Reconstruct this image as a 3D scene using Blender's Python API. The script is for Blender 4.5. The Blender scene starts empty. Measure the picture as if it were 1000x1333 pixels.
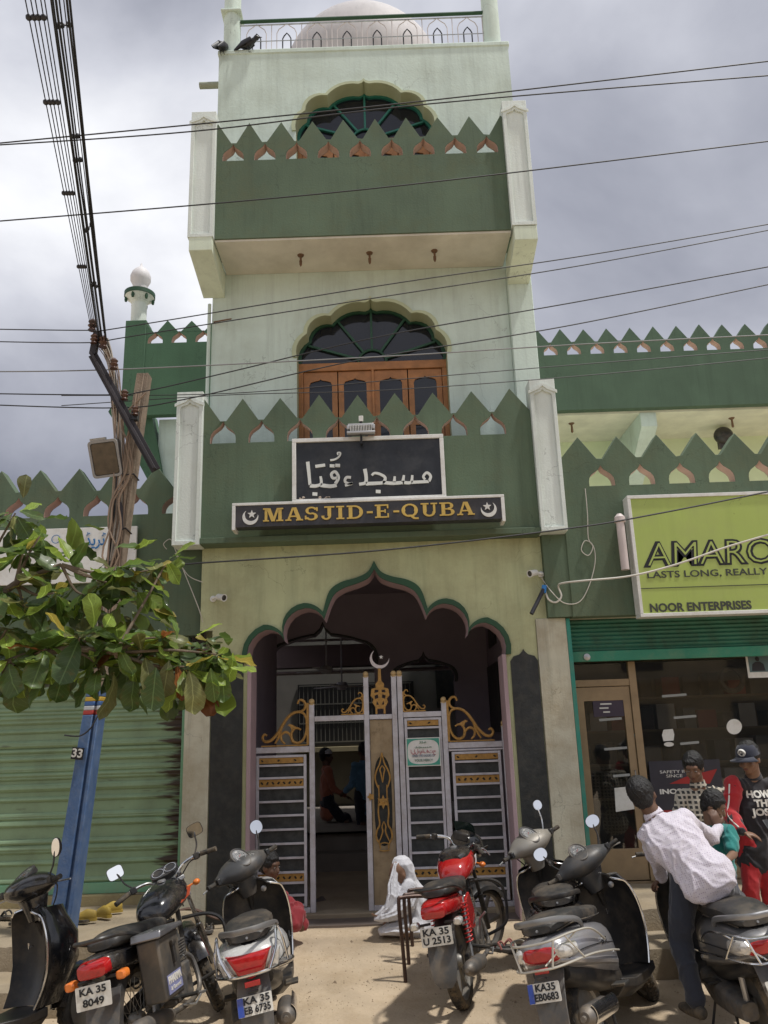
import bpy, bmesh, math, random
from math import sin, cos, pi, radians, sqrt
from mathutils import Vector, Matrix, noise
from mathutils.geometry import tessellate_polygon
from mathutils.bvhtree import BVHTree
random.seed(7)
SC = bpy.context.scene
COL = SC.collection

# ------------------------------------------------------------------ camera, sky, sun, exposure
F_PX, PITCH, ROLL, CAM_H = 1050., radians(15.2), radians(1.9), 1.65
cam_d = bpy.data.cameras.new('camera'); cam = bpy.data.objects.new('camera', cam_d); COL.objects.link(cam)
cam_d.sensor_fit = 'HORIZONTAL'; cam_d.sensor_width = 36; cam_d.lens = 36 * F_PX / 1000
cam_d.clip_end = 3000; cam_d.clip_start = .05
cam.matrix_world = Matrix.Translation((0, 0, CAM_H)) @ Matrix.Rotation(pi / 2 + PITCH, 4, 'X') @ Matrix.Rotation(-ROLL, 4, 'Z')
SC.camera = cam

SUN_DIR = Vector((-.34, .11, -.93)).normalized()       # the way the light travels
sun_el = math.asin(-SUN_DIR.z); sun_az = math.atan2(-SUN_DIR.x, -SUN_DIR.y)
W = bpy.data.worlds.new('World'); SC.world = W; W.use_nodes = True
nt = W.node_tree; nt.nodes.clear()
def N(tree, kind, **kw):
    n = tree.nodes.new(kind)
    for k, v in kw.items(): setattr(n, k, v)
    return n
out = N(nt, 'ShaderNodeOutputWorld'); bg = N(nt, 'ShaderNodeBackground'); bg.inputs[1].default_value = .1
sky = N(nt, 'ShaderNodeTexSky', sky_type='NISHITA', sun_disc=False)
sky.sun_elevation = sun_el; sky.sun_rotation = sun_az; sky.dust_density = 2.5
tc = N(nt, 'ShaderNodeTexCoord')
mp = N(nt, 'ShaderNodeMapping'); mp.inputs['Scale'].default_value = (1, 1, 1.5); mp.inputs['Location'].default_value = (6.08, 1.02, 2.56)
n1 = N(nt, 'ShaderNodeTexNoise'); n1.inputs['Scale'].default_value = 1.7; n1.inputs['Detail'].default_value = 7; n1.inputs['Roughness'].default_value = .52
n1.inputs['Distortion'].default_value = .25
n2 = N(nt, 'ShaderNodeTexNoise'); n2.inputs['Scale'].default_value = 1.15; n2.inputs['Detail'].default_value = 5
n2.inputs['Roughness'].default_value = .5
cr = N(nt, 'ShaderNodeValToRGB')                          # cloud brightness: grey bellies to bright tops
e = cr.color_ramp.elements
e[0].position = .22; e[0].color = (2.0, 2.15, 2.75, 1)
e[1].position = .74; e[1].color = (9.3, 9.4, 9.7, 1)
k = cr.color_ramp.elements.new(.40); k.color = (3.9, 4.05, 4.7, 1)
k = cr.color_ramp.elements.new(.54); k.color = (5.9, 6.05, 6.7, 1)
def lobe(d, ang, amt, src):                              # a thinner (bright) or thicker (dark) stretch of the cloud deck
    dp = N(nt, 'ShaderNodeVectorMath', operation='DOT_PRODUCT'); nt.links.new(tc.outputs['Generated'], dp.inputs[0]); dp.inputs[1].default_value = d
    mr = N(nt, 'ShaderNodeMapRange', interpolation_type='SMOOTHSTEP'); mr.inputs['From Min'].default_value = cos(radians(ang)); mr.inputs['From Max'].default_value = 1
    mr.inputs['To Max'].default_value = amt; nt.links.new(dp.outputs['Value'], mr.inputs[0])
    ad = N(nt, 'ShaderNodeMath', operation='ADD'); nt.links.new(src, ad.inputs[0]); nt.links.new(mr.outputs[0], ad.inputs[1]); return ad.outputs[0]
base_ = N(nt, 'ShaderNodeMath', operation='MULTIPLY_ADD'); base_.inputs[1].default_value = .95; base_.inputs[2].default_value = .01; nt.links.new(n1.outputs['Fac'], base_.inputs[0])
cl = lobe((-.247, .804, .54), 22, .22, base_.outputs[0])
cl = lobe((-.388, .872, .298), 18, -.27, cl)
cl = lobe((.297, .703, .646), 24, -.09, cl)
cl = lobe((-.36, .62, .70), 17, -.12, cl)
cov = N(nt, 'ShaderNodeValToRGB'); cov.color_ramp.elements[0].position = .22; cov.color_ramp.elements[1].position = .36
mx = N(nt, 'ShaderNodeMix', data_type='RGBA')
L = nt.links.new
L(tc.outputs['Generated'], mp.inputs[0]); L(mp.outputs[0], n1.inputs['Vector']); L(mp.outputs[0], n2.inputs['Vector'])
L(cl, cr.inputs[0]); L(n2.outputs['Fac'], cov.inputs[0]); L(cov.outputs[0], mx.inputs[0])
L(sky.outputs[0], mx.inputs['A']); L(cr.outputs[0], mx.inputs['B']); L(mx.outputs['Result'], bg.inputs[0]); L(bg.outputs[0], out.inputs[0])

sd = bpy.data.lights.new('sun', 'SUN'); sun = bpy.data.objects.new('sun', sd); COL.objects.link(sun)
sd.energy = 2.9; sd.angle = radians(3.0); sd.color = (1, .965, .91)
sun.rotation_mode = 'QUATERNION'; sun.rotation_quaternion = SUN_DIR.to_track_quat('-Z', 'Y')
SC.view_settings.view_transform = 'Standard'; SC.view_settings.look = 'None'
SC.view_settings.exposure = .2; SC.view_settings.gamma = 1; SC.view_settings.use_curve_mapping = False
SC.render.engine = 'CYCLES'; SC.cycles.max_bounces = 6; SC.cycles.diffuse_bounces = 3; SC.cycles.glossy_bounces = 3
SC.cycles.transparent_max_bounces = 8; SC.cycles.use_denoising = True

# ------------------------------------------------------------------ measuring: a pixel of the photo and a distance give a point of the street
def _ray(px, py):
    u, v = px - 500, 666.5 - py
    c, s = cos(ROLL), sin(ROLL)
    x, y = (c * u + s * v) / F_PX, (-s * u + c * v) / F_PX
    return Vector((x, cos(PITCH) - y * sin(PITCH), sin(PITCH) + y * cos(PITCH)))
def P(px, py, Y):
    r = _ray(px, py); t = Y / r.y
    return Vector((r.x * t, Y, CAM_H + r.z * t))

# ------------------------------------------------------------------ materials
MC = {}
def mat(name, col, rough=.6, metal=0., var=.12, vs=3., bump=.0, bs=80., streak=0., dirt=None, dirt_amt=0., dirt_s=2.,
        coat=0., spec=.5, trans=0., alpha=1., emis=0., sheen=0., stretch=None, aniso=None):
    if name in MC: return MC[name]
    m = bpy.data.materials.new(name); m.use_nodes = True; t = m.node_tree; t.nodes.clear()
    o = N(t, 'ShaderNodeOutputMaterial'); b = N(t, 'ShaderNodeBsdfPrincipled'); t.links.new(b.outputs[0], o.inputs[0])
    b.inputs['Roughness'].default_value = rough; b.inputs['Metallic'].default_value = metal
    b.inputs['Coat Weight'].default_value = coat; b.inputs['Specular IOR Level'].default_value = spec
    b.inputs['Transmission Weight'].default_value = trans; b.inputs['Alpha'].default_value = alpha
    b.inputs['Sheen Weight'].default_value = sheen
    co = N(t, 'ShaderNodeTexCoord'); g = N(t, 'ShaderNodeNewGeometry')
    def noi(scale, detail=5, vec=None, rough_=.55):
        n = N(t, 'ShaderNodeTexNoise'); n.inputs['Scale'].default_value = scale; n.inputs['Detail'].default_value = detail
        n.inputs['Roughness'].default_value = rough_
        t.links.new(vec if vec else g.outputs['Position'], n.inputs['Vector']); return n
    def mixc(fac, a, bb, mode='MIX'):
        x = N(t, 'ShaderNodeMix', data_type='RGBA', blend_type=mode)
        for s_, v in ((x.inputs[0], fac), (x.inputs['A'], a), (x.inputs['B'], bb)):
            if hasattr(v, 'links'): t.links.new(v, s_)
            else: s_.default_value = v
        return x.outputs['Result']
    c4 = (*col, 1); cur = c4
    def ramp(src, a, b_):
        r = N(t, 'ShaderNodeMapRange'); r.inputs['From Min'].default_value = a; r.inputs['From Max'].default_value = b_
        t.links.new(src, r.inputs[0]); return r.outputs[0]
    if var:
        n = noi(vs, 6); f = ramp(n.outputs['Fac'], .3, .7)
        cur = mixc(f, tuple(max(0, x * (1 - var)) for x in col) + (1,), tuple(min(1, x * (1 + var)) for x in col) + (1,))
    if streak:
        mm = N(t, 'ShaderNodeMapping'); mm.inputs['Scale'].default_value = (7, 7, .55); t.links.new(g.outputs['Position'], mm.inputs[0])
        n = noi(1.0, 6, mm.outputs[0], .65); f = ramp(n.outputs['Fac'], .5, .78)
        q = N(t, 'ShaderNodeMath', operation='MULTIPLY'); t.links.new(f, q.inputs[0]); q.inputs[1].default_value = streak
        cur = mixc(q.outputs[0], cur, tuple(x * .45 for x in col) + (1,))
    if streak:
        mm = N(t, 'ShaderNodeMapping'); mm.inputs['Scale'].default_value = (26, 26, 1.1); t.links.new(g.outputs['Position'], mm.inputs[0])
        n = noi(1.0, 5, mm.outputs[0], .7); f = ramp(n.outputs['Fac'], .56, .74)
        q = N(t, 'ShaderNodeMath', operation='MULTIPLY'); t.links.new(f, q.inputs[0]); q.inputs[1].default_value = streak * .8
        cur = mixc(q.outputs[0], cur, tuple(x * .5 for x in col) + (1,))
        vo = N(t, 'ShaderNodeTexVoronoi', feature='DISTANCE_TO_EDGE'); vo.inputs['Scale'].default_value = 1.3
        dn = noi(3.5, 5); va = N(t, 'ShaderNodeVectorMath', operation='ADD'); vs_ = N(t, 'ShaderNodeVectorMath', operation='SCALE'); vs_.inputs['Scale'].default_value = .55
        t.links.new(dn.outputs['Color'], vs_.inputs[0]); t.links.new(g.outputs['Position'], va.inputs[0]); t.links.new(vs_.outputs[0], va.inputs[1]); t.links.new(va.outputs[0], vo.inputs['Vector'])
        lt = N(t, 'ShaderNodeMath', operation='LESS_THAN'); lt.inputs[1].default_value = .0045; t.links.new(vo.outputs['Distance'], lt.inputs[0])
        gn_ = noi(.9, 2); gt = N(t, 'ShaderNodeMath', operation='GREATER_THAN'); gt.inputs[1].default_value = .56; t.links.new(gn_.outputs['Fac'], gt.inputs[0])
        q3 = N(t, 'ShaderNodeMath', operation='MULTIPLY'); t.links.new(lt.outputs[0], q3.inputs[0]); t.links.new(gt.outputs[0], q3.inputs[1]); q4 = N(t, 'ShaderNodeMath', operation='MULTIPLY'); t.links.new(q3.outputs[0], q4.inputs[0]); q4.inputs[1].default_value = .45
        cur = mixc(q4.outputs[0], cur, tuple(x * .4 for x in col) + (1,))
    if dirt:
        n = noi(dirt_s, 8, None, .7); f = ramp(n.outputs['Fac'], .45, .72)
        q = N(t, 'ShaderNodeMath', operation='MULTIPLY'); t.links.new(f, q.inputs[0]); q.inputs[1].default_value = dirt_amt
        cur = mixc(q.outputs[0], cur, (*dirt, 1))
        q2 = N(t, 'ShaderNodeMath', operation='MULTIPLY_ADD'); t.links.new(f, q2.inputs[0]); q2.inputs[1].default_value = dirt_amt * .5
        q2.inputs[2].default_value = rough; q2.use_clamp = True; t.links.new(q2.outputs[0], b.inputs['Roughness'])
    if hasattr(cur, 'links'): t.links.new(cur, b.inputs['Base Color'])
    else: b.inputs['Base Color'].default_value = cur
    if bump:
        n = noi(bs, 6, stretch and None); bp = N(t, 'ShaderNodeBump'); bp.inputs['Strength'].default_value = bump; bp.inputs['Distance'].default_value = .01
        t.links.new(n.outputs['Fac'], bp.inputs['Height']); t.links.new(bp.outputs[0], b.inputs['Normal'])
    if emis:
        b.inputs['Emission Color'].default_value = c4; b.inputs['Emission Strength'].default_value = emis
    MC[name] = m; return m

DUST = (.30, .23, .15)
mint = mat('mint_wall', (.64, .75, .675), .85, var=.07, vs=1.4, bump=.25, bs=35, streak=.35, dirt=(.32, .34, .24), dirt_amt=.35, dirt_s=1.1)
lime = mat('lime_wall', (.53, .56, .33), .88, var=.08, vs=2.2, bump=.5, bs=70, streak=.4, dirt=(.28, .24, .14), dirt_amt=.5, dirt_s=1.6)
cream = mat('cream_wall', (.58, .56, .44), .88, var=.08, vs=3, bump=.3, bs=50, streak=.5, dirt=(.30, .22, .12), dirt_amt=.7, dirt_s=1.7)
olive_soffit = mat('olive_soffit', (.68, .645, .55), .9, var=.08, bump=.2, bs=40, dirt=(.3, .26, .18), dirt_amt=.3)
green = mat('green_wall', (.100, .145, .090), .8, var=.16, vs=1.3, bump=.2, bs=45, streak=.45, dirt=(.15, .16, .10), dirt_amt=.55, dirt_s=2.3)
green_dk = mat('wing_green_wall', (.062, .135, .075), .8, var=.12, vs=1.6, bump=.3, bs=45, streak=.3)
pinkish = mat('terracotta_reveal', (.56, .40, .33), .85, var=.1, bump=.2, bs=60)
white_p = mat('white_paint', (.73, .79, .74), .7, var=.06, vs=4, bump=.25, bs=50, streak=.45, dirt=(.35, .36, .28), dirt_amt=.3)
mauve = mat('mauve_wall', (.40, .29, .31), .8, var=.08, vs=3, bump=.2)
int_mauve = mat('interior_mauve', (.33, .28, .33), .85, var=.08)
blackp = mat('black_paint', (.018, .021, .022), .45, var=.3, vs=5, bump=.3, bs=30, dirt=(.10, .09, .07), dirt_amt=.35, dirt_s=9)
arch_green = mat('arch_green_paint', (.018, .07, .03), .55, var=.15, bump=.1)
teal = mat('teal_paint', (.03, .25, .19), .5, var=.12, dirt=DUST, dirt_amt=.3, dirt_s=5)
shut_green = mat('shutter_green', (.25, .36, .21), .5, var=.12, vs=2.5, dirt=(.12, .12, .08), dirt_amt=.3, dirt_s=3, bump=.1)
shut_teal = mat('rolled_shutter_green', (.035, .17, .115), .5, var=.15, dirt=(.06, .05, .03), dirt_amt=.6, dirt_s=4)
shut_frame = mat('shutter_frame_green', (.19, .40, .245), .55, var=.1, dirt=DUST, dirt_amt=.4, dirt_s=6)
wood = mat('door_wood', (.43, .185, .062), .45, var=.2, vs=9, bump=.1, dirt=(.25, .12, .05), dirt_amt=.4, dirt_s=6)
wood_shop = mat('shop_wood', (.34, .24, .135), .5, var=.12, vs=6, dirt=(.2, .14, .08), dirt_amt=.4, dirt_s=5)
glass_dk = mat('dark_window_glass', (.012, .014, .022), .06, var=.2, vs=2, spec=.6)
gate_w = mat('gate_paint', (.56, .55, .59), .5, var=.08, vs=8, dirt=(.26, .2, .15), dirt_amt=.5, dirt_s=7)
gate_mesh = mat('gate_sheet', (.030, .034, .034), .55, var=.35, vs=14, dirt=(.09, .09, .08), dirt_amt=.5, dirt_s=14)
gold = mat('gold_paint', (.42, .235, .06), .5, metal=.15, var=.2, vs=25, dirt=(.22, .12, .04), dirt_amt=.5, dirt_s=30)
beige_panel = mat('beige_sheet', (.33, .25, .15), .6, var=.15, vs=10, streak=.6, dirt=(.18, .12, .06), dirt_amt=.5, dirt_s=8)
sign_blk = mat('sign_black', (.016, .018, .022), .35, var=.4, vs=5, streak=.4, dirt=(.10, .10, .10), dirt_amt=.35, dirt_s=6)
sign_wht = mat('sign_white', (.75, .75, .72), .5, var=.05, dirt=(.4, .36, .28), dirt_amt=.4, dirt_s=9)
sign_gold = mat('sign_gold', (.62, .42, .10), .35, metal=.2, var=.1)
lime_board = mat('lime_board', (.40, .50, .12), .35, var=.05, vs=1.2, streak=.16, dirt=(.36, .38, .16), dirt_amt=.4, dirt_s=2)
dk_text = mat('dark_lettering', (.05, .055, .045), .5, var=.1)
steel = mat('dull_steel', (.42, .42, .42), .4, metal=.8, var=.2, vs=20)
chrome = mat('chrome', (.72, .72, .72), .16, metal=1, var=.05, dirt=DUST, dirt_amt=.25, dirt_s=25)
mirror_m = mat('mirror_glass', (.88, .90, .92), .03, metal=1, var=0)
blk_plastic = mat('black_plastic', (.022, .022, .023), .38, var=.2, vs=15, dirt=DUST, dirt_amt=.22, dirt_s=6, bump=.05, bs=400)
blk_rubber = mat('black_rubber', (.028, .027, .025), .8, var=.2, vs=20, dirt=DUST, dirt_amt=.6, dirt_s=9, bump=.2, bs=200)
blk_seat = mat('black_vinyl', (.03, .029, .028), .5, var=.2, vs=15, dirt=DUST, dirt_amt=.3, dirt_s=7, bump=.12, bs=300)
engine_m = mat('engine_grey', (.13, .125, .12), .6, metal=.5, var=.3, vs=25, dirt=DUST, dirt_amt=.6, dirt_s=15)
grey_dusty = mat('dusty_grey_plastic', (.10, .10, .10), .55, var=.2, vs=10, dirt=DUST, dirt_amt=.5, dirt_s=6)
concrete = mat('platform_concrete', (.30, .245, .17), .9, var=.15, vs=5, bump=.5, bs=60, dirt=(.36, .28, .17), dirt_amt=.6, dirt_s=3)
plinth_m = mat('plinth_plaster', (.33, .27, .14), .9, var=.15, vs=5, bump=.5, bs=60, dirt=(.2, .15, .09), dirt_amt=.6, dirt_s=4)
red_lamp = mat('red_lamp', (.42, .012, .014), .12, var=.15, vs=40, coat=.6)
clear_lamp = mat('clear_lamp', (.62, .60, .56), .12, metal=.35, var=.15, vs=60, coat=.6)
amber_lamp = mat('amber_lamp', (.75, .20, .03), .2, var=.1, coat=.5)
plate_w = mat('plate_white', (.68, .66, .60), .5, var=.08, vs=12, dirt=DUST, dirt_amt=.4, dirt_s=14)
plate_b = mat('plate_blue', (.03, .07, .35), .5, var=.1, dirt=DUST, dirt_amt=.3, dirt_s=20)
ink = mat('ink_black', (.012, .012, .014), .5, var=0)
wire_m = mat('wire_black', (.02, .02, .022), .6, var=.2)
wire_w = mat('wire_white', (.55, .52, .46), .6, var=.15)

# ------------------------------------------------------------------ mesh builder
class MB:
    def __init__(s, M=None): s.v = []; s.f = []; s.M = M or Matrix()
    def add(s, vs, fs):
        o = len(s.v); s.v += [s.M @ Vector(v) for v in vs]; s.f += [[i + o for i in f] for f in fs]; return s
    def box(s, a, b, M=None):
        x0, y0, z0 = a; x1, y1, z1 = b
        vs = [Vector(v) for v in ((x0, y0, z0), (x1, y0, z0), (x1, y1, z0), (x0, y1, z0), (x0, y0, z1), (x1, y0, z1), (x1, y1, z1), (x0, y1, z1))]
        if M: vs = [M @ v for v in vs]
        return s.add(vs, [(0, 3, 2, 1), (4, 5, 6, 7), (0, 1, 5, 4), (1, 2, 6, 5), (2, 3, 7, 6), (3, 0, 4, 7)])
    def cbox(s, c, d, M=None):
        a = [c[i] - d[i] / 2 for i in range(3)]; b = [c[i] + d[i] / 2 for i in range(3)]
        return s.box(a, b, M)
    def bar(s, p0, p1, w, h, up=(0, 0, 1)):
        p0, p1 = Vector(p0), Vector(p1); d = (p1 - p0).normalized(); up = Vector(up)
        if abs(d.dot(up)) > .98: up = Vector((0, 1, 0))
        a = d.cross(up).normalized() * w / 2; b = a.cross(d).normalized() * h / 2
        vs = [p + sx * a + sy * b for p in (p0, p1) for sx, sy in ((-1, -1), (1, -1), (1, 1), (-1, 1))]
        return s.add(vs, [(3, 2, 1, 0), (4, 5, 6, 7), (0, 1, 5, 4), (1, 2, 6, 5), (2, 3, 7, 6), (3, 0, 4, 7)])
    def tube(s, pts, r, n=8, closed=False, cap=True):
        pts = [Vector(p) for p in pts]; m = len(pts)
        rr = r if isinstance(r, (list, tuple)) else [r] * m
        def tan(i):
            if closed: return (pts[(i + 1) % m] - pts[i - 1]).normalized()
            return (pts[min(i + 1, m - 1)] - pts[max(i - 1, 0)]).normalized()
        t = tan(0); a = t.orthogonal().normalized(); vs = []
        for i in range(m):
            t2 = tan(i); q = t.rotation_difference(t2); a = q @ a; a = (a - a.dot(t2) * t2).normalized(); t = t2; b = t.cross(a)
            vs += [pts[i] + rr[i] * (cos(2 * pi * k / n) * a + sin(2 * pi * k / n) * b) for k in range(n)]
        fs = []
        for i in range(m if closed else m - 1):
            j = (i + 1) % m
            fs += [(i * n + k, i * n + (k + 1) % n, j * n + (k + 1) % n, j * n + k) for k in range(n)]
        if cap and not closed: fs += [tuple(range(n))[::-1], tuple((m - 1) * n + k for k in range(n))]
        return s.add(vs, fs)
    def lathe(s, prof, n=24, M=None):
        vs = []; fs = []
        for r, z in prof: vs += [Vector((r * cos(2 * pi * k / n), r * sin(2 * pi * k / n), z)) for k in range(n)]
        for i in range(len(prof) - 1):
            fs += [(i * n + k, i * n + (k + 1) % n, (i + 1) * n + (k + 1) % n, (i + 1) * n + k) for k in range(n)]
        if prof[0][0] > 1e-6: fs.append(tuple(range(n))[::-1])
        if prof[-1][0] > 1e-6: fs.append(tuple((len(prof) - 1) * n + k for k in range(n)))
        if M: vs = [M @ v for v in vs]
        return s.add(vs, fs)
    def ring(s, prof, n=28, M=None):
        """closed profile of (r, z) turned into a ring"""
        vs = []; m = len(prof)
        for r, z in prof: vs += [Vector((r * cos(2 * pi * k / n), r * sin(2 * pi * k / n), z)) for k in range(n)]
        fs = [(i * n + k, i * n + (k + 1) % n, ((i + 1) % m) * n + (k + 1) % n, ((i + 1) % m) * n + k) for i in range(m) for k in range(n)]
        if M: vs = [M @ v for v in vs]
        return s.add(vs, fs)
    def ell(s, c, r, M=None, n=16, m=10):
        vs = []; fs = []; c = Vector(c)
        for i in range(m + 1):
            th = pi * i / m
            for k in range(n):
                v = Vector((r[0] * sin(th) * cos(2 * pi * k / n), r[1] * sin(th) * sin(2 * pi * k / n), r[2] * cos(th)))
                if M: v = M.to_3x3() @ v
                vs.append(c + v)
        for i in range(m): fs += [(i * n + k, (i + 1) * n + k, (i + 1) * n + (k + 1) % n, i * n + (k + 1) % n) for k in range(n)]
        return s.add(vs, fs)
    def loft(s, secs, cap=True, closed=True):
        n = len(secs[0]); vs = [Vector(p) for q in secs for p in q]; fs = []
        for i in range(len(secs) - 1):
            for k in range(n if closed else n - 1):
                fs.append((i * n + k, i * n + (k + 1) % n, (i + 1) * n + (k + 1) % n, (i + 1) * n + k))
        if cap: fs += [tuple(range(n))[::-1], tuple((len(secs) - 1) * n + k for k in range(n))]
        return s.add(vs, fs)
    def slab(s, outer, holes=(), y0=0., y1=.1, front=True, back=True, sides=True, hole_sides=True, M=None):
        """outline in XZ, thickness along Y"""
        loops = [[Vector((x, 0, z)) for x, z in outer]] + [[Vector((x, 0, z)) for x, z in h] for h in holes]
        flat = [p for l in loops for p in l]
        tris = tessellate_polygon([[Vector((p.x, p.z, 0)) for p in l] for l in loops])
        n = len(flat); vs = [Vector((p.x, y0, p.z)) for p in flat] + [Vector((p.x, y1, p.z)) for p in flat]; fs = []
        for t in tris:
            a, b, c = (flat[i] for i in t)
            area = (b.x - a.x) * (c.z - a.z) - (c.x - a.x) * (b.z - a.z)
            if abs(area) < 1e-10: continue
            t = list(t) if area > 0 else list(t)[::-1]
            if front: fs.append(t)
            if back: fs.append([i + n for i in t][::-1])
        o = 0
        for li, l in enumerate(loops):
            if (li == 0 and sides) or (li > 0 and hole_sides):
                ar = sum(l[i].x * l[(i + 1) % len(l)].z - l[(i + 1) % len(l)].x * l[i].z for i in range(len(l)))
                flip = (ar > 0) != (li > 0)
                for i in range(len(l)):
                    j = (i + 1) % len(l); q = [o + i, o + j, o + j + n, o + i + n]
                    fs.append(q[::-1] if flip else q)
            o += len(l)
        if M: vs = [M @ v for v in vs]
        return s.add(vs, fs)
    def holes_only(s, holes, y0, y1):
        for h in holes:
            n = len(h); vs = [(x, y0, z) for x, z in h] + [(x, y1, z) for x, z in h]
            s.add(vs, [(i, (i + 1) % n, (i + 1) % n + n, i + n) for i in range(n)])
        return s

def children_link(o, parent):
    o.parent = parent
def obj(name, mb, m, parent=None, smooth=True, ang=35, bevel=0., seg=2, label=None, recalc=True):
    me = bpy.data.meshes.new(name); me.from_pydata([tuple(v) for v in mb.v], [], mb.f)
    if recalc:
        b = bmesh.new(); b.from_mesh(me); bmesh.ops.recalc_face_normals(b, faces=b.faces); b.to_mesh(me); b.free()
    me.update()
    if smooth:
        me.polygons.foreach_set('use_smooth', [True] * len(me.polygons)); me.set_sharp_from_angle(angle=radians(ang))
    if isinstance(m, (list, tuple)):
        for x in m: me.materials.append(x)
    else: me.materials.append(m)
    o = bpy.data.objects.new(name, me); COL.objects.link(o)
    if parent: o.parent = parent
    if label: o['label'] = label
    if bevel:
        bm_ = o.modifiers.new('bevel', 'BEVEL'); bm_.width = bevel; bm_.segments = seg; bm_.limit_method = 'ANGLE'; bm_.angle_limit = radians(40)
    return o
def share(name, me_obj, parent, loc=(0, 0, 0), rot=(0, 0, 0), scale=(1, 1, 1)):
    o = bpy.data.objects.new(name, me_obj.data); COL.objects.link(o); o.parent = parent
    o.location = loc; o.rotation_euler = rot; o.scale = scale; return o
def thing(name, label, cat, loc=(0, 0, 0), rot=(0, 0, 0), group=None):
    o = bpy.data.objects.new(name, None); COL.objects.link(o); o.location = loc; o.rotation_euler = rot; o.empty_display_size = .1
    return tag(o, label, cat, group)
def tag(o, label, cat, group=None):
    o['label'] = label; o['category'] = cat
    if group: o['group'] = group
    return o
def structure(o): o['kind'] = 'structure'; return o
def arc3(a, b, c, n=8):
    """points on the circle through a, b, c (2D), from a to c, c left out"""
    ax, ay = a; bx, by = b; cx, cy = c
    d = 2 * (ax * (by - cy) + bx * (cy - ay) + cx * (ay - by))
    ux = ((ax * ax + ay * ay) * (by - cy) + (bx * bx + by * by) * (cy - ay) + (cx * cx + cy * cy) * (ay - by)) / d
    uy = ((ax * ax + ay * ay) * (cx - bx) + (bx * bx + by * by) * (ax - cx) + (cx * cx + cy * cy) * (bx - ax)) / d
    r = math.hypot(ax - ux, ay - uy); t0 = math.atan2(ay - uy, ax - ux); t1 = math.atan2(by - uy, bx - ux); t2 = math.atan2(cy - uy, cx - ux)
    def norm(x): return (x - t0) % (2 * pi)
    if norm(t1) < norm(t2): sp = norm(t2)
    else: sp = norm(t2) - 2 * pi
    return [(ux + r * cos(t0 + sp * i / n), uy + r * sin(t0 + sp * i / n)) for i in range(n)]
def catmull(pts, n=6, closed=False):
    pts = [Vector(p) for p in pts]; o = []; m = len(pts)
    for i in range(m if closed else m - 1):
        g = (lambda j: pts[j % m]) if closed else (lambda j: pts[min(max(j, 0), m - 1)])
        p0, p1, p2, p3 = g(i - 1), g(i), g(i + 1), g(i + 2)
        for k in range(n):
            t = k / n
            o.append(.5 * ((2 * p1) + (p2 - p0) * t + (2 * p0 - 5 * p1 + 4 * p2 - p3) * t * t + (3 * p1 - p0 - 3 * p2 + p3) * t ** 3))
    if not closed: o.append(pts[-1])
    return o
TMP = bpy.data.scenes.new('workbench')                    # a side scene so that evaluating one object stays cheap
def baked(o):
    """evaluate one object with its modifiers, away from the big scene"""
    TMP.collection.objects.link(o)
    with bpy.context.temp_override(scene=TMP, view_layer=TMP.view_layers[0]): dg = bpy.context.evaluated_depsgraph_get()
    ev = o.evaluated_get(dg); w = ev.dimensions.x; me = bpy.data.meshes.new_from_object(ev); bpy.data.objects.remove(o); return me, w
def text(name, body, size, M, m, parent=None, ext=.0015, off=0., width=None, align='CENTER', shear=0., spacing=1.):
    """flat lettering; M maps the text plane (x right, y up) into place"""
    c = bpy.data.curves.new(name, 'FONT'); c.body = body; c.size = size; c.extrude = ext; c.offset = off; c.align_x = align; c.align_y = 'CENTER'
    c.shear = shear; c.space_character = spacing; c.resolution_u = 3
    o = bpy.data.objects.new(name, c); me, w = baked(o)
    S = Matrix.Identity(4)
    if width and w > 0: S[0][0] = width / w
    me.transform(M @ S); me.materials.clear(); me.materials.append(m); me.name = name
    o = bpy.data.objects.new(name, me); COL.objects.link(o)
    if parent: o.parent = parent
    return o
def face_cam(x, y, z): return Matrix.Translation((x, y, z)) @ Matrix.Rotation(pi / 2, 4, 'X')
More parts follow.
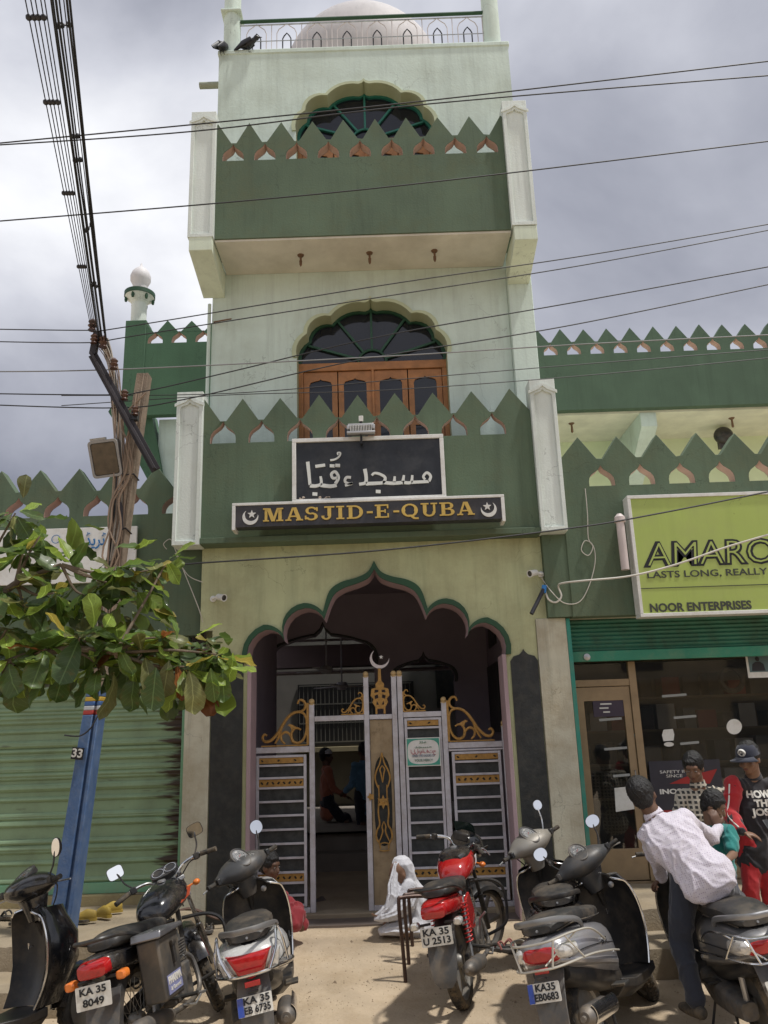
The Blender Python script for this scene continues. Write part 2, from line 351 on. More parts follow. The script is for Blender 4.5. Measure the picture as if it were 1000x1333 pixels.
# ------------------------------------------------------------------ ground
def ground_z(x, y):
    def ss(t): t = max(0, min(1, t)); return t * t * (3 - 2 * t)
    z = .16 * ss((y - 5.7) / 1.6) * ss((y - 5.0) / .8)
    z += .012 * noise.noise(Vector((x * 1.3, y * 1.3, 0))) + .006 * noise.noise(Vector((x * 5, y * 5, 3)))
    z += -.010 * math.exp(-((x + .35 + .06 * y) / .07) ** 2) * (y < 6.4) - .008 * math.exp(-((x - .1 + .04 * y) / .06) ** 2) * (y < 6.2)   # tyre tracks
    return z
def make_ground():
    xs = [-900, -300, -100, -40, -15, -8] + [-6 + i * .08 for i in range(151)] + [8, 15, 40, 100, 300, 900]
    ys = [-900, -300, -100, -40, -15, -8, -4, -1, 1] + [2 + i * .08 for i in range(78)] + [9, 12, 20, 40, 100, 300, 900]
    vs = [(x, y, ground_z(x, y) if -6.1 < x < 6.1 and 1.9 < y < 8.3 else (.16 if y >= 8.2 and abs(x) < 20 and y < 30 else 0)) for y in ys for x in xs]
    n = len(xs); fs = [(j * n + i, j * n + i + 1, (j + 1) * n + i + 1, (j + 1) * n + i) for j in range(len(ys) - 1) for i in range(n - 1)]
    mb = MB(); mb.add(vs, fs)
    m = mat('sand', (.47, .375, .262), .95, var=.14, vs=2.3, bump=1.0, bs=34, dirt=(.34, .25, .15), dirt_amt=.65, dirt_s=2.6)
    g = obj('ground', mb, m, ang=80); structure(g)
    # loose gravel and grit
    mb = MB(); rnd = random.Random(3)
    for i in range(3800):
        x, y = rnd.uniform(-3.2, 3.2), rnd.uniform(4.2, 7.1); s = rnd.uniform(.003, .010) * (1 if rnd.random() < .95 else rnd.uniform(1.8, 3.2)); y = y if rnd.random() < .6 else rnd.uniform(5.6, 6.6)
        z = ground_z(x, y); q = Matrix.Rotation(rnd.uniform(0, 6), 3, 'Z')
        mb.add([Vector((x, y, z - s * .3)) + q @ Vector(v) * s for v in ((1, 0, 0), (-.6, .8, 0), (-.5, -.9, 0), (.1, .1, .9))], [(0, 1, 3), (1, 2, 3), (2, 0, 3)])
    o = obj('gravel', mb, mat('grit', (.33, .26, .18), .9, var=.3, vs=60), smooth=False); o['kind'] = 'stuff'
make_ground()

# ------------------------------------------------------------------ shared shapes
def ogee_hole(cx, z, w=.23, h=.185):
    half = [(.5, 0), (.5, .22), (.47, .40), (.38, .55), (.24, .67), (.11, .78), (.04, .90), (0, 1)]
    r = [(cx + u * w, z + v * h) for u, v in half]; l = [(cx - u * w, z + v * h) for u, v in half[::-1][1:]]
    return r + l
def parapet_outline(x0, x1, zb, zv, zp, centers, flat=.05):
    pitch = centers[1] - centers[0]
    keys = []
    for c in centers: j = random.uniform; keys += [(c - flat / 2 + j(-.006, .006), zv + j(-.006, .006)), (c + flat / 2 + j(-.006, .006), zv + j(-.006, .006)), (c + pitch / 2 + j(-.007, .007), zp + j(-.014, .010))]
    keys = [(centers[0] - pitch / 2, zp)] + keys
    def zat(x):
        if x <= keys[0][0]: return zp - (keys[0][0] - x) * (zp - zv) / (pitch / 2)
        if x >= keys[-1][0]: return zp - (x - keys[-1][0]) * (zp - zv) / (pitch / 2)
        for (a, za), (b, zb_) in zip(keys, keys[1:]):
            if a <= x <= b: return za + (zb_ - za) * (x - a) / (b - a)
    top = [(x1, zat(x1))] + [k for k in keys[::-1] if x0 + .004 < k[0] < x1 - .004] + [(x0, zat(x0))]
    return [(x0, zb), (x1, zb)] + top
def parapet(name, parent, x0, x1, zb, zh, zv, zp, centers, Y, th, m, hw=.23, hh=.185):
    hs = [ogee_hole(c, zh, hw, hh) for c in centers]
    o = obj(name, MB().slab(parapet_outline(x0, x1, zb, zv, zp, centers), hs, Y, Y + th, hole_sides=False), m, parent, ang=30, bevel=.006)
    for h_ in hs: obj('hole_reveal', MB().holes_only([h_], Y + .003, Y + th - .003), pinkish, o)
    return o
def foil(cx, zs, scale=1., inset=0.):
    """five-lobed window arch; half width .77, rise .63 above the spring line"""
    h = [(.77, 0)]
    h += arc3((.77, 0), (.755, .16), (.665, .26), 5)
    h += arc3((.665, .26), (.60, .41), (.415, .455), 6)
    h += arc3((.415, .455), (.28, .57), (.06, .595), 6)
    h += [(.06, .595), (.02, .61), (0, .635)]
    k = lambda u, v: (cx + u * scale * (1 - inset), zs + v * scale * (1 - inset))
    r = [k(u, v) for u, v in h]; l = [k(-u, v) for u, v in h[::-1][1:]]
    return r + l                                             # right foot over the top to left foot
CX = -.07

# ------------------------------------------------------------------ the mosque front: porch wall, tower, balconies
mosque = thing('mosque_building', 'tall mint green mosque tower with two dark green toothed balconies above a lobed arch', 'building', (0, 8.5, 0))
def on(parent):  # children of an Empty that is off the origin keep world coordinates
    return parent
mosque.location = (0, 0, 0)
# porch (arch) wall
AX = -.105
def main_arch(off=0.):
    """right foot up over the apex to left foot; off = distance inside the outer edge of the green band"""
    if off == 0: J, c1, c2, t1, t2, a, s3 = (1.165, 2.26), (.815, 2.50), (.462, 2.68), (.985, 2.585), (.63, 2.765), 3.125, [(.405, 2.86), (.30, 2.94), (.15, 2.98), (.055, 3.03)]
    else: J, c1, c2, t1, t2, a, s3 = (1.12, 2.26), (.80, 2.435), (.452, 2.615), (.965, 2.54), (.62, 2.72), 3.05, [(.375, 2.81), (.28, 2.885), (.14, 2.93), (.05, 2.975)]
    h = arc3(J, (t1[0] + .11, t1[1] - .07), t1, 5) + arc3(t1, (t1[0] - .09, t1[1] - .018), c1, 6)
    h += arc3(c1, (t2[0] + .13, t2[1] - .06), t2, 6) + arc3(t2, (t2[0] - .09, t2[1] - .02), c2, 6)
    h += [(p.x, p.y) for p in catmull([c2, s3[0], s3[1], s3[2], s3[3], (0, a)], 5)]
    r = [(AX + u, z) for u, z in h]; l = [(AX - u, z) for u, z in h[::-1][1:]]
    return r + l
inner, outer_ = main_arch(1), main_arch(0)
ZF = .155                                                    # level of the threshold
hole = [(inner[0][0], ZF)] + inner + [(inner[-1][0], ZF)]
# wall as a single outline that runs round the opening
wall_outline = [(-1.54, 0), (hole[-1][0], 0)] + [hole[-1]] + hole[::-1][1:] + [(hole[0][0], 0), (1.295, 0), (1.295, 2.55), (1.40, 2.55), (1.40, 3.30), (-1.65, 3.30), (-1.65, 2.55), (-1.54, 2.55)]
obj('porch_wall', MB().slab(wall_outline, (), 7.1, 7.34, sides=False), lime, mosque, ang=30)
n_ = len(hole)
rv = MB(); rv.loft([[(x, y, z) for x, z in hole] for y in (7.094, 7.36)], cap=False, closed=False)
obj('arch_reveal', rv, mauve, mosque)
band = [(x, z) for x, z in outer_] + [(x, z) for x, z in inner[::-1]]
obj('arch_band', MB().slab(band, (), 7.075, 7.1), arch_green, mosque, ang=30)
# pink edge just inside the band, down the jambs
edge_in = [(AX + (x - AX) * .965, z - .03) for x, z in inner]
for sx in (-1, 1):
    x = AX + sx * 1.12
    obj('jamb_edge', MB().box((min(x, x - sx * .035), 7.07, ZF), (max(x, x - sx * .035), 7.36, 2.26)), mauve, mosque, bevel=.004)
# black painted panels beside the opening, each with a pointed head
def blk_panel(x0, x1, zt):
    c = (x0 + x1) / 2; w = x1 - x0
    pts = [(x0, .02), (x1, .02), (x1, zt - .10), (x1 - w * .12, zt - .06), (c + w * .16, zt - .045), (c + w * .05, zt - .02), (c, zt), (c - w * .05, zt - .02), (c - w * .16, zt - .045), (x0 + w * .12, zt - .06), (x0, zt - .10)]
    return MB().slab(pts, (), 7.088, 7.1)
obj('black_panel', blk_panel(-1.535, -1.262, 2.38), blackp, mosque); obj('black_panel', blk_panel(1.052, 1.29, 2.30), blackp, mosque)
# side columns
obj('side_column', MB().box((-1.76, 7.085, .10), (-1.542, 7.36, 2.30)), cream, mosque, bevel=.006)
obj('column_capital', MB().box((-1.775, 7.06, 2.15), (-1.535, 7.10, 2.31)), mat('bare_plaster', (.28, .19, .11), .9, var=.2, vs=14, bump=.5), mosque, bevel=.01)
obj('side_column', MB().box((1.298, 7.085, .10), (1.56, 7.36, 2.56)), cream, mosque, bevel=.006)
obj('wall_return', MB().box((-1.65, 7.35, 2.31), (-1.56, 11.0, 3.3)), lime, mosque)

# tower body
TY = 7.55
def door_hole(zs, zb): 
    f = foil(CX, zs); return [(f[-1][0], zb), (f[0][0], zb)] + f
lo, up = door_hole(5.37, 3.60), door_hole(8.13, 6.55)
obj('tower_wall', MB().slab([(-1.72, 3.3), (1.36, 3.3), (1.36, 6.3), (1.60, 6.3), (1.60, 9.25), (-1.72, 9.25)], [lo, up], TY, TY + .23, hole_sides=False), mint, mosque, ang=30)
for h_ in (lo, up): obj('window_reveal', MB().holes_only([h_], TY + .002, TY + .24), mat('olive_reveal', (.46, .50, .33), .85, var=.1), mosque)
obj('corner_pilaster', MB().box((1.363, 7.47, 3.3), (1.61, 7.80, 6.3)), mint, mosque, bevel=.006)
for a_, b_ in (((-1.72, TY + .235, 3.3), (-1.50, 12.5, 9.25)), ((1.38, TY + .255, 3.3), (1.60, 12.5, 9.25)), ((-1.50, 12.3, 3.3), (1.38, 12.5, 9.25))): obj('side_wall', MB().box(a_, b_), mint, mosque)
for z_ in (9.10, 6.35, 3.38): obj('floor_slab', MB().box((-1.50, TY + .24, z_), (1.38, 12.3, z_ + .12)), olive_soffit, mosque)
obj('coping', MB().box((-1.735, TY - .012, 9.20), (1.615, TY + .25, 9.262)), mint, mosque, bevel=.012)
# raised outline round the window arches
for zs in (5.37, 8.13):
    a, b = foil(CX, zs, 1.0), foil(CX, zs, 1.055)
    o = obj('arch_moulding', MB().slab(b + a[::-1], (), TY - .018, TY), mat('olive_band', (.52, .57, .38), .8, var=.1), mosque, ang=30)

def lobed_pane(cx, z0, z1, w):
    h = [(.5, 0), (.5, .86), (.44, .925), (.22, .955), (.06, .97), (0, 1)]
    return [(cx + u * w, z0 + v * (z1 - z0)) for u, v in h] + [(cx - u * w, z0 + v * (z1 - z0)) for u, v in h[::-1]]
def window_set(zs, zb, colour):
    """fan light of green bars over four wooden leaves"""
    gy = TY + .17
    f = foil(CX, zs, .995)
    pane = obj('fanlight_glass', MB().slab(f, (), gy + .03, gy + .045), glass_dk, mosque)
    bars = MB()
    for a in (18, 54, 90, 126, 162):
        L_ = .60 if a == 90 else (.60 if a in (54, 126) else .70)
        bars.bar((CX + .15 * cos(radians(a)), gy + .012, zs + .15 * sin(radians(a))), (CX + L_ * cos(radians(a)), gy + .012, zs + L_ * sin(radians(a))), .022, .03, (0, 1, 0))
    obj('fanlight_bar', bars, colour, pane)
    obj('fanlight_hub', MB().tube([(CX + .15 * cos(pi * i / 12), gy + .012, zs + .15 * sin(pi * i / 12)) for i in range(13)], .014, 6), colour, pane)
    rim = foil(CX, zs, .997); rim2 = foil(CX, zs, .955)
    obj('fanlight_rim', MB().slab(rim + rim2[::-1], (), gy, gy + .03), colour, pane)
    fr = MB().box((CX - .77, gy - .02, zs - .09), (CX + .77, gy + .05, zs)).box((CX - .77, gy - .02, zb), (CX - .72, gy + .05, zs - .09)).box((CX + .72, gy - .02, zb), (CX + .77, gy + .05, zs - .09)).box((CX - .012, gy - .025, zb), (CX + .012, gy + .05, zs - .09))
    obj('door_frame', fr, wood, mosque, bevel=.004)
    w = .354
    for i in range(4):
        c = CX - .716 + w / 2 + i * (w + .0035) + (.012 if i > 1 else 0) - .004
        leaf_o = [(c - w / 2 + .004, zb + .01), (c + w / 2 - .004, zb + .01), (c + w / 2 - .004, zs - .095), (c - w / 2 + .004, zs - .095)]
        h1, h2 = lobed_pane(c, zs - .66, zs - .17, .235), [(c - .118, zb + .5), (c + .118, zb + .5), (c + .118, zs - .71), (c - .118, zs - .71)]
        lf = obj('door_leaf', MB().slab(leaf_o, [h1, h2], gy, gy + .035), wood, mosque, ang=30, bevel=.003)
        obj('pane', MB().slab([(c - .13, zb + .45), (c + .13, zb + .45), (c + .13, zs - .12), (c - .13, zs - .12)], (), gy + .014, gy + .02), glass_dk, lf)
window_set(5.37, 3.60, mat('fan_green', (.018, .075, .040), .5, var=.1)); window_set(8.13, 6.55, mat('fan_teal', (.02, .16, .12), .5, var=.1))

# balconies
def post(o, x0, x1, z0, z1, Y, top=.0):
    """flat pillar with a recessed pointed panel"""
    c, w = (x0 + x1) / 2, x1 - x0
    outer = [(x0, z0), (x1, z0), (x1, z1), (x0, z1)]
    h = [(.36, 0), (.36, .955), (.30, .968), (.14, .977), (.05, .986), (0, 1)]
    zz = lambda v: z0 + .04 + v * (z1 - z0 - .14)
    hole_ = [(c + u * w, zz(v)) for u, v in h] + [(c - u * w, zz(v)) for u, v in h[::-1][1:]]
    p = obj('pillar', MB().slab(outer, [hole_], Y, Y + .02).box((x0, Y + .02, z0), (x1, Y + .20, z1)), white_p, o, ang=30, bevel=.003)
    cap = [(c + u * w * 1.35, zz(1) + dz) for u, dz in ((.42, -.045), (.30, -.03), (.12, -.005), (0, .03), (-.12, -.005), (-.30, -.03), (-.42, -.045), (-.42, -.02), (-.2, .02), (0, .058), (.2, .02), (.42, -.02))]
    obj('pillar_ornament', MB().slab(cap, (), Y - .012, Y), white_p, o, ang=30)
    return p
BY = 6.9
lb = parapet('balcony_parapet', mosque, -1.63, 1.375, 3.34, 4.235, 4.455, 4.675, [-1.452 + i * .3535 for i in range(8)], BY + .035, .085, green, .235, .215)
post(lb, -1.872, -1.632, 3.28, 4.73, BY - .02); post(lb, 1.377, 1.61, 3.30, 4.745, BY - .02)
obj('balcony_edge', MB().box((-1.632, BY + .0, 3.29), (1.377, BY + .2, 3.342)), green, lb, bevel=.004)
obj('balcony_floor', MB().box((-1.86, BY + .21, 3.302), (1.60, TY - .003, 3.42)).box((-1.86, BY + .19, 3.29), (-1.65, TY - .003, 3.301)).box((1.40, BY + .19, 3.29), (1.6, TY - .003, 3.301)), green, lb)
obj('balcony_side', MB().box((-1.86, BY + .183, 3.42), (-1.74, TY - .003, 4.4)).box((1.49, BY + .183, 3.42), (1.60, 7.46, 4.4)), green, lb)
ub = parapet('balcony_parapet', mosque, -1.578, 1.342, 6.37, 7.27, 7.485, 7.72, [-1.41 + i * .3225 for i in range(9)], BY + .035, .115, green, .215, .20)
post(ub, -1.832, -1.58, 6.365, 7.83, BY - .02); post(ub, 1.344, 1.59, 6.38, 7.84, BY - .02)
obj('balcony_floor', MB().box((-1.578, BY + .05, 6.345), (1.342, TY - .003, 6.37)).box((-1.578, BY + .18, 6.372), (1.342, TY - .003, 6.46)), olive_soffit, ub, bevel=.003)
obj('balcony_side', MB().box((-1.70, BY + .183, 6.5), (-1.59, TY - .003, 7.5)).box((1.36, BY + .183, 6.5), (1.47, TY - .003, 7.5)), green, ub)
for x0, x1 in ((-1.815, -1.59), (1.36, 1.585)):
    br = MB(); s = [(BY - .015, 6.37), (BY - .015, 6.22), (TY - .003 if x0 < 0 else 7.467, 6.08), (TY - .003 if x0 < 0 else 7.467, 6.37)]
    br.loft([[(x, y, z) for y, z in s] for x in (x0, x1)])
    obj('bracket', br, mat('bracket_paint', (.68, .75, .60), .85, var=.08, bump=.2, streak=.3), ub, ang=30, bevel=.004)
hook_m = mat('rusty_hook', (.16, .09, .05), .8, var=.3)
for x in (-.76, -.06, .60):
    obj('ceiling_hook', MB().lathe([(.035, 0), (.03, -.012), (.012, -.018), (.010, -.06), (.016, -.065), (.014, -.11), (.004, -.13)], 10, Matrix.Translation((x, 7.22, 6.345))), hook_m, ub)
# roof pillars and drain pipe
for x in (-1.60, 1.45):
    obj('roof_pillar', MB().lathe([(.098, 0), (.098, 1.0)], 24, Matrix.Translation((x, 7.68, 9.262))), mint, mosque)
obj('pillar_cap', MB().box((-1.72, 7.56, 9.86), (-1.48, 7.80, 9.89)), mint, mosque, bevel=.01)
obj('drain_pipe', MB().tube([(-1.96, 7.66, 8.89), (-1.70, 7.66, 8.89)], .038, 12), mat('pipe_pvc', (.3, .33, .25), .6), mosque)
obj('drain_pipe', MB().tube([(-1.745, TY - .02, 3.5), (-1.745, TY - .02, 6.0)], .018, 10), mint, mosque)
obj('wall_spout', MB().tube([(-1.70, TY - .01, 5.80), (-1.5, TY - .10, 5.78)], .008, 6), hook_m, mosque)
# dome
dm = [(.95, 0), (1.02, .12), (1.13, .35), (1.19, .65), (1.17, .95), (1.05, 1.3), (.8, 1.62), (.45, 1.86), (.15, 2.02), (.03, 2.2), (0, 2.4)]
dp = [(p.x, p.y) for p in catmull([Vector(q) for q in dm], 5)]
obj('dome', MB().lathe([(max(0, a), b) for a, b in dp], 56, Matrix.Translation((-.10, 9.8, 9.9))), mat('dome_paint', (.54, .52, .52), .7, var=.08, bump=.2, streak=.3), mosque)
obj('dome_drum', MB().lathe([(.98, -.72), (.98, .0)], 48, Matrix.Translation((-.10, 9.8, 9.92))), mat('dome_paint', (.5, .42, .4)), mosque)

# roof railing
rl = thing('roof_railing', 'wire roof railing of small pointed arches in front of the dome', 'railing', (0, 0, 0))
ry = 7.66
obj('top_rail', MB().tube([(-1.50, ry, 9.78), (1.36, ry, 9.80)], .022, 10), arch_green, rl)
obj('second_rail', MB().tube([(-1.50, ry, 9.725), (1.36, ry, 9.745)], .010, 6).tube([(-1.5, ry, 9.49), (1.36, ry, 9.5)], .006, 6).tube([(-1.5, ry, 9.34), (1.36, ry, 9.35)], .006, 6), steel, rl)
rpale = mat('railing_pale', (.55, .5, .48), .5, var=.1)
for i in range(8):
    c = -1.31 + i * .354
    big = [(c - .115, 9.262)] + [(c - .115, 9.60), (c - .09, 9.66), (c - .04, 9.70), (c, 9.74), (c + .04, 9.70), (c + .09, 9.66), (c + .115, 9.60), (c + .115, 9.262)]
    obj('rail_arch', MB().tube([(x, ry, z) for x, z in big], .0055, 5), rpale, rl)
    sm = [(c - .048, 9.262), (c - .048, 9.53), (c - .03, 9.57), (c, 9.61), (c + .03, 9.57), (c + .048, 9.53), (c + .048, 9.262)]
    obj('rail_arch', MB().tube([(x, ry + .01, z) for x, z in sm], .008, 5), ink, rl)
    obj('rail_bar', MB().tube([(c + .177, ry, 9.262), (c + .177, ry, 9.735)], .005, 5), rpale, rl)

# ------------------------------------------------------------------ interior seen through the arch
ic = MB()
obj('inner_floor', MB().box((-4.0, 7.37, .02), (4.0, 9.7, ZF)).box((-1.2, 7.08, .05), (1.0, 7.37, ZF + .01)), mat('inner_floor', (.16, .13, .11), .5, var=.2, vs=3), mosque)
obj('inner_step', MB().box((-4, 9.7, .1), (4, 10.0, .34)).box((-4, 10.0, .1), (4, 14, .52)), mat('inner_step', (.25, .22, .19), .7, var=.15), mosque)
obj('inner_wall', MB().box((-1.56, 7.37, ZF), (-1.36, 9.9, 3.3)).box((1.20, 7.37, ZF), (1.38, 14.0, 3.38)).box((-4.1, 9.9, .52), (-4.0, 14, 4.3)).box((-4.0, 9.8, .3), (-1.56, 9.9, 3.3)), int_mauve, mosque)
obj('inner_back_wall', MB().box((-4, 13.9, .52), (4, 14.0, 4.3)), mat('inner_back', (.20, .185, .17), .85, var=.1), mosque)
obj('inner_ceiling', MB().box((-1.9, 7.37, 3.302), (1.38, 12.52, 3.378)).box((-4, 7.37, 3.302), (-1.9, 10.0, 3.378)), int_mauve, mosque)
def int_arch(cx, zs, w, rise, Y, z1=3.3, x0=None, x1=None):
    h = arc3((w, 0), (w * .97, rise * .40), (w * .72, rise * .58), 6) + arc3((w * .72, rise * .58), (w * .45, rise * .68), (w * .16, rise * .74), 5) + [(w * .16, rise * .74), (w * .05, rise * .86), (0, rise)]
    return [(cx + u, zs + v) for u, v in h] + [(cx - u, zs + v) for u, v in h[::-1][1:]]
a1, a2 = int_arch(-.80, 2.42, .62, .52, 9.9), int_arch(.42, 2.20, .36, .34, 9.9)
h1 = [(a1[-1][0], .53), (a1[0][0], .53)] + a1; h2 = [(a2[-1][0], .53), (a2[0][0], .53)] + a2
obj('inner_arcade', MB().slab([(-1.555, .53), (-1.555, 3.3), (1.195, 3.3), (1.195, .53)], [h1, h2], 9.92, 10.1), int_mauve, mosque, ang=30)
for a, hh in ((a1, 1.06), (a2, 1.1)):
    c = (a[0][0] + a[-1][0]) / 2; z0 = a[0][1]
    b = [(c + (x - c) * hh, z0 + (z - z0) * hh + (.0)) for x, z in a]
    obj('inner_arch_band', MB().slab(b + a[::-1], (), 9.90, 9.92), blackp, mosque, ang=30)
obj('inner_beam', MB().box((-1.9, 12.4, 2.62), (1.19, 12.7, 2.95)).box((-1.9, 12.32, 2.53), (1.19, 12.7, 2.56)).box((-1.9, 12.3, 3.0), (1.19, 12.38, 3.03)), mat('inner_beam', (.24, .18, .18), .8, var=.1), mosque)
grl = MB()
for i in range(27): grl.box((-1.5 + i * .07, 13.6, 1.5), (-1.488 + i * .07, 13.612, 2.42))
for z in (1.5, 1.8, 2.1, 2.40): grl.box((-1.5, 13.59, z), (.35, 13.605, z + .02))
gw = obj('window_grille', grl, mat('grille_grey', (.16, .155, .14), .6), mosque)
obj('window_glass', MB().box((-1.55, 13.86, 1.45), (.40, 13.89, 2.45)), mat('inner_window_dark', (.02, .02, .022), .3), gw)
obj('window_sill', MB().box((-1.6, 13.5, 1.36), (.45, 13.88, 1.43)), mat('inner_sill', (.42, .36, .22), .7), gw)
obj('wainscot', MB().box((-1.6, 13.8, .53), (.45, 13.85, 1.35)), mat('inner_wainscot', (.2, .18, .12), .7, var=.15), mosque)
obj('lit_niche', MB().box((-2.9, 12.0, 1.3), (-1.9, 12.05, 2.1)), mat('niche_tile', (.55, .55, .32), .7, var=.15, vs=9), mosque)
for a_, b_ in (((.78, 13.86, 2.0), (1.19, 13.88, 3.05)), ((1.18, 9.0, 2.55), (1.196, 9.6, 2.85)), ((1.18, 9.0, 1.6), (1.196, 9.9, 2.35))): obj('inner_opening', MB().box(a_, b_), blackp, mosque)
for px, py, Yf in ((425, 872, 10.9), (445, 893, 11.8)):
    p = P(px, py, Yf); f = thing('ceiling_fan', 'dim ceiling fan ' + ('nearer the arch and higher' if Yf < 11 else 'deeper inside and lower') + ' in the dark mosque hall', 'fan', tuple(p))
    obj('motor', MB().lathe([(.0, .06), (.07, .05), (.09, 0), (.06, -.05), (0, -.06)], 16), gate_w, f)
    obj('rod', MB().tube([(0, 0, .05), (0, 0, 3.30 - p.z)], .012, 6), gate_w, f)
    for k in range(3):
        a = radians(20 + 120 * k); obj('blade', MB().box((.08, -.05, -.012), (.52, .05, 0), Matrix.Rotation(a, 4, 'Z')), gate_w, f)

# ------------------------------------------------------------------ street shops either side and the wings on the roof terrace
shopR = thing('shop_building', 'green fronted building right of the arch with a toothed terrace wall and glass shop front', 'building')
parapet('terrace_parapet', shopR, 1.612, 7.0, 2.555, 3.735, 4.0, 4.215, [1.99 + i * .3635 for i in range(14)], 7.02, .12, green, .235, .20)
obj('fascia_lower', MB().box((1.402, 7.03, 2.562), (1.612, 7.14, 3.296)), green, shopR)
obj('terrace_slab', MB().box((1.62, 7.142, 3.2), (7.0, 12.6, 3.35)), olive_soffit, shopR)
obj('soffit', MB().box((1.57, 7.142, 2.56), (7.0, 7.5, 2.60)), cream, shopR)
obj('frame_strip', MB().box((1.562, 7.09, .36), (1.598, 7.45, 2.555)), teal, shopR, bevel=.003)
rs = obj('rolled_shutter', MB().box((1.60, 7.27, 2.27), (7.0, 7.30, 2.56)), shut_teal, shopR)
sl_prof = [(0, 0), (-.012, .012), (-.014, .022), (-.006, .032), (0, .036)]
sl0 = None
for k in range(8):
    if sl0 is None:
        sl0 = obj('slat', MB().loft([[(x, y + 7.268, z) for y, z in sl_prof] for x in (1.602, 6.9)], closed=False, cap=False), shut_teal, rs); sl0.location = (0, 0, 2.27)
    else: share('slat', sl0, rs, (0, 0, 2.27 + k * .036))
obj('bottom_rail', MB().box((1.602, 7.235, 2.185), (6.9, 7.275, 2.275)), mat('shutter_rail_green', (.03, .24, .15), .5, var=.12, dirt=DUST, dirt_amt=.3, dirt_s=6), rs, bevel=.004)
obj('shutter_lock', MB().lathe([(.0, 0), (.03, .003), (.03, .012), (0, .02)], 14, Matrix.Translation((1.75, 7.235, 2.225)) @ Matrix.Rotation(pi / 2, 4, 'X')), steel, rs)
# shop front of wood and glass
sf = obj('shop_front', MB().box((1.60, 7.38, .36), (1.655, 7.44, 2.185)).box((2.145, 7.38, .36), (2.21, 7.45, 2.185)).box((1.655, 7.385, 1.975), (2.145, 7.435, 2.035)).box((2.21, 7.39, .36), (7.0, 7.44, .40)).box((2.21, 7.39, .47), (7.0, 7.44, .50)).box((1.62, 7.40, .30), (7.0, 7.43, .36)).box((2.21, 7.40, .40), (7.0, 7.42, .47)), wood_shop, shopR, bevel=.003)
obj('door', MB().slab([(1.66, .37), (2.14, .37), (2.14, 1.97), (1.66, 1.97)], [[(1.725, .62), (2.075, .62), (2.075, 1.85), (1.725, 1.85)]], 7.395, 7.43), wood_shop, shopR, ang=30, bevel=.003)
obj('door_handle', MB().tube([(2.105, 7.38, 1.1), (2.105, 7.36, 1.1), (2.105, 7.36, 1.25), (2.105, 7.38, 1.25)], .006, 6), steel, shopR)
gl = mat('shop_glass', (.012, .014, .013), .03, var=0, trans=0, alpha=.35, spec=.9)
obj('pane', MB().box((1.73, 7.408, .62), (2.07, 7.414, 1.85)), gl, shopR); obj('pane', MB().box((2.212, 7.408, .50), (7.0, 7.414, 2.18)), gl, shopR); obj('pane', MB().box((1.657, 7.408, 2.036), (2.143, 7.414, 2.184)), gl, shopR)
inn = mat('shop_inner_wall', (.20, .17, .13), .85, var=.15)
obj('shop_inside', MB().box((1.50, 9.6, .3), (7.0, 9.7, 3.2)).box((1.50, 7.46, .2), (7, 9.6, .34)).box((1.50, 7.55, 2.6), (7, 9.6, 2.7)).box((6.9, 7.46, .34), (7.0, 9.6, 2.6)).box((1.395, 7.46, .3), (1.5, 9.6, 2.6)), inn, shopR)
shf = MB()
for z in (.85, 1.2, 1.55, 1.9): shf.box((1.7, 9.25, z), (4.6, 9.55, z + .025))
gl.node_tree.nodes['Principled BSDF'].inputs['IOR'].default_value = 1.9
sh = obj('shelf', shf, mat('shelf_wood', (.25, .2, .14), .6), shopR)
rb = random.Random(5); bm_ = [mat('carton_%s' % n, c, .5, var=.2) for n, c in (('black', (.03, .03, .035)), ('white', (.5, .5, .48)), ('red', (.3, .03, .03)), ('grey', (.15, .16, .18)))]
for z in (.875, 1.225, 1.575, 1.925):
    x = 1.75
    while x < 4.4:
        w = rb.uniform(.12, .24); h = rb.uniform(.15, .27); obj('shelf_box', MB().box((x, 9.27, z), (x + w, 9.5, z + h)), rb.choice(bm_ + bm_[:1] * 3), sh); x += w + rb.uniform(.02, .12)
# papers and stickers on the glass
def sticker(name, label, pts, m=sign_wht, Y=7.402, cat='sticker'):
    o = obj(name, MB().slab([(P(x, y, Y).x, P(x, y, Y).z) for x, y in pts][::-1], (), Y, Y + .002), m); return tag(o, label, cat)
def circ(cx, cy, r, n=20, ry=None): return [(cx + r * cos(2 * pi * i / n), cy + (ry or r) * sin(2 * pi * i / n)) for i in range(n)]
sticker('paper_notice', 'torn white paper notice on the lower glass of the shop door', [(800, 1026), (818, 1024), (820, 1036), (826, 1050), (828, 1053), (802, 1057)])
sticker('round_sticker', 'large round white sticker on the shop window above the capped boy', circ(956, 946, 10))
sticker('bottle_sticker', 'white jar shaped sticker on the shop window right of the door', [(864, 950), (876, 949), (878, 956), (877, 964), (864, 965), (862, 957)])
sticker('oval_sticker', 'small white oval sticker under the jar shaped sticker', circ(871, 969, 6.5, 14, 3))
sticker('blue_sticker', 'small pale blue oval sticker high on the shop door', circ(831, 957, 6, 14, 3), mat('pale_blue', (.25, .45, .5), .5))
q = P(795, 920, 7.40); bo = tag(obj('notice_board', MB().cbox((q.x - .02, 7.402, q.z), (.27, .004, .17)), mat('board_purple', (.05, .035, .06), .5)), 'dark notice with small white lines on the shop door glass', 'notice')
for k in range(4): obj('print_line', MB().cbox((q.x - .06 + .02 * (k % 2), 7.399, q.z + .06 - k * .035), (.12 - .02 * k, .002, .012)), sign_wht, bo)
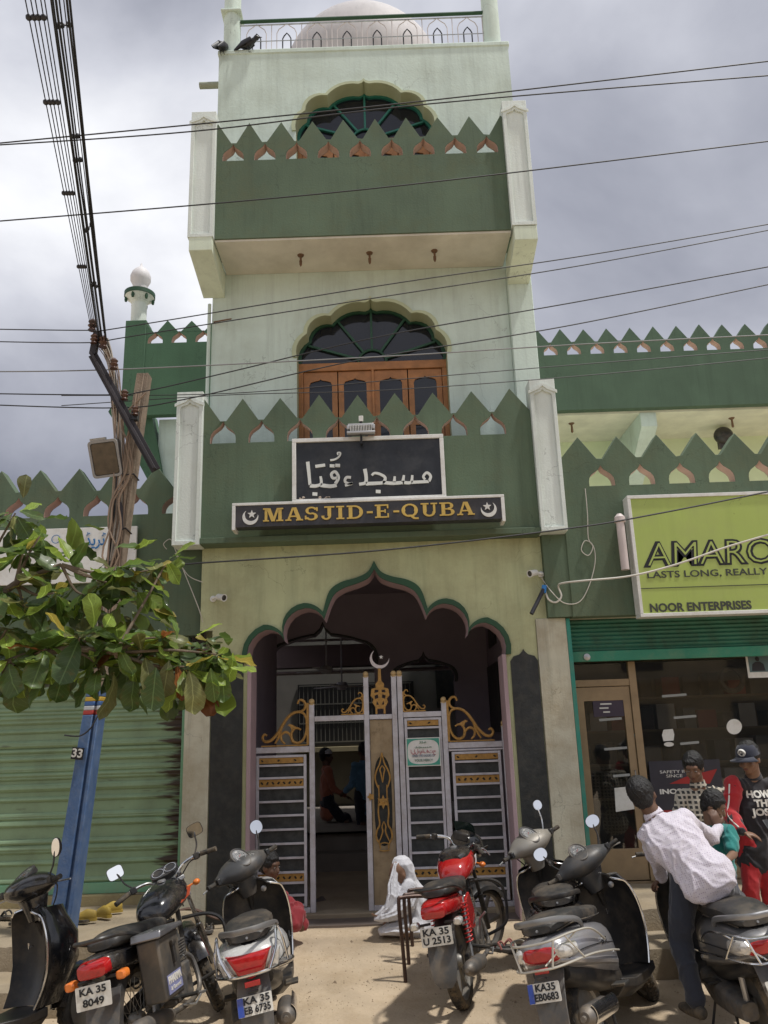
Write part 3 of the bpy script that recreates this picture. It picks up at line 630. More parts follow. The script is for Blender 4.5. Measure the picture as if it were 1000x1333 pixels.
for i, (x, y, w) in enumerate(((795, 937, .22), (803, 975, .24), (878, 906, .24), (892, 934, .22), (898, 968, .18), (812, 1010, .2))):
    q = P(x, y, 8.3); o = obj('tube_light', MB().tube([(q.x - w / 2, 8.3, q.z), (q.x + w / 2, 8.3, q.z + .01)], .012, 8), mat('tube_white', (.8, .8, .78), .4, emis=.25), shopR)
q = P(880, 1028, 7.40)
po = tag(obj('shop_poster', MB().cbox((q.x + .10, 7.401, q.z - .02), (.62, .004, .52)), mat('poster_dark', (.03, .03, .045), .45, var=.3)), 'dark poster on the shop window reading INOSS behind the boys', 'poster')
text('lettering', 'INOSS', .055, face_cam(q.x - .03, 7.397, q.z - .015), sign_wht, po, off=.002, width=.22)
text('lettering', 'SAFETY IN\nSINCE', .035, face_cam(q.x + .0, 7.397, q.z + .13), sign_wht, po, width=.24)
obj('red_flash', MB().slab([(q.x - .05, q.z + .05), (q.x + .30, q.z + .04), (q.x + .38, q.z + .16), (q.x + .12, q.z + .11)], (), 7.397, 7.399), mat('flash_red', (.35, .02, .02), .5), po)
obj('red_strip', MB().cbox((q.x + .10, 7.398, q.z - .20), (.6, .002, .07)), mat('flash_red', (.35, .02, .02), .5), po)
q = P(988, 866, 7.40)
ph = tag(obj('photo_card', MB().cbox((q.x + .08, 7.40, q.z), (.38, .006, .22)), sign_wht), 'card with a man in a dark suit at the top of the shop window', 'picture')
obj('picture', MB().cbox((q.x + .08, 7.395, q.z + .02), (.34, .003, .16)), mat('photo_teal', (.10, .16, .17), .5), ph)
obj('figure', MB().slab([(q.x - .07, q.z - .05), (q.x + .05, q.z - .05), (q.x + .04, q.z + .01), (q.x + .01, q.z + .03), (q.x - .03, q.z + .03), (q.x - .06, q.z + .01)], (), 7.391, 7.393).ell((q.x - .01, 7.391, q.z + .055), (.018, .002, .022)), mat('suit_dark', (.02, .02, .025), .6), ph)
q = P(953, 880, 7.44); tag(obj('wreath', MB().ring([(.10 + .025 * cos(a), .025 * sin(a)) for a in (0, 1.2, 2.4, 3.6, 4.8)], 24, Matrix.Translation((q.x, 7.46, q.z - .03)) @ Matrix.Rotation(pi / 2, 4, 'X')), blk_rubber), 'dark round tyre hanging inside the top of the shop window', 'tyre')

# the light green shop board
bd = thing('shop_sign_board', 'lime green lit shop board reading AMARON above the glass shop front', 'sign')
bx0, by = 2.15, 6.87
obj('face', MB().box((bx0 + .03, by, 2.545), (6.0, by + .02, 3.56)), lime_board, bd)
obj('rim', MB().box((bx0 - .0, by - .012, 2.515), (6.0, by + .13, 2.545)).box((bx0, by - .012, 3.56), (6.0, by + .13, 3.59)).box((bx0, by - .012, 2.546), (bx0 + .028, by + .13, 3.559)), sign_wht, bd, bevel=.003)
obj('rule', MB().box((bx0 + .03, by - .003, 2.757), (6.0, by, 2.763)), dk_text, bd)
lft = P(840, 730, by).x
AMT = face_cam(lft + .69, by - .002, P(900, 722, by).z)
for k, (m_, o_, w_) in enumerate(((ink, .012, 1.38), (lime_board, -.006, 1.355))):
    text('lettering', 'AMARON', .30, Matrix.Translation((0, -.003 * k, 0)) @ AMT, m_, bd, off=o_, width=w_, ext=.001, shear=.10)
text('lettering', 'LASTS LONG, REALLY LONG', .082, face_cam(P(843, 750, by).x + .68, by - .003, P(905, 747, by).z), dk_text, bd, width=1.36, off=.001)
text('lettering', 'NOOR ENTERPRISES', .10, face_cam(P(912, 790, by).x, by - .003, P(912, 790, by).z), dk_text, bd, width=.86, off=.003)
# its dead tube lamp at the side
o = tag(obj('board_lamp', MB().lathe([(0, 0), (.035, .0), (.035, .42), (.048, .425), (.046, .47), (.02, .50), (0, .505)], 16, Matrix.Translation((2.07, 6.88, 2.93))), mat('lamp_pink_white', (.6, .52, .5), .5, var=.1)), 'white vertical tube housing on the green wall beside the lime board', 'lamp')

# platforms and steps right
def rough_box(a, b, amp=.010, cell=.09):
    """worn masonry block: gridded faces, rounded and knocked about"""
    n = [max(2, int(round((b[i] - a[i]) / cell))) for i in range(3)]; idx = {}; vs = []; fs = []
    def vert(i, j, k):
        if (i, j, k) not in idx:
            p = Vector((a[0] + (b[0] - a[0]) * i / n[0], a[1] + (b[1] - a[1]) * j / n[1], a[2] + (b[2] - a[2]) * k / n[2]))
            e_ = (j == 0) + (k == n[2]) + (i in (0, n[0])); q = p * 5; d = Vector((noise.noise(q), noise.noise(q + Vector((9, 0, 0))), noise.noise(q + Vector((0, 9, 0)))))
            p = p + d * amp
            if e_ >= 2:
                c_ = .012 + .016 * max(0, noise.noise(p * 9)); p += Vector((c_ if i == 0 else (-c_ if i == n[0] else 0), c_ if j == 0 else 0, -c_ if k == n[2] else 0))
            idx[(i, j, k)] = len(vs); vs.append(p)
        return idx[(i, j, k)]
    for (u, v, w) in ((0, 1, 2), (1, 2, 0), (0, 2, 1)):
        for side_ in (0, n[w]):
            for i in range(n[u]):
                for j in range(n[v]):
                    f = []
                    for di, dj in ((0, 0), (1, 0), (1, 1), (0, 1)):
                        t = [0, 0, 0]; t[u] = i + di; t[v] = j + dj; t[w] = side_; f.append(vert(*t))
                    fs.append(f)
    return MB().add(vs, fs)
st = structure(obj('pavement_step', rough_box((1.40, 6.42, -.05), (7.2, 7.34, .355)), concrete, ang=60))
structure(obj('pavement_step', rough_box((1.25, 5.95, -.05), (7.2, 6.418, .20)), concrete, ang=60))
obj('kerb_plaster', MB().box((1.60, 7.345, .02), (7.0, 7.38, .30)), plinth_m, shopR)
# left shop
def rusty_end(m, x0, x1):
    """rust that has eaten in from the wet end of the shutter, in sideways streaks"""
    t = m.node_tree; b = [n for n in t.nodes if n.type == 'BSDF_PRINCIPLED'][0]; src = b.inputs['Base Color'].links[0].from_socket
    g = N(t, 'ShaderNodeNewGeometry'); sx = N(t, 'ShaderNodeSeparateXYZ'); t.links.new(g.outputs['Position'], sx.inputs[0])
    mr = N(t, 'ShaderNodeMapRange'); mr.inputs['From Min'].default_value = x0; mr.inputs['From Max'].default_value = x1; t.links.new(sx.outputs['X'], mr.inputs[0])
    mp_ = N(t, 'ShaderNodeMapping'); mp_.inputs['Scale'].default_value = (3, 1, 26); t.links.new(g.outputs['Position'], mp_.inputs[0])
    n = N(t, 'ShaderNodeTexNoise'); n.inputs['Scale'].default_value = 1; n.inputs['Detail'].default_value = 6; t.links.new(mp_.outputs[0], n.inputs['Vector'])
    a = N(t, 'ShaderNodeMath', operation='MULTIPLY'); t.links.new(mr.outputs[0], a.inputs[0]); a.inputs[1].default_value = .36
    ad = N(t, 'ShaderNodeMath', operation='ADD'); t.links.new(a.outputs[0], ad.inputs[0]); t.links.new(n.outputs['Fac'], ad.inputs[1])
    m2 = N(t, 'ShaderNodeMapRange'); m2.inputs['From Min'].default_value = .66; m2.inputs['From Max'].default_value = .80; t.links.new(ad.outputs[0], m2.inputs[0])
    mx_ = N(t, 'ShaderNodeMix', data_type='RGBA'); t.links.new(m2.outputs[0], mx_.inputs[0]); t.links.new(src, mx_.inputs['A']); mx_.inputs['B'].default_value = (.055, .035, .022, 1); t.links.new(mx_.outputs['Result'], b.inputs['Base Color'])
rusty_end(shut_green, -2.42, -2.10)
shopL = thing('shop_building', 'green building left of the arch with a closed roller shutter and toothed terrace wall', 'building')
parapet('terrace_parapet', shopL, -7.0, -1.66, 2.52, 3.65, 3.90, 4.12, [-1.93 - i * .3635 for i in range(14)][::-1], 7.16, .13, green, .235, .20)
obj('wall_corner', MB().box((-1.658, 7.17, 2.6), (-1.652, 7.3, 3.28)), green, shopL)
obj('terrace_slab', MB().box((-7.0, 7.292, 3.2), (-1.66, 10.0, 3.30)).box((-7.0, 10.0, 3.2), (-4.1, 12.6, 3.30)), olive_soffit, shopL)
obj('lintel', MB().box((-7.0, 7.20, 2.32), (-1.77, 7.30, 2.519)), green, shopL)
shL = obj('roller_shutter', MB().box((-4.72, 7.36, .42), (-1.83, 7.37, 2.33)), shut_green, shopL)
sp = .0455
sl_prof = [(0, 0), (-.010, .006), (-.017, .018), (-.014, .032), (-.004, .040), (0, .0455)]
slat0 = None
for k in range(42):
    z = .50 + k * sp
    if z > 2.32: break
    if slat0 is None:
        slat0 = obj('slat', MB().loft([[(x, y + 7.358, zz) for y, zz in sl_prof] for x in (-4.7, -1.835)], closed=False, cap=False), shut_green, shL); slat0.location = (0, 0, z)
    else: share('slat', slat0, shL, (0, 0, z), (radians(random.uniform(-3, 3)), radians(random.uniform(-.12, .12)), 0))
obj('bottom_rail', MB().box((-4.7, 7.335, .415), (-1.835, 7.365, .50)), shut_frame, shL, bevel=.003)
obj('shutter_frame', MB().box((-1.832, 7.29, .415), (-1.765, 7.40, 2.32)), shut_frame, shopL, bevel=.004)
obj('shop_plinth', MB().box((-7.0, 7.28, .0), (-1.55, 7.45, .413)), plinth_m, shopL, bevel=.01)
structure(obj('pavement_step', rough_box((-7.2, 6.05, -.05), (-1.60, 7.277, .33)), concrete, ang=60))
structure(obj('pavement_step', rough_box((-7.2, 5.62, -.05), (-1.95, 6.048, .16)), concrete, ang=60))
structure(obj('pavement_step', rough_box((-1.598, 6.3, -.05), (-1.10, 7.085, .20)), concrete, ang=60))
obj('side_fill', MB().box((-7.0, 7.45, 0), (-4.72, 7.6, 2.5)), green, shopL)
# urdu shop board on the left
sg = thing('shop_sign_board', 'white shop board with blue Urdu lettering on the left green wall behind the pole', 'sign')
a = P(55, 690, 7.1); b = P(176, 735, 7.1)
obj('face', MB().box((a.x - 1.2, 7.10, b.z - .15), (b.x, 7.13, a.z + .01)), sign_wht, sg, bevel=.003)
blue_t = mat('blue_lettering', (.02, .16, .40), .5, var=.1)
text('lettering', '\uFEB1\u0631\uFB89\uFBFE\uFEAE\uFB68', .15, face_cam(P(110, 703, 7.1).x, 7.096, P(110, 704, 7.1).z), blue_t, sg, width=.38, off=.002)
obj('blue_mark', MB().ring([(.035, 0), (.04, 0), (.04, .002), (.035, .002)], 20, Matrix.Translation((P(73, 702, 7.1).x, 7.096, P(73, 702, 7.1).z)) @ Matrix.Rotation(pi / 2, 4, 'X')), blue_t, sg)

# upper wings on the terrace
wr = thing('terrace_wing', 'set back upper wing right of the tower, toothed green parapet over a pale veranda', 'building')
parapet('wing_parapet', wr, 2.30, 10.0, 6.41, 7.36, 7.58, 7.81, [2.75 + i * .3725 for i in range(19)], 11.8, .13, mat('wing_right_green', (.075, .125, .080), .8, var=.12, vs=1.6, bump=.2, bs=45, streak=.4), .22, .20)
obj('veranda_ceiling', MB().box((1.7, 11.95, 6.38), (10, 14.0, 6.5)), mat('veranda_soffit', (.72, .72, .58), .9), wr)
obj('veranda_wall', MB().box((1.7, 13.2, 3.3), (10, 13.35, 6.38)), mat('veranda_wall', (.68, .76, .50), .9, var=.06), wr)
obj('beam', MB().loft([[(x, y, z) for y, z in ((11.94, 6.378), (11.94, 6.15), (13.19, 5.35), (13.19, 6.378))] for x in (4.10, 4.35)]), mint, wr, ang=30)
for px in (958,):
    q = P(px, 655, 13.1); w_ = obj('arched_window', MB().slab(foil(q.x + .25, 4.72, .95), (), 13.16, 13.198), glass_dk, wr)
    bb = MB()
    for a in (18, 54, 90, 126, 162): bb.bar((q.x + .25 + .15 * cos(radians(a)), 13.15, 4.72 + .15 * sin(radians(a))), (q.x + .25 + .6 * cos(radians(a)), 13.15, 4.72 + .6 * sin(radians(a))), .025, .03, (0, 1, 0))
    obj('fanlight_bar', bb, arch_green, w_)
q = P(762, 655, 13.1); obj('arched_window', MB().slab(foil(q.x - .45, 4.60, 1.0), (), 13.16, 13.198), glass_dk, wr)
for px in (743, 952):
    q = P(px, 541, 12.3); obj('ceiling_hook', MB().lathe([(.05, 0), (.03, -.02), (.015, -.03), (.02, -.15), (0, -.17)], 10, Matrix.Translation((q.x, 12.3, 6.38))), hook_m, wr)
q = P(942, 567, 12.6); tag(obj('flood_lamp', MB().ell(tuple(q), (.16, .12, .15)).cbox((q.x, q.y + .02, q.z - .1), (.2, .06, .25)), blk_plastic), 'black lamp under the right veranda ceiling above the terrace wall', 'lamp')
wl = thing('terrace_wing', 'set back upper wing left of the tower with a dark green parapet beside the minaret', 'building')
q0, q1 = P(164, 416, 11.8), P(276, 416, 11.8)
parapet('wing_parapet', wl, q0.x + .34, -1.72, 6.56, 7.80, 8.0, 8.20, [P(202, 447, 11.8).x + i * .385 for i in range(5)], 11.8, .13, green_dk, .24, .21)
obj('corner_block', MB().box((q0.x, 11.79, 6.56), (q0.x + .339, 12.1, 8.22)), green_dk, wl, bevel=.01)
wlw = obj('wing_wall', MB().box((P(205, 600, 12.0).x, 12.0, 3.3), (-1.7, 12.2, 6.558)), mint, wl)
lw = MB(); q = [P(163, 498, 11.9), P(140, 535, 11.9), P(164, 572, 11.9), P(200, 640, 11.9), P(215, 640, 11.9), P(196, 535, 11.9)]
lw.slab([(p.x, p.z) for p in q][::-1], (), 11.93, 12.3)
obj('side_bracket', lw, green_dk, wl)
obj('wing_back', MB().box((q0.x + .1, 13.4, 3.3), (-1.7, 13.6, 6.5)), mint, wl)
# minaret
mp_ = P(180.5, 414, 12.0); mn = thing('minaret', 'small white minaret with round knob and green ringed gallery on the left wing corner', 'minaret', (mp_.x, 12.0, 8.22))
obj('shaft', MB().lathe([(.125, 0), (.125, .46)], 24), white_p, mn)
obj('gallery', MB().lathe([(.125, .40), (.16, .46), (.235, .52), (.235, .53)], 28), white_p, mn)
obj('gallery_rail', MB().ring([(.225, .53), (.25, .53), (.25, .60), (.225, .60)], 28), arch_green, mn)
obj('gallery_floor', MB().lathe([(0, .53), (.224, .53), (.224, .535), (0, .535)], 24), white_p, mn)
for k in range(6):
    a = 2 * pi * k / 6 + .3; obj('gallery_knob', MB().lathe([(0, .42), (.02, .43), (.028, .47), (.02, .52), (0, .53)], 8, Matrix.Translation((.215 * cos(a), .215 * sin(a), 0))), arch_green, mn)
obj('knob', MB().lathe([(a, b) for a, b in ((.115, .536), (.12, .70), (.125, .76), (.165, .84), (.168, .92), (.14, 1.0), (.09, 1.06), (.04, 1.10), (.02, 1.13), (.012, 1.17), (0, 1.19))], 28), mat('knob_white', (.68, .66, .66), .6, var=.05), mn)

# buildings on the other side of the street (what the windows and mirrors look at)
far = thing('street_house', 'plain ochre house across the street, seen only in reflections', 'house', (0, -11, 0))
obj('wall', MB().box((-14, -4, 0), (14, 0, 4.2)), mat('ochre_wall', (.42, .36, .26), .9, var=.15, streak=.4), far)
for i in range(8):
    for z in (.9, 3.2): obj('window', MB().box((-12.5 + i * 3.3, .0, z), (-11.2 + i * 3.3, .03, z + 1.3)), glass_dk, far)
obj('sunshade', MB().box((-14, .01, 2.8), (14, .7, 2.92)), concrete, far)
# ------------------------------------------------------------------ signs on the lower balcony
def star_pts(cx, cz, r, rot=pi / 2, q=.42): return [(cx + (r if i % 2 == 0 else r * q) * cos(rot + i * pi / 5), cz + (r if i % 2 == 0 else r * q) * sin(rot + i * pi / 5)) for i in range(10)]
def crescent_pts(cx, cz, R, ang, t=.80, d=.32, n=22):
    """crescent opening towards ang"""
    r2 = R * t; ox = R * d
    # outer arc and inner arc meet where the circles cross
    a = math.acos(max(-1, min(1, (ox * ox + R * R - r2 * r2) / (2 * ox * R))))
    b = math.acos(max(-1, min(1, (ox * ox + r2 * r2 - R * R) / (2 * ox * r2))))
    o = [(R * cos(a + (2 * pi - 2 * a) * i / n), R * sin(a + (2 * pi - 2 * a) * i / n)) for i in range(n + 1)]
    b_ = pi - b
    inn_ = [(ox + r2 * cos(-b_ - (2 * pi - 2 * b_) * i / n), r2 * sin(-b_ - (2 * pi - 2 * b_) * i / n)) for i in range(1, n)]
    c, s = cos(ang), sin(ang)
    return [(cx + x * c - y * s, cz + x * s + y * c) for x, y in o + inn_]
SY = 6.78
ps = thing('mosque_sign', 'black sign with white Arabic lettering in a white frame on the lower balcony', 'sign')
obj('board', MB().box((-.765, SY + .01, 3.625), (.515, SY + .10, 4.165)), sign_blk, ps)
obj('frame', MB().box((-.80, SY - .01, 3.597), (.55, SY + .12, 3.63)).box((-.80, SY - .01, 4.16), (.55, SY + .12, 4.195)).box((-.80, SY - .01, 3.6305), (-.765, SY + .12, 4.1595)).box((.515, SY - .01, 3.6305), (.55, SY + .12, 4.1595)), sign_wht, ps, bevel=.003)
def L2(x, z): return (x, z)
awht = mat('letter_white', (.72, .74, .70), .5, var=.05)
def stroke(pts, w0, w1=None, y=SY - .002, n=5):
    """flat pen stroke of changing width"""
    p = catmull([Vector((a, b, 0)) for a, b in pts], n); w1 = w0 if w1 is None else w1; m = len(p); l = []; r = []
    for i, q in enumerate(p):
        t = (p[min(i + 1, m - 1)] - p[max(i - 1, 0)]).normalized(); nrm = Vector((-t.y, t.x, 0)); w = (w0 + (w1 - w0) * i / (m - 1)) / 2
        l.append((q.x + nrm.x * w, y, q.y + nrm.y * w)); r.append((q.x - nrm.x * w, y, q.y - nrm.y * w))
    mb = MB(); k = len(l)
    mb.loft([l, r, [(a, y + .012, c) for a, _, c in r], [(a, y + .012, c) for a, _, c in l], l], cap=False, closed=False)
    return mb
# the lettering follows the painted strokes: position in the photo's pixels measured on the board plane
def S2(x, y):                      # crop coordinates of the sign to board coordinates
    q = P(370 + x * .3, 560 + y * .3, SY); return (q.x, q.z)
strokes = [([(102, 137), (108, 195), (112, 238)], 15, 12), ([(112, 240), (135, 242), (160, 232), (158, 200)], 16, 10),
           ([(158, 238), (200, 243), (228, 238)], 16, 15), ([(222, 232), (236, 205), (222, 180), (205, 190), (212, 208), (232, 205)], 13, 11),
           ([(290, 205), (270, 205), (264, 222), (280, 232), (297, 230), (264, 240)], 12, 10),
           ([(350, 168), (356, 205), (352, 228), (325, 234)], 16, 12), ([(354, 232), (400, 230), (430, 226), (438, 205), (415, 190), (392, 186), (380, 196)], 15, 9),
           ([(428, 226), (470, 230), (520, 226)], 14, 14), ([(478, 226), (480, 200)], 14, 9), ([(515, 224), (520, 195)], 14, 9), ([(515, 226), (550, 226), (556, 195)], 14, 10), ([(552, 226), (590, 224), (628, 222)], 13, 12),
           ([(628, 222), (636, 200), (620, 184), (604, 200), (612, 214)], 12, 10), ([(135, 157), (178, 151)], 13, 13), ([(200, 130), (222, 126), (240, 112), (244, 98), (232, 98), (234, 108)], 8, 6)]
px = .3 * 7.3 / 1050
for pts, w0, w1 in strokes: obj('lettering', stroke([S2(*p) for p in pts], w0 * px, w1 * px), awht, ps, smooth=False)
for x, y in ((208, 155), (232, 153), (408, 266), (133, 277)):
    q = S2(x, y); obj('letter_dot', MB().slab([(q[0] - .021, q[1] - .012), (q[0] + .021, q[1] - .016), (q[0] + .022, q[1] + .013), (q[0] - .020, q[1] + .016)], (), SY - .004, SY + .01), awht, ps)
rr = random.Random(4)
for cx, n in ((170, 7), (85, 4), (560, 8), (655, 4)):          # scraps of old plaster stuck along the bottom
    for i in range(n):
        q = S2(cx + rr.uniform(-25, 25), 295 + rr.uniform(-6, 8)); s = rr.uniform(.008, .024)
        obj('paint_flake', MB().slab([(q[0] + s * cos(t) * rr.uniform(.6, 1.2), q[1] + s * .7 * sin(t)) for t in (0, 1, 2, 3, 4.1, 5.2)], (), SY - .001, SY + .01), mat('flake', (.5, .42, .34), .9), ps)
ns = thing('name_sign', 'long black name sign reading MASJID-E-QUBA in gold letters between two crescents', 'sign')
NY = 6.72
obj('board', MB().box((-1.285, NY + .01, 3.385), (1.015, NY + .13, 3.575)), mat('sign_slate', (.035, .035, .042), .45, var=.2, streak=.3, dirt=DUST, dirt_amt=.12), ns)
obj('frame', MB().box((-1.315, NY, 3.576), (1.045, NY + .16, 3.60)).box((-1.315, NY, 3.36), (-1.286, NY + .16, 3.5755)).box((1.016, NY, 3.36), (1.045, NY + .16, 3.5755)), sign_wht, ns, bevel=.003)
# slab serif letters
def slab_letter(ch, x, z, h):
    """returns (mesh, advance); stems .2, serifs .09 of the height"""
    mb = MB(); S = .22; T = .10; cnt = [0]
    def B(x0, z0, x1, z1): cnt[0] += 1; d = cnt[0] * .0004; mb.box((x + x0 * h, NY - .002 - d, z + z0 * h), (x + x1 * h, NY + .012, z + z1 * h))
    def D(p, q, w):
        cnt[0] += 1; d = cnt[0] * .0004; w /= 2
        mb.slab([(x + (p[0] - w) * h, z + p[1] * h), (x + (p[0] + w) * h, z + p[1] * h), (x + (q[0] + w) * h, z + q[1] * h), (x + (q[0] - w) * h, z + q[1] * h)], (), NY - .002 - d, NY + .012)
    def ARC(cx, cz, rx, rz, a0, a1, w0, w1=None):
        cnt[0] += 1; d = cnt[0] * .0004; w1 = w1 or w0; n = 18; o = []; i_ = []
        for k in range(n + 1):
            a = radians(a0 + (a1 - a0) * k / n); thick = w0 + (w1 - w0) * abs(sin(a))
            o.append((x + (cx + rx * cos(a)) * h, z + (cz + rz * sin(a)) * h)); i_.append((x + (cx + (rx - thick) * cos(a)) * h, z + (cz + (rz - min(thick, .16)) * sin(a)) * h))
        mb.slab(o + i_[::-1], (), NY - .002 - d, NY + .012)
    if ch == 'M': B(.1, 0, .26, 1); B(.92, 0, 1.12, 1); D((.32, 1), (.62, 0), .24); D((.90, 1), (.62, 0), .14); B(0, 0, .36, T); B(.80, 0, 1.22, T); B(0, 1 - T, .34, 1); B(.9, 1 - T, 1.22, 1); return mb, 1.30
    if ch == 'A': D((.16, 0), (.46, 1), .13); D((.86, 0), (.54, 1), .24); B(.26, .28, .74, .38); B(0, 0, .36, T); B(.64, 0, 1.06, T); return mb, 1.10
    if ch == 'S': ARC(.42, .72, .36, .29, 20, 270, .20, .11); ARC(.42, .28, .38, .29, -160, 90, .22, .11); B(.70, .68, .80, .96); B(.02, .06, .12, .34); return mb, .92
    if ch == 'J': B(.42, .3, .64, 1); ARC(.34, .30, .30, .31, -180, 0, .20, .12); B(.22, 1 - T, .84, 1); return mb, .90
    if ch == 'I': B(.13, 0, .35, 1); B(0, 0, .48, T); B(0, 1 - T, .48, 1); return mb, .58
    if ch == 'D': B(.12, 0, .34, 1); B(0, 0, .5, T); B(0, 1 - T, .5, 1); ARC(.46, .5, .52, .5, -90, 90, .24, .11); return mb, 1.08
    if ch == 'E': B(.12, 0, .34, 1); B(0, 0, .84, T); B(0, 1 - T, .82, 1); B(.34, .45, .6, .55); B(.58, .36, .66, .64); B(.75, 0, .84, .32); B(.73, .70, .82, 1); return mb, .98
    if ch == 'Q': ARC(.5, .5, .5, .5, 0, 360, .24, .11); D((.82, -.16), (.5, .16), .22); B(.78, -.18, 1.02, -.06); return mb, 1.12
    if ch == 'U': B(.13, .32, .35, 1); B(.74, .32, .88, 1); ARC(.505, .34, .375, .36, -180, 0, .20, .12); B(0, 1 - T, .48, 1); B(.6, 1 - T, 1.0, 1); return mb, 1.08
    if ch == 'B': B(.12, 0, .34, 1); B(0, 0, .5, T); B(0, 1 - T, .5, 1); B(.3, .46, .6, .55); ARC(.50, .75, .34, .255, -90, 90, .22, .10); ARC(.50, .27, .40, .275, -90, 90, .24, .10); return mb, 1.0
    if ch == '-': B(.08, .38, .44, .52); return mb, .52
word = 'MASJID-E-QUBA'; hgt = .118
adv = sum(slab_letter(c, 0, 0, 1)[1] + .05 for c in word); x0w, x1w = -1.045, .795; kx = (x1w - x0w) / (adv * hgt)
x = x0w
for c in word:
    mb, a = slab_letter(c, 0, 0, hgt); mb.v = [Vector((x + v.x * kx, v.y, 3.425 + v.z)) for v in mb.v]
    obj('lettering', mb, sign_gold, ns, smooth=False); x += (a + .05) * hgt * kx
for cx, an, sx in ((-1.155, radians(70), .02), (.905, radians(110), -.02)):
    obj('crescent', MB().slab(crescent_pts(cx, 3.47, .068, an, .84, .34)[::1], (), NY - .002, NY + .012), sign_wht, ns, ang=30)
    obj('star', MB().slab(star_pts(cx + sx * .6, 3.495, .038), (), NY - .003, NY + .012), sign_wht, ns)
# small flood light standing on the balcony edge above the sign
fl = thing('flood_light', 'small slotted flood light on a stalk above the black Arabic sign', 'lamp', (-.18, 6.72, 4.27))
obj('heatsink', MB().box((-.115, -.03, -.0), (.115, .03, .02)).box((-.125, -.045, -.075), (.125, .0, -.055)).box((-.125, -.045, -.035), (-.10, 0, -.0)).box((.10, -.045, -.035), (.125, 0, -.0)), mat('light_casing', (.5, .5, .5), .4, metal=.4), fl, bevel=.003)
for i in range(14): obj('fin', MB().box((-.095 + i * .0142, -.042, -.053), (-.089 + i * .0142, .02, -.002)), sign_wht, fl)
obj('case', MB().box((-.12, .001, -.07), (.12, .05, .03)), blk_plastic, fl)
obj('stalk', MB().box((-.01, .0, -.16), (.01, .02, -.08)).box((-.012, 0, .02), (.012, .02, .05)), ink, fl)
obj('sensor', MB().box((-.018, -.01, .05), (.022, .02, .10)), sign_wht, fl, bevel=.004)
obj('arm', MB().tube([(0, .02, -.15), (0, .17, -.10)], .012, 6), ink, fl)

# ------------------------------------------------------------------ security cameras, hoses, cables on the wall
def cctv(label, px, py, sx):
    q = P(px, py, 7.1); c = thing('security_camera', label, 'camera', (q.x, 7.095, q.z))
    obj('bracket', MB().lathe([(.0, 0), (.028, 0), (.028, .015), (.012, .02), (.010, .05), (0, .05)], 12, Matrix.Rotation(pi / 2, 4, 'X')).tube([(0, -.045, 0), (sx * .05, -.06, .005)], .010, 8), sign_wht, c)
    M = Matrix.Translation((sx * .045, -.06, .01)) @ Vector((sx * .75, -.6, -.22)).to_track_quat('Z', 'Y').to_matrix().to_4x4()
    obj('housing', MB().lathe([(0, 0), (.022, .003), (.028, .02), (.028, .085), (.033, .09), (.033, .10), (.026, .10), (.024, .095), (0, .095)], 18, M), sign_wht, c)
    obj('lens', MB().lathe([(0, .096), (.024, .096), (.02, .099), (0, .100)], 16, M), blk_plastic, c)
cctv('white security camera on the yellow wall left of the lobed arch', 278, 780, 1)
cctv('white security camera on the yellow wall right of the lobed arch', 704, 748, -1)
bp = thing('black_pipe', 'short black hose with blue tape hanging beside the right security camera', 'pipe')
a, b = P(709, 765, 7.0), P(692, 799, 6.93)
obj('hose', MB().tube([a, (a + b) / 2, b], .018, 10), mat('hose_black', (.02, .02, .028), .5), bp); obj('tape', MB().tube([a + Vector((.0, -.001, .02)), a + Vector((-.012, -.001, -.045))], .022, 10), mat('tape_blue', (.03, .2, .55), .5), bp)
def cable(name, label, pts, r, m, cat='cable', group=None, n=7, seg=5, cl=False):
    o = obj(name, MB().tube(catmull([Vector(p) for p in pts], n, cl), r, seg, closed=cl), m); return tag(o, label, cat, group)
cable('white_cable', 'thick white cable looping from the right camera up across the lime board', [P(709, 766, 7.02), P(714, 780, 7.0), P(724, 784, 7.0), P(731, 776, 7.0), P(727, 763, 7.0), P(734, 759, 6.9), P(760, 756, 6.8), P(820, 750, 6.78), P(880, 735, 6.7), P(950, 711, 6.6), P(1040, 685, 6.4)], .009, wire_w)
cable('thin_cable', 'thin pale cable hanging in a loop on the green wall left of the lime board', [P(762, 636, 7.01), P(765, 670, 7.0), P(766, 700, 7.0), P(772, 712, 7.0), P(766, 723, 7.0), P(757, 716, 7.0), P(762, 704, 7.0), P(772, 710, 7.0), P(775, 730, 7.0), P(768, 760, 7.0), P(755, 783, 7.0), P(735, 785, 7.0), P(718, 770, 7.0), P(705, 752, 7.08)], .0045, wire_w)
cable('thin_cable', 'thin pale cable curling down beside the left balcony pillar to the left camera', [P(217, 715, 7.1), P(213, 708, 7.08), P(222, 702, 7.08), P(228, 715, 7.08), P(240, 745, 7.08), P(258, 790, 7.05), P(264, 810, 7.08)], .004, wire_w)
cable('thin_cable', 'thin pale cable crossing from the green wall to the yellow wall left of the arch', [P(228, 720, 7.12), P(244, 748, 7.1), P(264, 758, 7.07)], .004, wire_w)

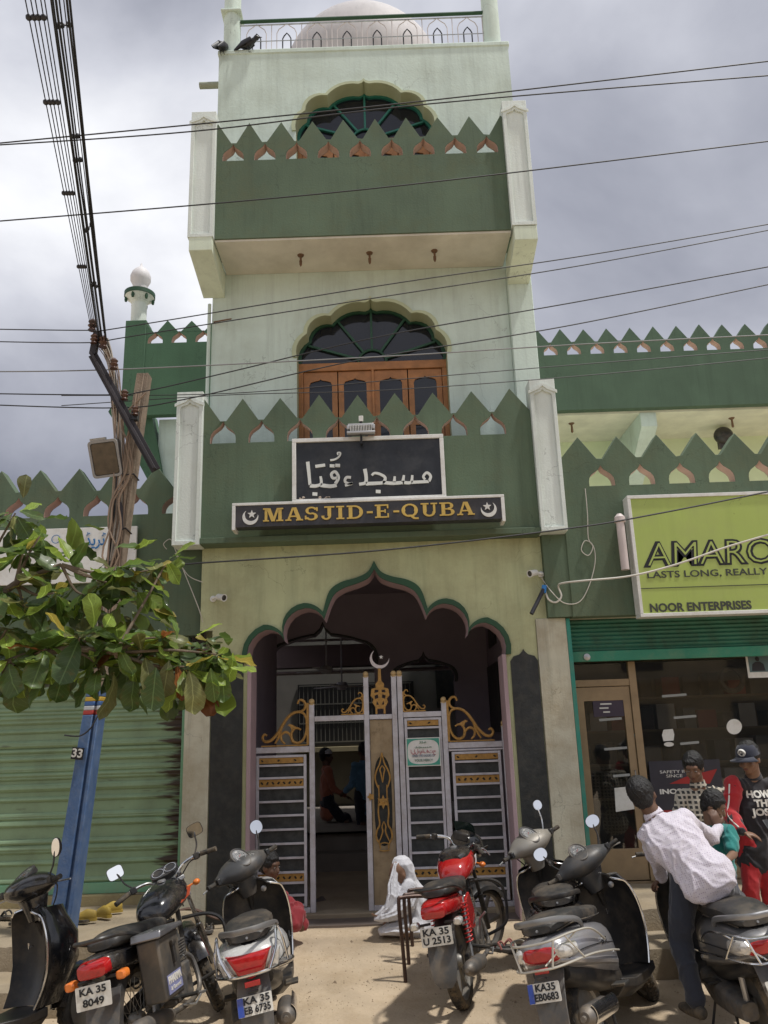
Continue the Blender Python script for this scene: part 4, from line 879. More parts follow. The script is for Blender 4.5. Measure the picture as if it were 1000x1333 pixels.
# ------------------------------------------------------------------ the gate
gate = thing('gate', 'white and gold iron gate with scrolls and crescent finial in the lobed arch', 'gate')
GY = 7.42
def sq(x, z0, z1, w=.045, y=GY, name='gate_post', m=None, par=None): return obj(name, MB().box((x - w / 2, y - w / 2, z0), (x + w / 2, y + w / 2, z1)), m or gate_w, par or gate, bevel=.004)
def ball(p, x, z, y=GY): obj('ball', MB().ell((x, y, z + .022), (.026, .026, .026), n=14, m=8).lathe([(.028, 0), (.028, .012)], 14, Matrix.Translation((x, y, z - .008))), mat('ball_gold', (.48, .34, .16), .5, var=.2), p)
ZG = .20
for x, zt in ((-1.25, 1.64), (-.705, 1.905), (-.215, 2.13), (.035, 2.13), (.088, 2.13), (.475, 1.885), (1.0, 1.665)):
    p = sq(x, ZG, zt); ball(p, x, zt)
for x in (-1.305, 1.045): obj('hinge_post', MB().box((x - .016, GY - .02, ZG), (x + .016, GY + .03, 2.3)), mauve, gate)
for x, z in ((-1.28, 1.32), (1.025, 1.36), (-1.28, .5), (1.025, .5)): obj('hinge', MB().lathe([(.016, -.06), (.02, -.055), (.02, -.01), (.016, 0), (.02, .01), (.02, .055), (.016, .06)], 10, Matrix.Translation((x, GY - .02, z))), mat('hinge_rust', (.20, .12, .10), .7, var=.3), gate)
def hb(x0, x1, z, h=.04, d=.04, name='gate_bar', par=None, m=None): return obj(name, MB().box((x0, GY - d / 2, z - h / 2), (x1, GY + d / 2, z + h / 2)), m or gate_w, par or gate, bevel=.003)
hb(-1.226, -.729, 1.52, .05); hb(-.681, -.239, 1.775, .045); hb(-.191, .011, 1.775, .04); hb(.112, .451, 1.785, .045); hb(.499, .976, 1.51, .05)
hb(-1.226, -.729, ZG + .02); hb(.112, .451, ZG + .02); hb(.499, .976, ZG + .02); hb(-.191, .011, ZG + .02)
hb(.499, .976, 1.47, .016); 
def gold_strip(par, x0, x1, z0, z1):
    hs = []; n = max(4, int((x1 - x0) / .048)); w = (x1 - x0) / n; c = (z0 + z1) / 2; h = (z1 - z0)
    for i in range(n):
        cx = x0 + w * (i + .5); s = 1 if i % 2 else -1
        hs.append([(cx + u * w, c + v * h) for u, v in ((-.30, -.10 * s), (0, -.22), (.30, .12 * s), (0, .22))])
    if h > .055: pass
    else: hs = hs[::3]
    obj('gold_strip', MB().slab([(x0, z0), (x1, z0), (x1, z1), (x0, z1)], hs, GY - .012, GY - .004), gold, par, ang=30)
def leaf(x0, x1, ztop, zbot, frame=True, golds=(0, 2)):
    f = obj('gate_leaf', MB().box((x0, GY - .018, zbot), (x0 + .024, GY + .012, ztop)).box((x1 - .024, GY - .018, zbot), (x1, GY + .012, ztop)).box((x0 + .024, GY - .018, ztop - .02), (x1 - .024, GY + .012, ztop)).box((x0 + .024, GY - .018, zbot), (x1 - .024, GY + .012, zbot + .02)), gate_w, gate, bevel=.002)
    obj('sheet', MB().box((x0 + .02, GY + .002, zbot + .01), (x1 - .02, GY + .006, ztop - .01)), gate_mesh, f)
    a, b = x0 + .026, x1 - .026
    gold_strip(f, a, b, ztop - .068, ztop - .022)
    z = ztop - .085
    zs = [z, z - .105]; gold_strip(f, a, b, z - .178, z - .117); z = z - .187; zs.append(z)
    low = zbot + .27
    k = max(1, round((z - low - .0) / .117)); st_ = (z - low) / k
    for i in range(1, k + 1): zs.append(z - st_ * i)
    gold_strip(f, a, b, low - .074, low - .012); zs.append(low - .083); zs.append(low - .18)
    for q in zs: obj('bar', MB().box((a - .003, GY - .024, q - .0085), (b + .003, GY - .004, q + .0085)), gate_w, f)
    return f
leaf(-1.195, -.755, 1.475, ZG + .05); leaf(.525, .955, 1.455, ZG + .05); leaf(.118, .447, 1.755, ZG + .05)
# central sheet with an oval cut-out filled with gold scroll work
cxp, w2 = -.09, .098
hole_o = [(cxp + .078 * cos(t), 1.07 + .37 * (abs(sin(t)) ** .55) * (1 if sin(t) > 0 else -1)) for t in [2 * pi * i / 28 for i in range(28)]]
cs = obj('center_panel', MB().slab([(cxp - w2, ZG + .04), (cxp + w2, ZG + .04), (cxp + w2, 1.75), (cxp - w2, 1.75)], [hole_o], GY - .006, GY + .006), beige_panel, gate, ang=30)
obj('panel_back', MB().box((cxp - w2, GY + .02, .68), (cxp + w2, GY + .024, 1.46)), gate_mesh, cs)
def scroll(pts, r=.008, mirror=None, M=None, name='scroll', par=None, taper=True):
    p3 = [Vector((x, GY - .02, z)) for x, z in pts]
    c = catmull(p3, 6); n = len(c)
    rr_ = [r * (.65 + .35 * sin(pi * i / (n - 1))) for i in range(n)] if taper else r
    mb = MB().tube(c, rr_, 6)
    if mirror is not None: mb.tube([Vector((2 * mirror - q.x, q.y, q.z)) for q in c], rr_, 6)
    return obj(name, mb, gold, par or gate)
def cz(u, v): return (cxp + u, v)
scroll([cz(0, 1.47), cz(.02, 1.38), cz(.05, 1.32), cz(.065, 1.26), cz(.05, 1.20), cz(.035, 1.17)], .008, cxp, par=cs)
scroll([cz(0, 1.36), cz(.02, 1.33), cz(.012, 1.29), cz(-.0, 1.22)], .007, cxp, par=cs)
scroll([cz(.035, 1.20), cz(.035, 1.10), cz(.045, .98), cz(.036, .88), cz(.06, .83), cz(.068, .77), cz(.04, .72), cz(.035, .68)], .008, cxp, par=cs)
obj('rosette', MB().slab([(cxp + (.055 if i % 2 else .028) * cos(pi * i / 6), 1.06 + (.06 if i % 2 else .03) * sin(pi * i / 6)) for i in range(12)], [], GY - .034, GY - .022).ell((cxp, GY - .032, 1.06), (.016, .012, .016)), gold, cs)
obj('knob', MB().slab([(cxp - .105 + (.035 if i % 2 else .02) * cos(pi * i / 5), 1.105 + (.035 if i % 2 else .02) * sin(pi * i / 5)) for i in range(10)], [], GY - .034, GY - .022), gold, cs)
scroll([cz(0, .90), cz(.016, .86), cz(.012, .82), cz(.03, .77), cz(.045, .74)], .007, cxp, par=cs)
scroll([cz(-.04, .72), cz(0, .73), cz(.04, .72)], .006, par=cs); scroll([cz(-.045, .67), cz(0, .665), cz(.045, .67)], .006, par=cs)
# finial
fn = obj('finial', MB().slab([(cxp - .045, 1.80), (cxp - .028, 1.80), (cxp - .028, 1.845), (cxp + .028, 1.845), (cxp + .028, 1.80), (cxp + .045, 1.80), (cxp + .045, 1.86), (cxp + .07, 1.90), (cxp + .06, 1.93), (cxp + .085, 1.96), (cxp + .075, 2.02), (cxp + .035, 2.03), (cxp + .04, 2.06), (cxp + .015, 2.09), (cxp + .012, 2.20), (cxp - .012, 2.20), (cxp - .015, 2.09), (cxp - .04, 2.06), (cxp - .035, 2.03), (cxp - .075, 2.02), (cxp - .085, 1.96), (cxp - .06, 1.93), (cxp - .07, 1.90), (cxp - .045, 1.86)],
        [[(cxp + s * a, b) for a, b in t] for s in (-1, 1) for t in ([(.012, 1.88), (.035, 1.88), (.03, 1.915)], [(.015, 1.94), (.045, 1.93), (.05, 1.96), (.02, 1.97)], [(.015, 1.99), (.05, 1.985), (.045, 2.01), (.015, 2.01)])], GY - .02, GY - .006), gold, gate, ang=30)
obj('crescent', MB().slab(crescent_pts(cxp + .005, 2.285, .088, radians(62), .90, .26), (), GY - .02, GY - .008), mat('crescent_white', (.60, .55, .55), .4, var=.1), gate, ang=30)
obj('star', MB().slab(star_pts(cxp + .020, 2.30, .020), (), GY - .02, GY - .008), sign_wht, gate)
def big_scroll(x0, z0, sx, s):
    """corner scroll, upright side at x0, runs out along sx; s scales it"""
    k = lambda u, v: (x0 + sx * u * s, z0 + v * s)
    obj('scroll_frame', MB().bar((*[x0, GY - .016], z0), (x0, GY - .016, z0 + .36 * s), .016 * s + .004, .01, (0, 1, 0)).bar((x0, GY - .016, z0), (x0 + sx * .41 * s, GY - .016, z0), .01, .016 * s + .004, (0, 1, 0)), gold, gate)
    r = .0115 * s + .001
    scroll([k(.09, .355), k(.075, .385), k(.045, .385), k(.022, .36), k(.02, .325), k(.045, .295), k(.10, .285)], r)
    scroll([k(.012, .22), k(.03, .265), k(.075, .285), k(.13, .275), k(.18, .235), k(.225, .17), k(.27, .10), (k(.33, .045)), k(.38, .04), k(.40, .07), k(.385, .10), k(.36, .09)], r * 1.15)
    scroll([k(.012, .22), k(.012, .13), k(.035, .055), k(.085, .02), k(.135, .04), k(.145, .10), k(.12, .14), k(.09, .145), k(.06, .13)], r)
    scroll([k(.13, .045), k(.165, .10), k(.20, .115), k(.235, .09), k(.23, .045), k(.20, .015)], r)
    scroll([k(.225, .16), k(.26, .07), k(.29, .02)], r * .9)
    obj('scroll_leaf', MB().slab([k(.10, .155), k(.14, .12), k(.155, .16), k(.18, .17), k(.16, .185), k(.135, .175)][::(1 if sx > 0 else -1)], (), GY - .026, GY - .014), gold, gate)
big_scroll(-.74, 1.555, -1, 1.0); big_scroll(.507, 1.545, 1, .98); big_scroll(-.243, 1.805, -1, .48); big_scroll(.116, 1.815, 1, .48)
gn = thing('gate_notice', 'small white notice with teal corners tied to the gate right of the beige panel', 'notice')
g0, g1, g2, g3 = .125, .425, 1.345, 1.585
obj('sheet', MB().box((g0, GY - .045, g2), (g1, GY - .04, g3)), sign_wht, gn)
obj('border', MB().slab([(g0 + .008, g2 + .008), (g1 - .008, g2 + .008), (g1 - .008, g3 - .008), (g0 + .008, g3 - .008)], [[((g0 + g1) / 2 + .138 * (abs(cos(t)) ** .6) * (1 if cos(t) > 0 else -1), (g2 + g3) / 2 + .103 * (abs(sin(t)) ** .6) * (1 if sin(t) > 0 else -1)) for t in [2 * pi * (i + .5) / 32 for i in range(32)]]], GY - .048, GY - .046), mat('notice_teal', (.06, .33, .25), .5), gn)
for i, (w, c) in enumerate(((.07, (.1, .25, .15)), (.15, (.1, .2, .12)), (.22, (.45, .08, .12)), (.20, (.15, .2, .3)), (.16, (.1, .2, .15)))):
    text('lettering', ['\uFEDF\uFEE0\uFEEA', '\uFEAA\uFEA0\uFEB4\uFEE3', '\u0627\u0644\u0644\u0647\u0645\u0627\u0641\u062A\u062D', 'OPEN THE DOORS OF', 'YOUR MERCY'][i], .03 if i != 2 else .045, face_cam((g0 + g1) / 2, GY - .049, 1.545 - i * .038), mat('notice_ink%d' % i, c, .6), gn, width=w)
threshold = structure(obj('threshold', MB().box((-1.33, 7.34, .10), (1.06, 7.50, .20)), concrete, bevel=.01))
# ------------------------------------------------------------------ utility pole with lamp, cross-arm and wires
PY = 6.25
base, top_ = P(78, 1192, PY), P(188, 489, PY); base.z = .1
pole = thing('utility_pole', 'leaning concrete utility pole, painted blue with coloured rings below and numbered 33', 'pole')
ax = (top_ - base)
def pp(t, dx=0, dy=0): 
    q = base + ax * t; return q + Vector((dx, dy, 0))
def sect(t, w, d, gr):
    """H section: flat faces with a groove on the street side"""
    c = pp(t); hw, hd = w / 2, d / 2
    pr = [(-hw, -hd), (hw * .25, -hd), (hw * .30, -hd + gr), (hw * .55, -hd + gr), (hw * .60, -hd), (hw, -hd), (hw, hd), (-hw, hd)]
    return [c + Vector((x, y, 0)) for x, y in pr]
tb = (P(118, 903, PY) - base).z / ax.z
wid = lambda t: .096 + .068 * (1 - t) ** 2.0
dp_ = lambda t: .11 + .07 * (1 - t)
def psec(name, t0, t1, m, e=0., gr=.03): return obj(name, MB().loft([sect(t, wid(t) + e, dp_(t) + e, gr) for t in (t0, t1)]), m, pole, ang=30, bevel=.006)
p_blue = mat('pole_blue', (.075, .145, .30), .6, var=.15, vs=6, bump=.3, bs=60, dirt=(.22, .25, .28), dirt_amt=.45, dirt_s=12)
p_conc = mat('pole_concrete', (.27, .21, .155), .9, var=.25, vs=8, bump=.7, bs=60, streak=.6)
t1 = (P(112, 931, PY) - base).z / ax.z
psec('blue_shaft', 0, t1, p_blue)
dts = (tb - t1) / 3.0; cols = [mat('ring_red', (.42, .05, .04), .6, var=.1), mat('ring_white', (.5, .52, .55), .6, var=.1), mat('ring_blue', (.055, .13, .33), .6), mat('ring_yellow', (.55, .36, .05), .6, var=.1), p_blue]
tt = t1
for i, c in enumerate(cols):
    nx = tt + dts * (.62 if i != 4 else 1.2); psec('paint_ring', tt, nx, c); tt = nx
psec('bare_shaft', tt, 1.0, p_conc, 0, .004)
q = P(101, 981, PY - .1); nb = obj('number_plate', MB().cbox((q.x, PY - .10, q.z), (.085, .012, .085), Matrix.Translation(q) @ Matrix.Rotation(radians(7), 4, 'Y') @ Matrix.Translation(-q)), ink, pole)
text('number', '33', .085, Matrix.Translation((q.x, PY - .108, q.z)) @ Matrix.Rotation(radians(7), 4, 'Y') @ Matrix.Rotation(pi / 2, 4, 'X'), sign_wht, pole, off=.002)
# angle iron cross-arm and insulators
irn = mat('angle_iron', (.045, .04, .045), .7, var=.3)
a, b = P(121, 462, PY - .15), P(203, 612, PY - .15)
obj('cross_arm', MB().bar(a, b, .075, .02, (0, 1, 0)).bar(a + Vector((0, -.03, 0)), b + Vector((0, -.03, 0)), .02, .06, (0, 1, 0)), irn, pole)
obj('cross_arm', MB().bar(P(121, 462, PY - .15), P(127, 432, PY - .15), .05, .05, (0, 1, 0)), irn, pole)
ins = mat('insulator_brown', (.10, .05, .035), .3, var=.2)
def insul(q, s=1.): return [(0, .0), (.03 * s, .0), (.018 * s, .02 * s), (.032 * s, .035 * s), (.02 * s, .05 * s), (.03 * s, .065 * s), (.012 * s, .085 * s), (0, .09 * s)]
for x, y, s in ((120, 430, 1.2), (122, 447, 1.0), (134, 452, 1.2), (148, 480, 1.1), (162, 520, 1.), (176, 540, .9)):
    q = P(x, y, PY - .18); obj('insulator', MB().lathe(insul(q, s), 12, Matrix.Translation(q)), ins, pole)
q = P(176, 541, PY - .14); obj('junction_box', MB().cbox(tuple(q), (.05, .05, .09)), blk_plastic, pole, bevel=.004)
for t in (.55, .62, .70, .80): 
    c = pp(t); w = wid(t) / 2 + .008; d = dp_(t) / 2 + .008
    obj('clamp', MB().tube([c + Vector(v) for v in ((-w, -d, 0), (w, -d, 0.01), (w, d, 0), (-w, d, 0))], .006, 5, closed=True), irn, pole)
# tangle of cables climbing the pole
rw = random.Random(11); tw = [mat('tangle_%d' % i, c, .7, var=.2) for i, c in enumerate(((.50, .45, .38), (.28, .20, .14), (.03, .03, .03), (.35, .25, .18)))]
for i in range(20):
    xb = rw.uniform(-.035, .06); pts = []
    for k in range(9):
        f = k / 8; t = .50 + f * .46
        c = pp(t); tgt = P(128 + rw.uniform(0, 14), 445 + rw.uniform(-5, 10), PY - .1)
        q = c + Vector((xb + rw.uniform(-.02, .02) - .015 * sin(pi * f) * rw.random(), -dp_(t) / 2 - .012 - rw.uniform(0, .045), 0))
        g = max(0, (f - .45) / .55) ** 1.2; pts.append(q.lerp(tgt, g))
    obj('cable', MB().tube(catmull(pts, 3), rw.choice([.004, .005, .0065]), 5), rw.choice(tw), pole)
for i in range(3):                                             # bark-like brown wrap of old wire along the shaft
    pts = [pp(.5 + .05 * k, rw.uniform(-.09, .09), -.13 - rw.uniform(0, .02)) for k in range(10)]
    obj('cable', MB().tube(catmull(pts, 3), .008, 5), tw[1], pole)
# dark cable tied round the blue shaft
cable('tied_cable', 'dark cable tied round the blue part of the pole under its coloured rings', [P(84, 957, PY - .13), P(104, 958, PY - .14), P(118, 948, PY - .14), P(128, 932, PY - .12), P(143, 924, PY - .12)], .006, wire_m)
# street lamp on the pole
lm = thing('street_lamp', 'square brown faced street lamp hanging from the left side of the utility pole', 'lamp')
c = P(137, 597, PY - .16)
Ml = Matrix.Translation(c) @ Matrix.Rotation(radians(-6), 4, 'Y') @ Matrix.Rotation(radians(22), 4, 'X')
def rrect(w, h, r, n=4):
    o = []
    for sx, sz, a0 in ((1, 1, 0), (-1, 1, 90), (-1, -1, 180), (1, -1, 270)):
        for k in range(n + 1): a = radians(a0 + 90 * k / n); o.append((sx * (w / 2 - r) + r * cos(a), sz * (h / 2 - r) + r * sin(a)))
    return o
obj('housing', MB(Ml).slab(rrect(.235, .30, .03), (), 0.0, .075), mat('lamp_casing', (.10, .095, .09), .6, var=.2), lm, bevel=.008)
obj('cover', MB(Ml).slab(rrect(.19, .25, .02), (), -.008, .004), mat('lamp_brown_glass', (.10, .075, .05), .25, var=.35, vs=12), lm, bevel=.004)
obj('rim', MB(Ml).slab(rrect(.235, .30, .03), [rrect(.20, .26, .02)], -.012, -.001), mat('lamp_rim', (.32, .31, .30), .5), lm, ang=30)
obj('arm', MB().tube([P(150, 628, PY), P(158, 660, PY - .12), P(159, 690, PY - .13)], .011, 8), irn, lm)
obj('hinge', MB(Ml).box((-.10, .01, .151), (.02, .06, .17)), steel, lm)

# wires that cross the street side to side
wr_ = [('upper wire of the pair crossing above the upper balcony', [(-40, 190), (500, 137), (1040, 75)], 5.2, .0055),
       ('lower wire of the pair crossing above the upper balcony', [(-40, 191), (250, 171), (560, 135), (1040, 95)], 5.3, .0055),
       ('single wire crossing the middle of the upper balcony', [(-40, 291), (470, 247), (1040, 179)], 5.4, .0055),
       ('wire rising from the pole top to the upper right under the upper balcony', [(-40, 428), (115, 430), (155, 427), (500, 371), (760, 333), (1040, 285)], 6.0, .005),
       ('wire just under it rising from the pole to the upper right', [(-40, 444), (118, 446), (170, 438), (500, 386), (760, 345), (1040, 292)], 6.1, .005),
       ('nearly level pale wire crossing the fan window of the tower', [(-40, 484), (150, 481), (500, 464), (760, 448), (1040, 434)], 6.1, .0055),
       ('wire rising steeply across the fan window from lower left', [(-40, 512), (140, 514), (190, 509), (300, 484), (500, 437), (740, 395), (1040, 340)], 6.15, .0055),
       ('wire crossing the wooden doors and rising to the right', [(-40, 526), (150, 531), (240, 520), (400, 483), (500, 463), (740, 424), (1040, 362)], 6.15, .0055),
       ('thin dark wire crossing the wooden door tops', [(80, 515), (300, 512), (520, 494), (760, 474), (1040, 452)], 6.3, .004),
       ('lowest thin dark wire crossing the wooden doors', [(80, 528), (300, 514), (500, 508), (760, 489), (1040, 462)], 6.35, .004),
       ('black cable sagging below the name sign and over the lime board', [(205, 737), (260, 733), (500, 716), (740, 688), (860, 668), (1040, 632)], 6.45, .007)]
for lab, pts, Y, r in wr_:
    cable('overhead_wire', lab, [P(x, y, Y) for x, y in pts], r, wire_m if 'pale' not in lab else mat('wire_grey', (.2, .2, .2), .6), 'wire', 'wires crossing the front of the mosque', n=10)
# wires that run from the pole over the camera, with spacers
rw = random.Random(21)
grp = 'overhead wires running from the pole over the street'
ends = [(33, 0), (40, 0), (46, 0), (53, 0), (58, 0), (70, 0), (73, 0), (76, 0), (80, 0), (86, 0), (90, 0), (93, 0)]
near = 3.0
wl_ = []
def pw(q): return P(q[0], q[1], near)
for i, (x, y) in enumerate(ends):
    st = P(121 + i * 1.6, 436 + rw.uniform(-3, 10), PY - .15); nr = P(x, y, near + .02 * i)
    if i < 5: nr = P(x, y, near); st = P(119 + i * 1.8, 430, PY - .15)
    d = (nr - st); pts = []
    for k in range(12):
        f = k / 6.; q = st + d * f; q.z -= .10 * sin(pi * min(f, 2) / 2) * (0 if i < 5 else .5 + .3 * rw.random()); pts.append(q)
    wl_.append((st, d)); r = .0032 if i < 5 else rw.choice([.0032, .0045, .0065])
    nth = ['leftmost', 'second', 'third', 'fourth', 'fifth', 'sixth', 'seventh', 'eighth', 'ninth', 'tenth', 'eleventh', 'rightmost'][i]
    cable('street_wire', '%s wire%s of the bundle running from the pole over the viewer' % (nth, '' if i in (0, 11) else ' from the left'), pts, r, wire_m, 'wire', grp, n=3)
sp_m = mat('spacer_black', (.025, .025, .03), .5)
def spc(label, f, ids):
    ps_ = [wl_[i][0] + wl_[i][1] * f for i in ids]
    mb = MB(); mb.tube([ps_[0] - (ps_[1] - ps_[0]) * .4] + ps_ + [ps_[-1]], .006, 5)
    for q in ps_: mb.ell(tuple(q), (.016, .016, .016), n=8, m=6)
    tag(obj('wire_spacer', mb, sp_m), label, 'spacer', 'spacers on the overhead wires')
for f, ids, n in ((.97, (0, 1, 2, 3), 'topmost'), (.80, (0, 1, 2, 3), 'second from the top'), (.56, (0, 1, 2, 3), 'middle'), (.30, (0, 1, 2, 3), 'lowest')):
    spc('row of beads joining the four left overhead wires, %s row' % n, f, ids)
for f, ids, n in ((.955, (5, 7, 9), 'at the picture top'), (.72, (6, 8), 'above the first crossing wire'), (.66, (5, 6, 8), 'below the first crossing wire'), (.45, (6, 7, 9), 'between the crossing wires'), (.25, (5, 7, 8), 'just above the pole head')):
    spc('cluster of beads on the thick wire bundle %s' % n, f, ids)
# ------------------------------------------------------------------ two-wheelers (x forward, y left, z up; rear axle at x = 0)
def sup(x, cy, cz, hw, hh, n=20, e=2.6, tilt=0.):
    """superellipse section across the vehicle"""
    o = []
    for k in range(n):
        a = 2 * pi * k / n; c, s = cos(a), sin(a)
        y = hw * abs(c) ** (2 / e) * (1 if c > 0 else -1); z = hh * abs(s) ** (2 / e) * (1 if s > 0 else -1)
        o.append(Vector((x + z * tilt, cy + y, cz + z)))
    return o
def smooth_sections(keys, n=4):
    """keys: (x, cz, hw, hh[, tilt]) run through a spline"""
    ks = [list(k) + [0] * (5 - len(k)) for k in keys]; out_ = []
    def cr_(a, b, c, d, t): return .5 * (2 * b + (c - a) * t + (2 * a - 5 * b + 4 * c - d) * t * t + (3 * b - a - 3 * c + d) * t ** 3)
    m = len(ks)
    for i in range(m - 1):
        g = [ks[max(i - 1, 0)], ks[i], ks[i + 1], ks[min(i + 2, m - 1)]]
        for k in range(n): out_.append([cr_(g[0][j], g[1][j], g[2][j], g[3][j], k / n) for j in range(5)])
    out_.append(ks[-1]); return out_
def body_loft(keys, e=2.6, n=4, cy=0, seg=20):
    return MB().loft([sup(x, cy, z, max(hw, .002), max(hh, .002), seg, e, t) for x, z, hw, hh, t in smooth_sections(keys, n)])
RX = Matrix.Rotation(pi / 2, 4, 'X')
tyre_m = mat('tyre', (.035, .033, .03), .85, var=.2, vs=20, dirt=(.28, .21, .13), dirt_amt=.75, dirt_s=8, bump=.3, bs=90)
rim_m = mat('rim_grey', (.25, .24, .22), .5, metal=.6, var=.2, dirt=DUST, dirt_amt=.6, dirt_s=10)
def wheel(parent, x, z, R, w, spokes=None, name='wheel', rim=None, tread=True):
    M = Matrix.Translation((x, 0, z)) @ RX
    r = w / 2
    prof = [(R - .55 * w, -r * .82), (R - .25 * w, -r), (R - .06 * w, -r * .72), (R, -r * .3), (R, r * .3), (R - .06 * w, r * .72), (R - .25 * w, r), (R - .55 * w, r * .82), (R - .7 * w, r * .5), (R - .7 * w, -r * .5)]
    t = obj('tyre', MB().ring(prof, 44, M), tyre_m, parent, ang=40)
    if tread:
        tb_ = MB(); n = 40
        for k in range(n):
            a = 2 * pi * k / n; Q = M @ Matrix.Rotation(a, 4, 'Z') @ Matrix.Translation((R, 0, 0))
            for s in (-1, 1): tb_.box((-.004, -.011, -r * .1 + s * r * .36 - r * .18), (.004, .011, -r * .1 + s * r * .36 + r * .18), Q @ Matrix.Rotation(s * .35, 4, 'X'))
        o = obj('tread', tb_, tyre_m, t, smooth=False); o['kind'] = 'stuff'
    rr_ = R - .62 * w
    obj('rim', MB().ring([(rr_, -r * .7), (rr_ + .012, -r * .7), (rr_ + .012, r * .7), (rr_, r * .7), (rr_ - .014, r * .4), (rr_ - .014, -r * .4)], 40, M), rim or rim_m, t)
    hub = MB().lathe([(0, -r * 1.0), (.035, -r * 1.0), (.045, -r * .6), (.045, r * .6), (.035, r), (0, r)], 18, M); 
    if spokes == 'wire':
        for k in range(28):
            a = 2 * pi * k / 28; b = a + (.35 if k % 2 else -.35); s = r * .7 * (1 if k % 4 < 2 else -1)
            p0 = M @ Vector((.045 * cos(b), .045 * sin(b), s)); p1 = M @ Vector((rr_ * cos(a), rr_ * sin(a), 0)); hub.tube([p0, p1], .0022, 4)
    elif spokes == 'alloy':
        for k in range(6):
            a = 2 * pi * k / 6; p0 = M @ Vector((.04 * cos(a), .04 * sin(a), 0)); p1 = M @ Vector((rr_ * cos(a + .12), rr_ * sin(a + .12), 0)); hub.bar(p0, p1, .03, .022, M.to_3x3() @ Vector((0, 0, 1)))
    else: hub.lathe([(rr_ - .01, -r * .35), (.05, -r * .7), (.05, r * .7), (rr_ - .01, r * .35)], 28, M)
    obj('hub', hub, rim or rim_m, t)
    return t
def mirror(parent, base, head, normal, rx=.055, rz=.045, m=None, stem_r=.006, squar=2.2):
    base, head = Vector(base), Vector(head); n = Vector(normal).normalized()
    s = obj('mirror_stem', MB().tube(catmull([base, base.lerp(head, .45) + Vector((0, (head.y - base.y) * .15, -.01)), base.lerp(head, .8), head + Vector(n) * -.012], 4), stem_r, 7), blk_plastic if m is None else chrome, parent)
    Q = Matrix.Translation(head) @ n.to_track_quat('Z', 'Y').to_matrix().to_4x4()
    def el(k, zz): return [Q @ Vector((rx * k * abs(cos(a)) ** (2 / squar) * (1 if cos(a) > 0 else -1), rz * k * abs(sin(a)) ** (2 / squar) * (1 if sin(a) > 0 else -1), zz)) for a in [2 * pi * i / 28 for i in range(28)]]
    h = obj('mirror', MB().loft([el(.05, -.032), el(.6, -.028), el(.92, -.014), el(1, 0), el(1.0, .003)]), m or blk_plastic, parent)
    obj('mirror_glass', MB().loft([el(.93, .0035), el(.93, .0045)]), mirror_m, h)
    return h
def plate(parent, x, z, lines, w=.20, h=.10, tilt=12, blue=False, y=0, size=.05, roll=0, m=None):
    Q = Matrix.Translation((x, y, z)) @ Matrix.Rotation(radians(roll), 4, 'X') @ Matrix.Rotation(radians(-90), 4, 'Z') @ Matrix.Rotation(radians(90 - tilt), 4, 'X')
    # local: x right as seen from behind, y up, z towards the viewer
    p = obj('number_plate', MB(Q).slab([(a, b) for a, b in rrect(w, h, .006, 2)], (), 0, .003, M=Matrix.Rotation(-pi / 2, 4, 'X')), m or plate_w, parent)
    o = .012 if blue else 0
    if blue:
        obj('blue_band', MB(Q).cbox((-w / 2 + .018, 0, .0040), (.034, h - .004, .0012)), plate_b, p)
    for i, l in enumerate(lines):
        yy = (h * .24) - i * h * .47 if len(lines) == 2 else 0
        text('lettering', l, size, Q @ Matrix.Translation((o, yy, .0045)), ink, p, ext=.0006, off=.0015, width=min(w * .86 - o * 2, size * .62 * len(l)))
    return p
def lever(parent, p0, p1, m=None): obj('lever', MB().tube(catmull([Vector(p0), Vector(p0).lerp(Vector(p1), .5) + Vector((.012, 0, -.004)), Vector(p1)], 3), .0055, 6), m or steel, parent)

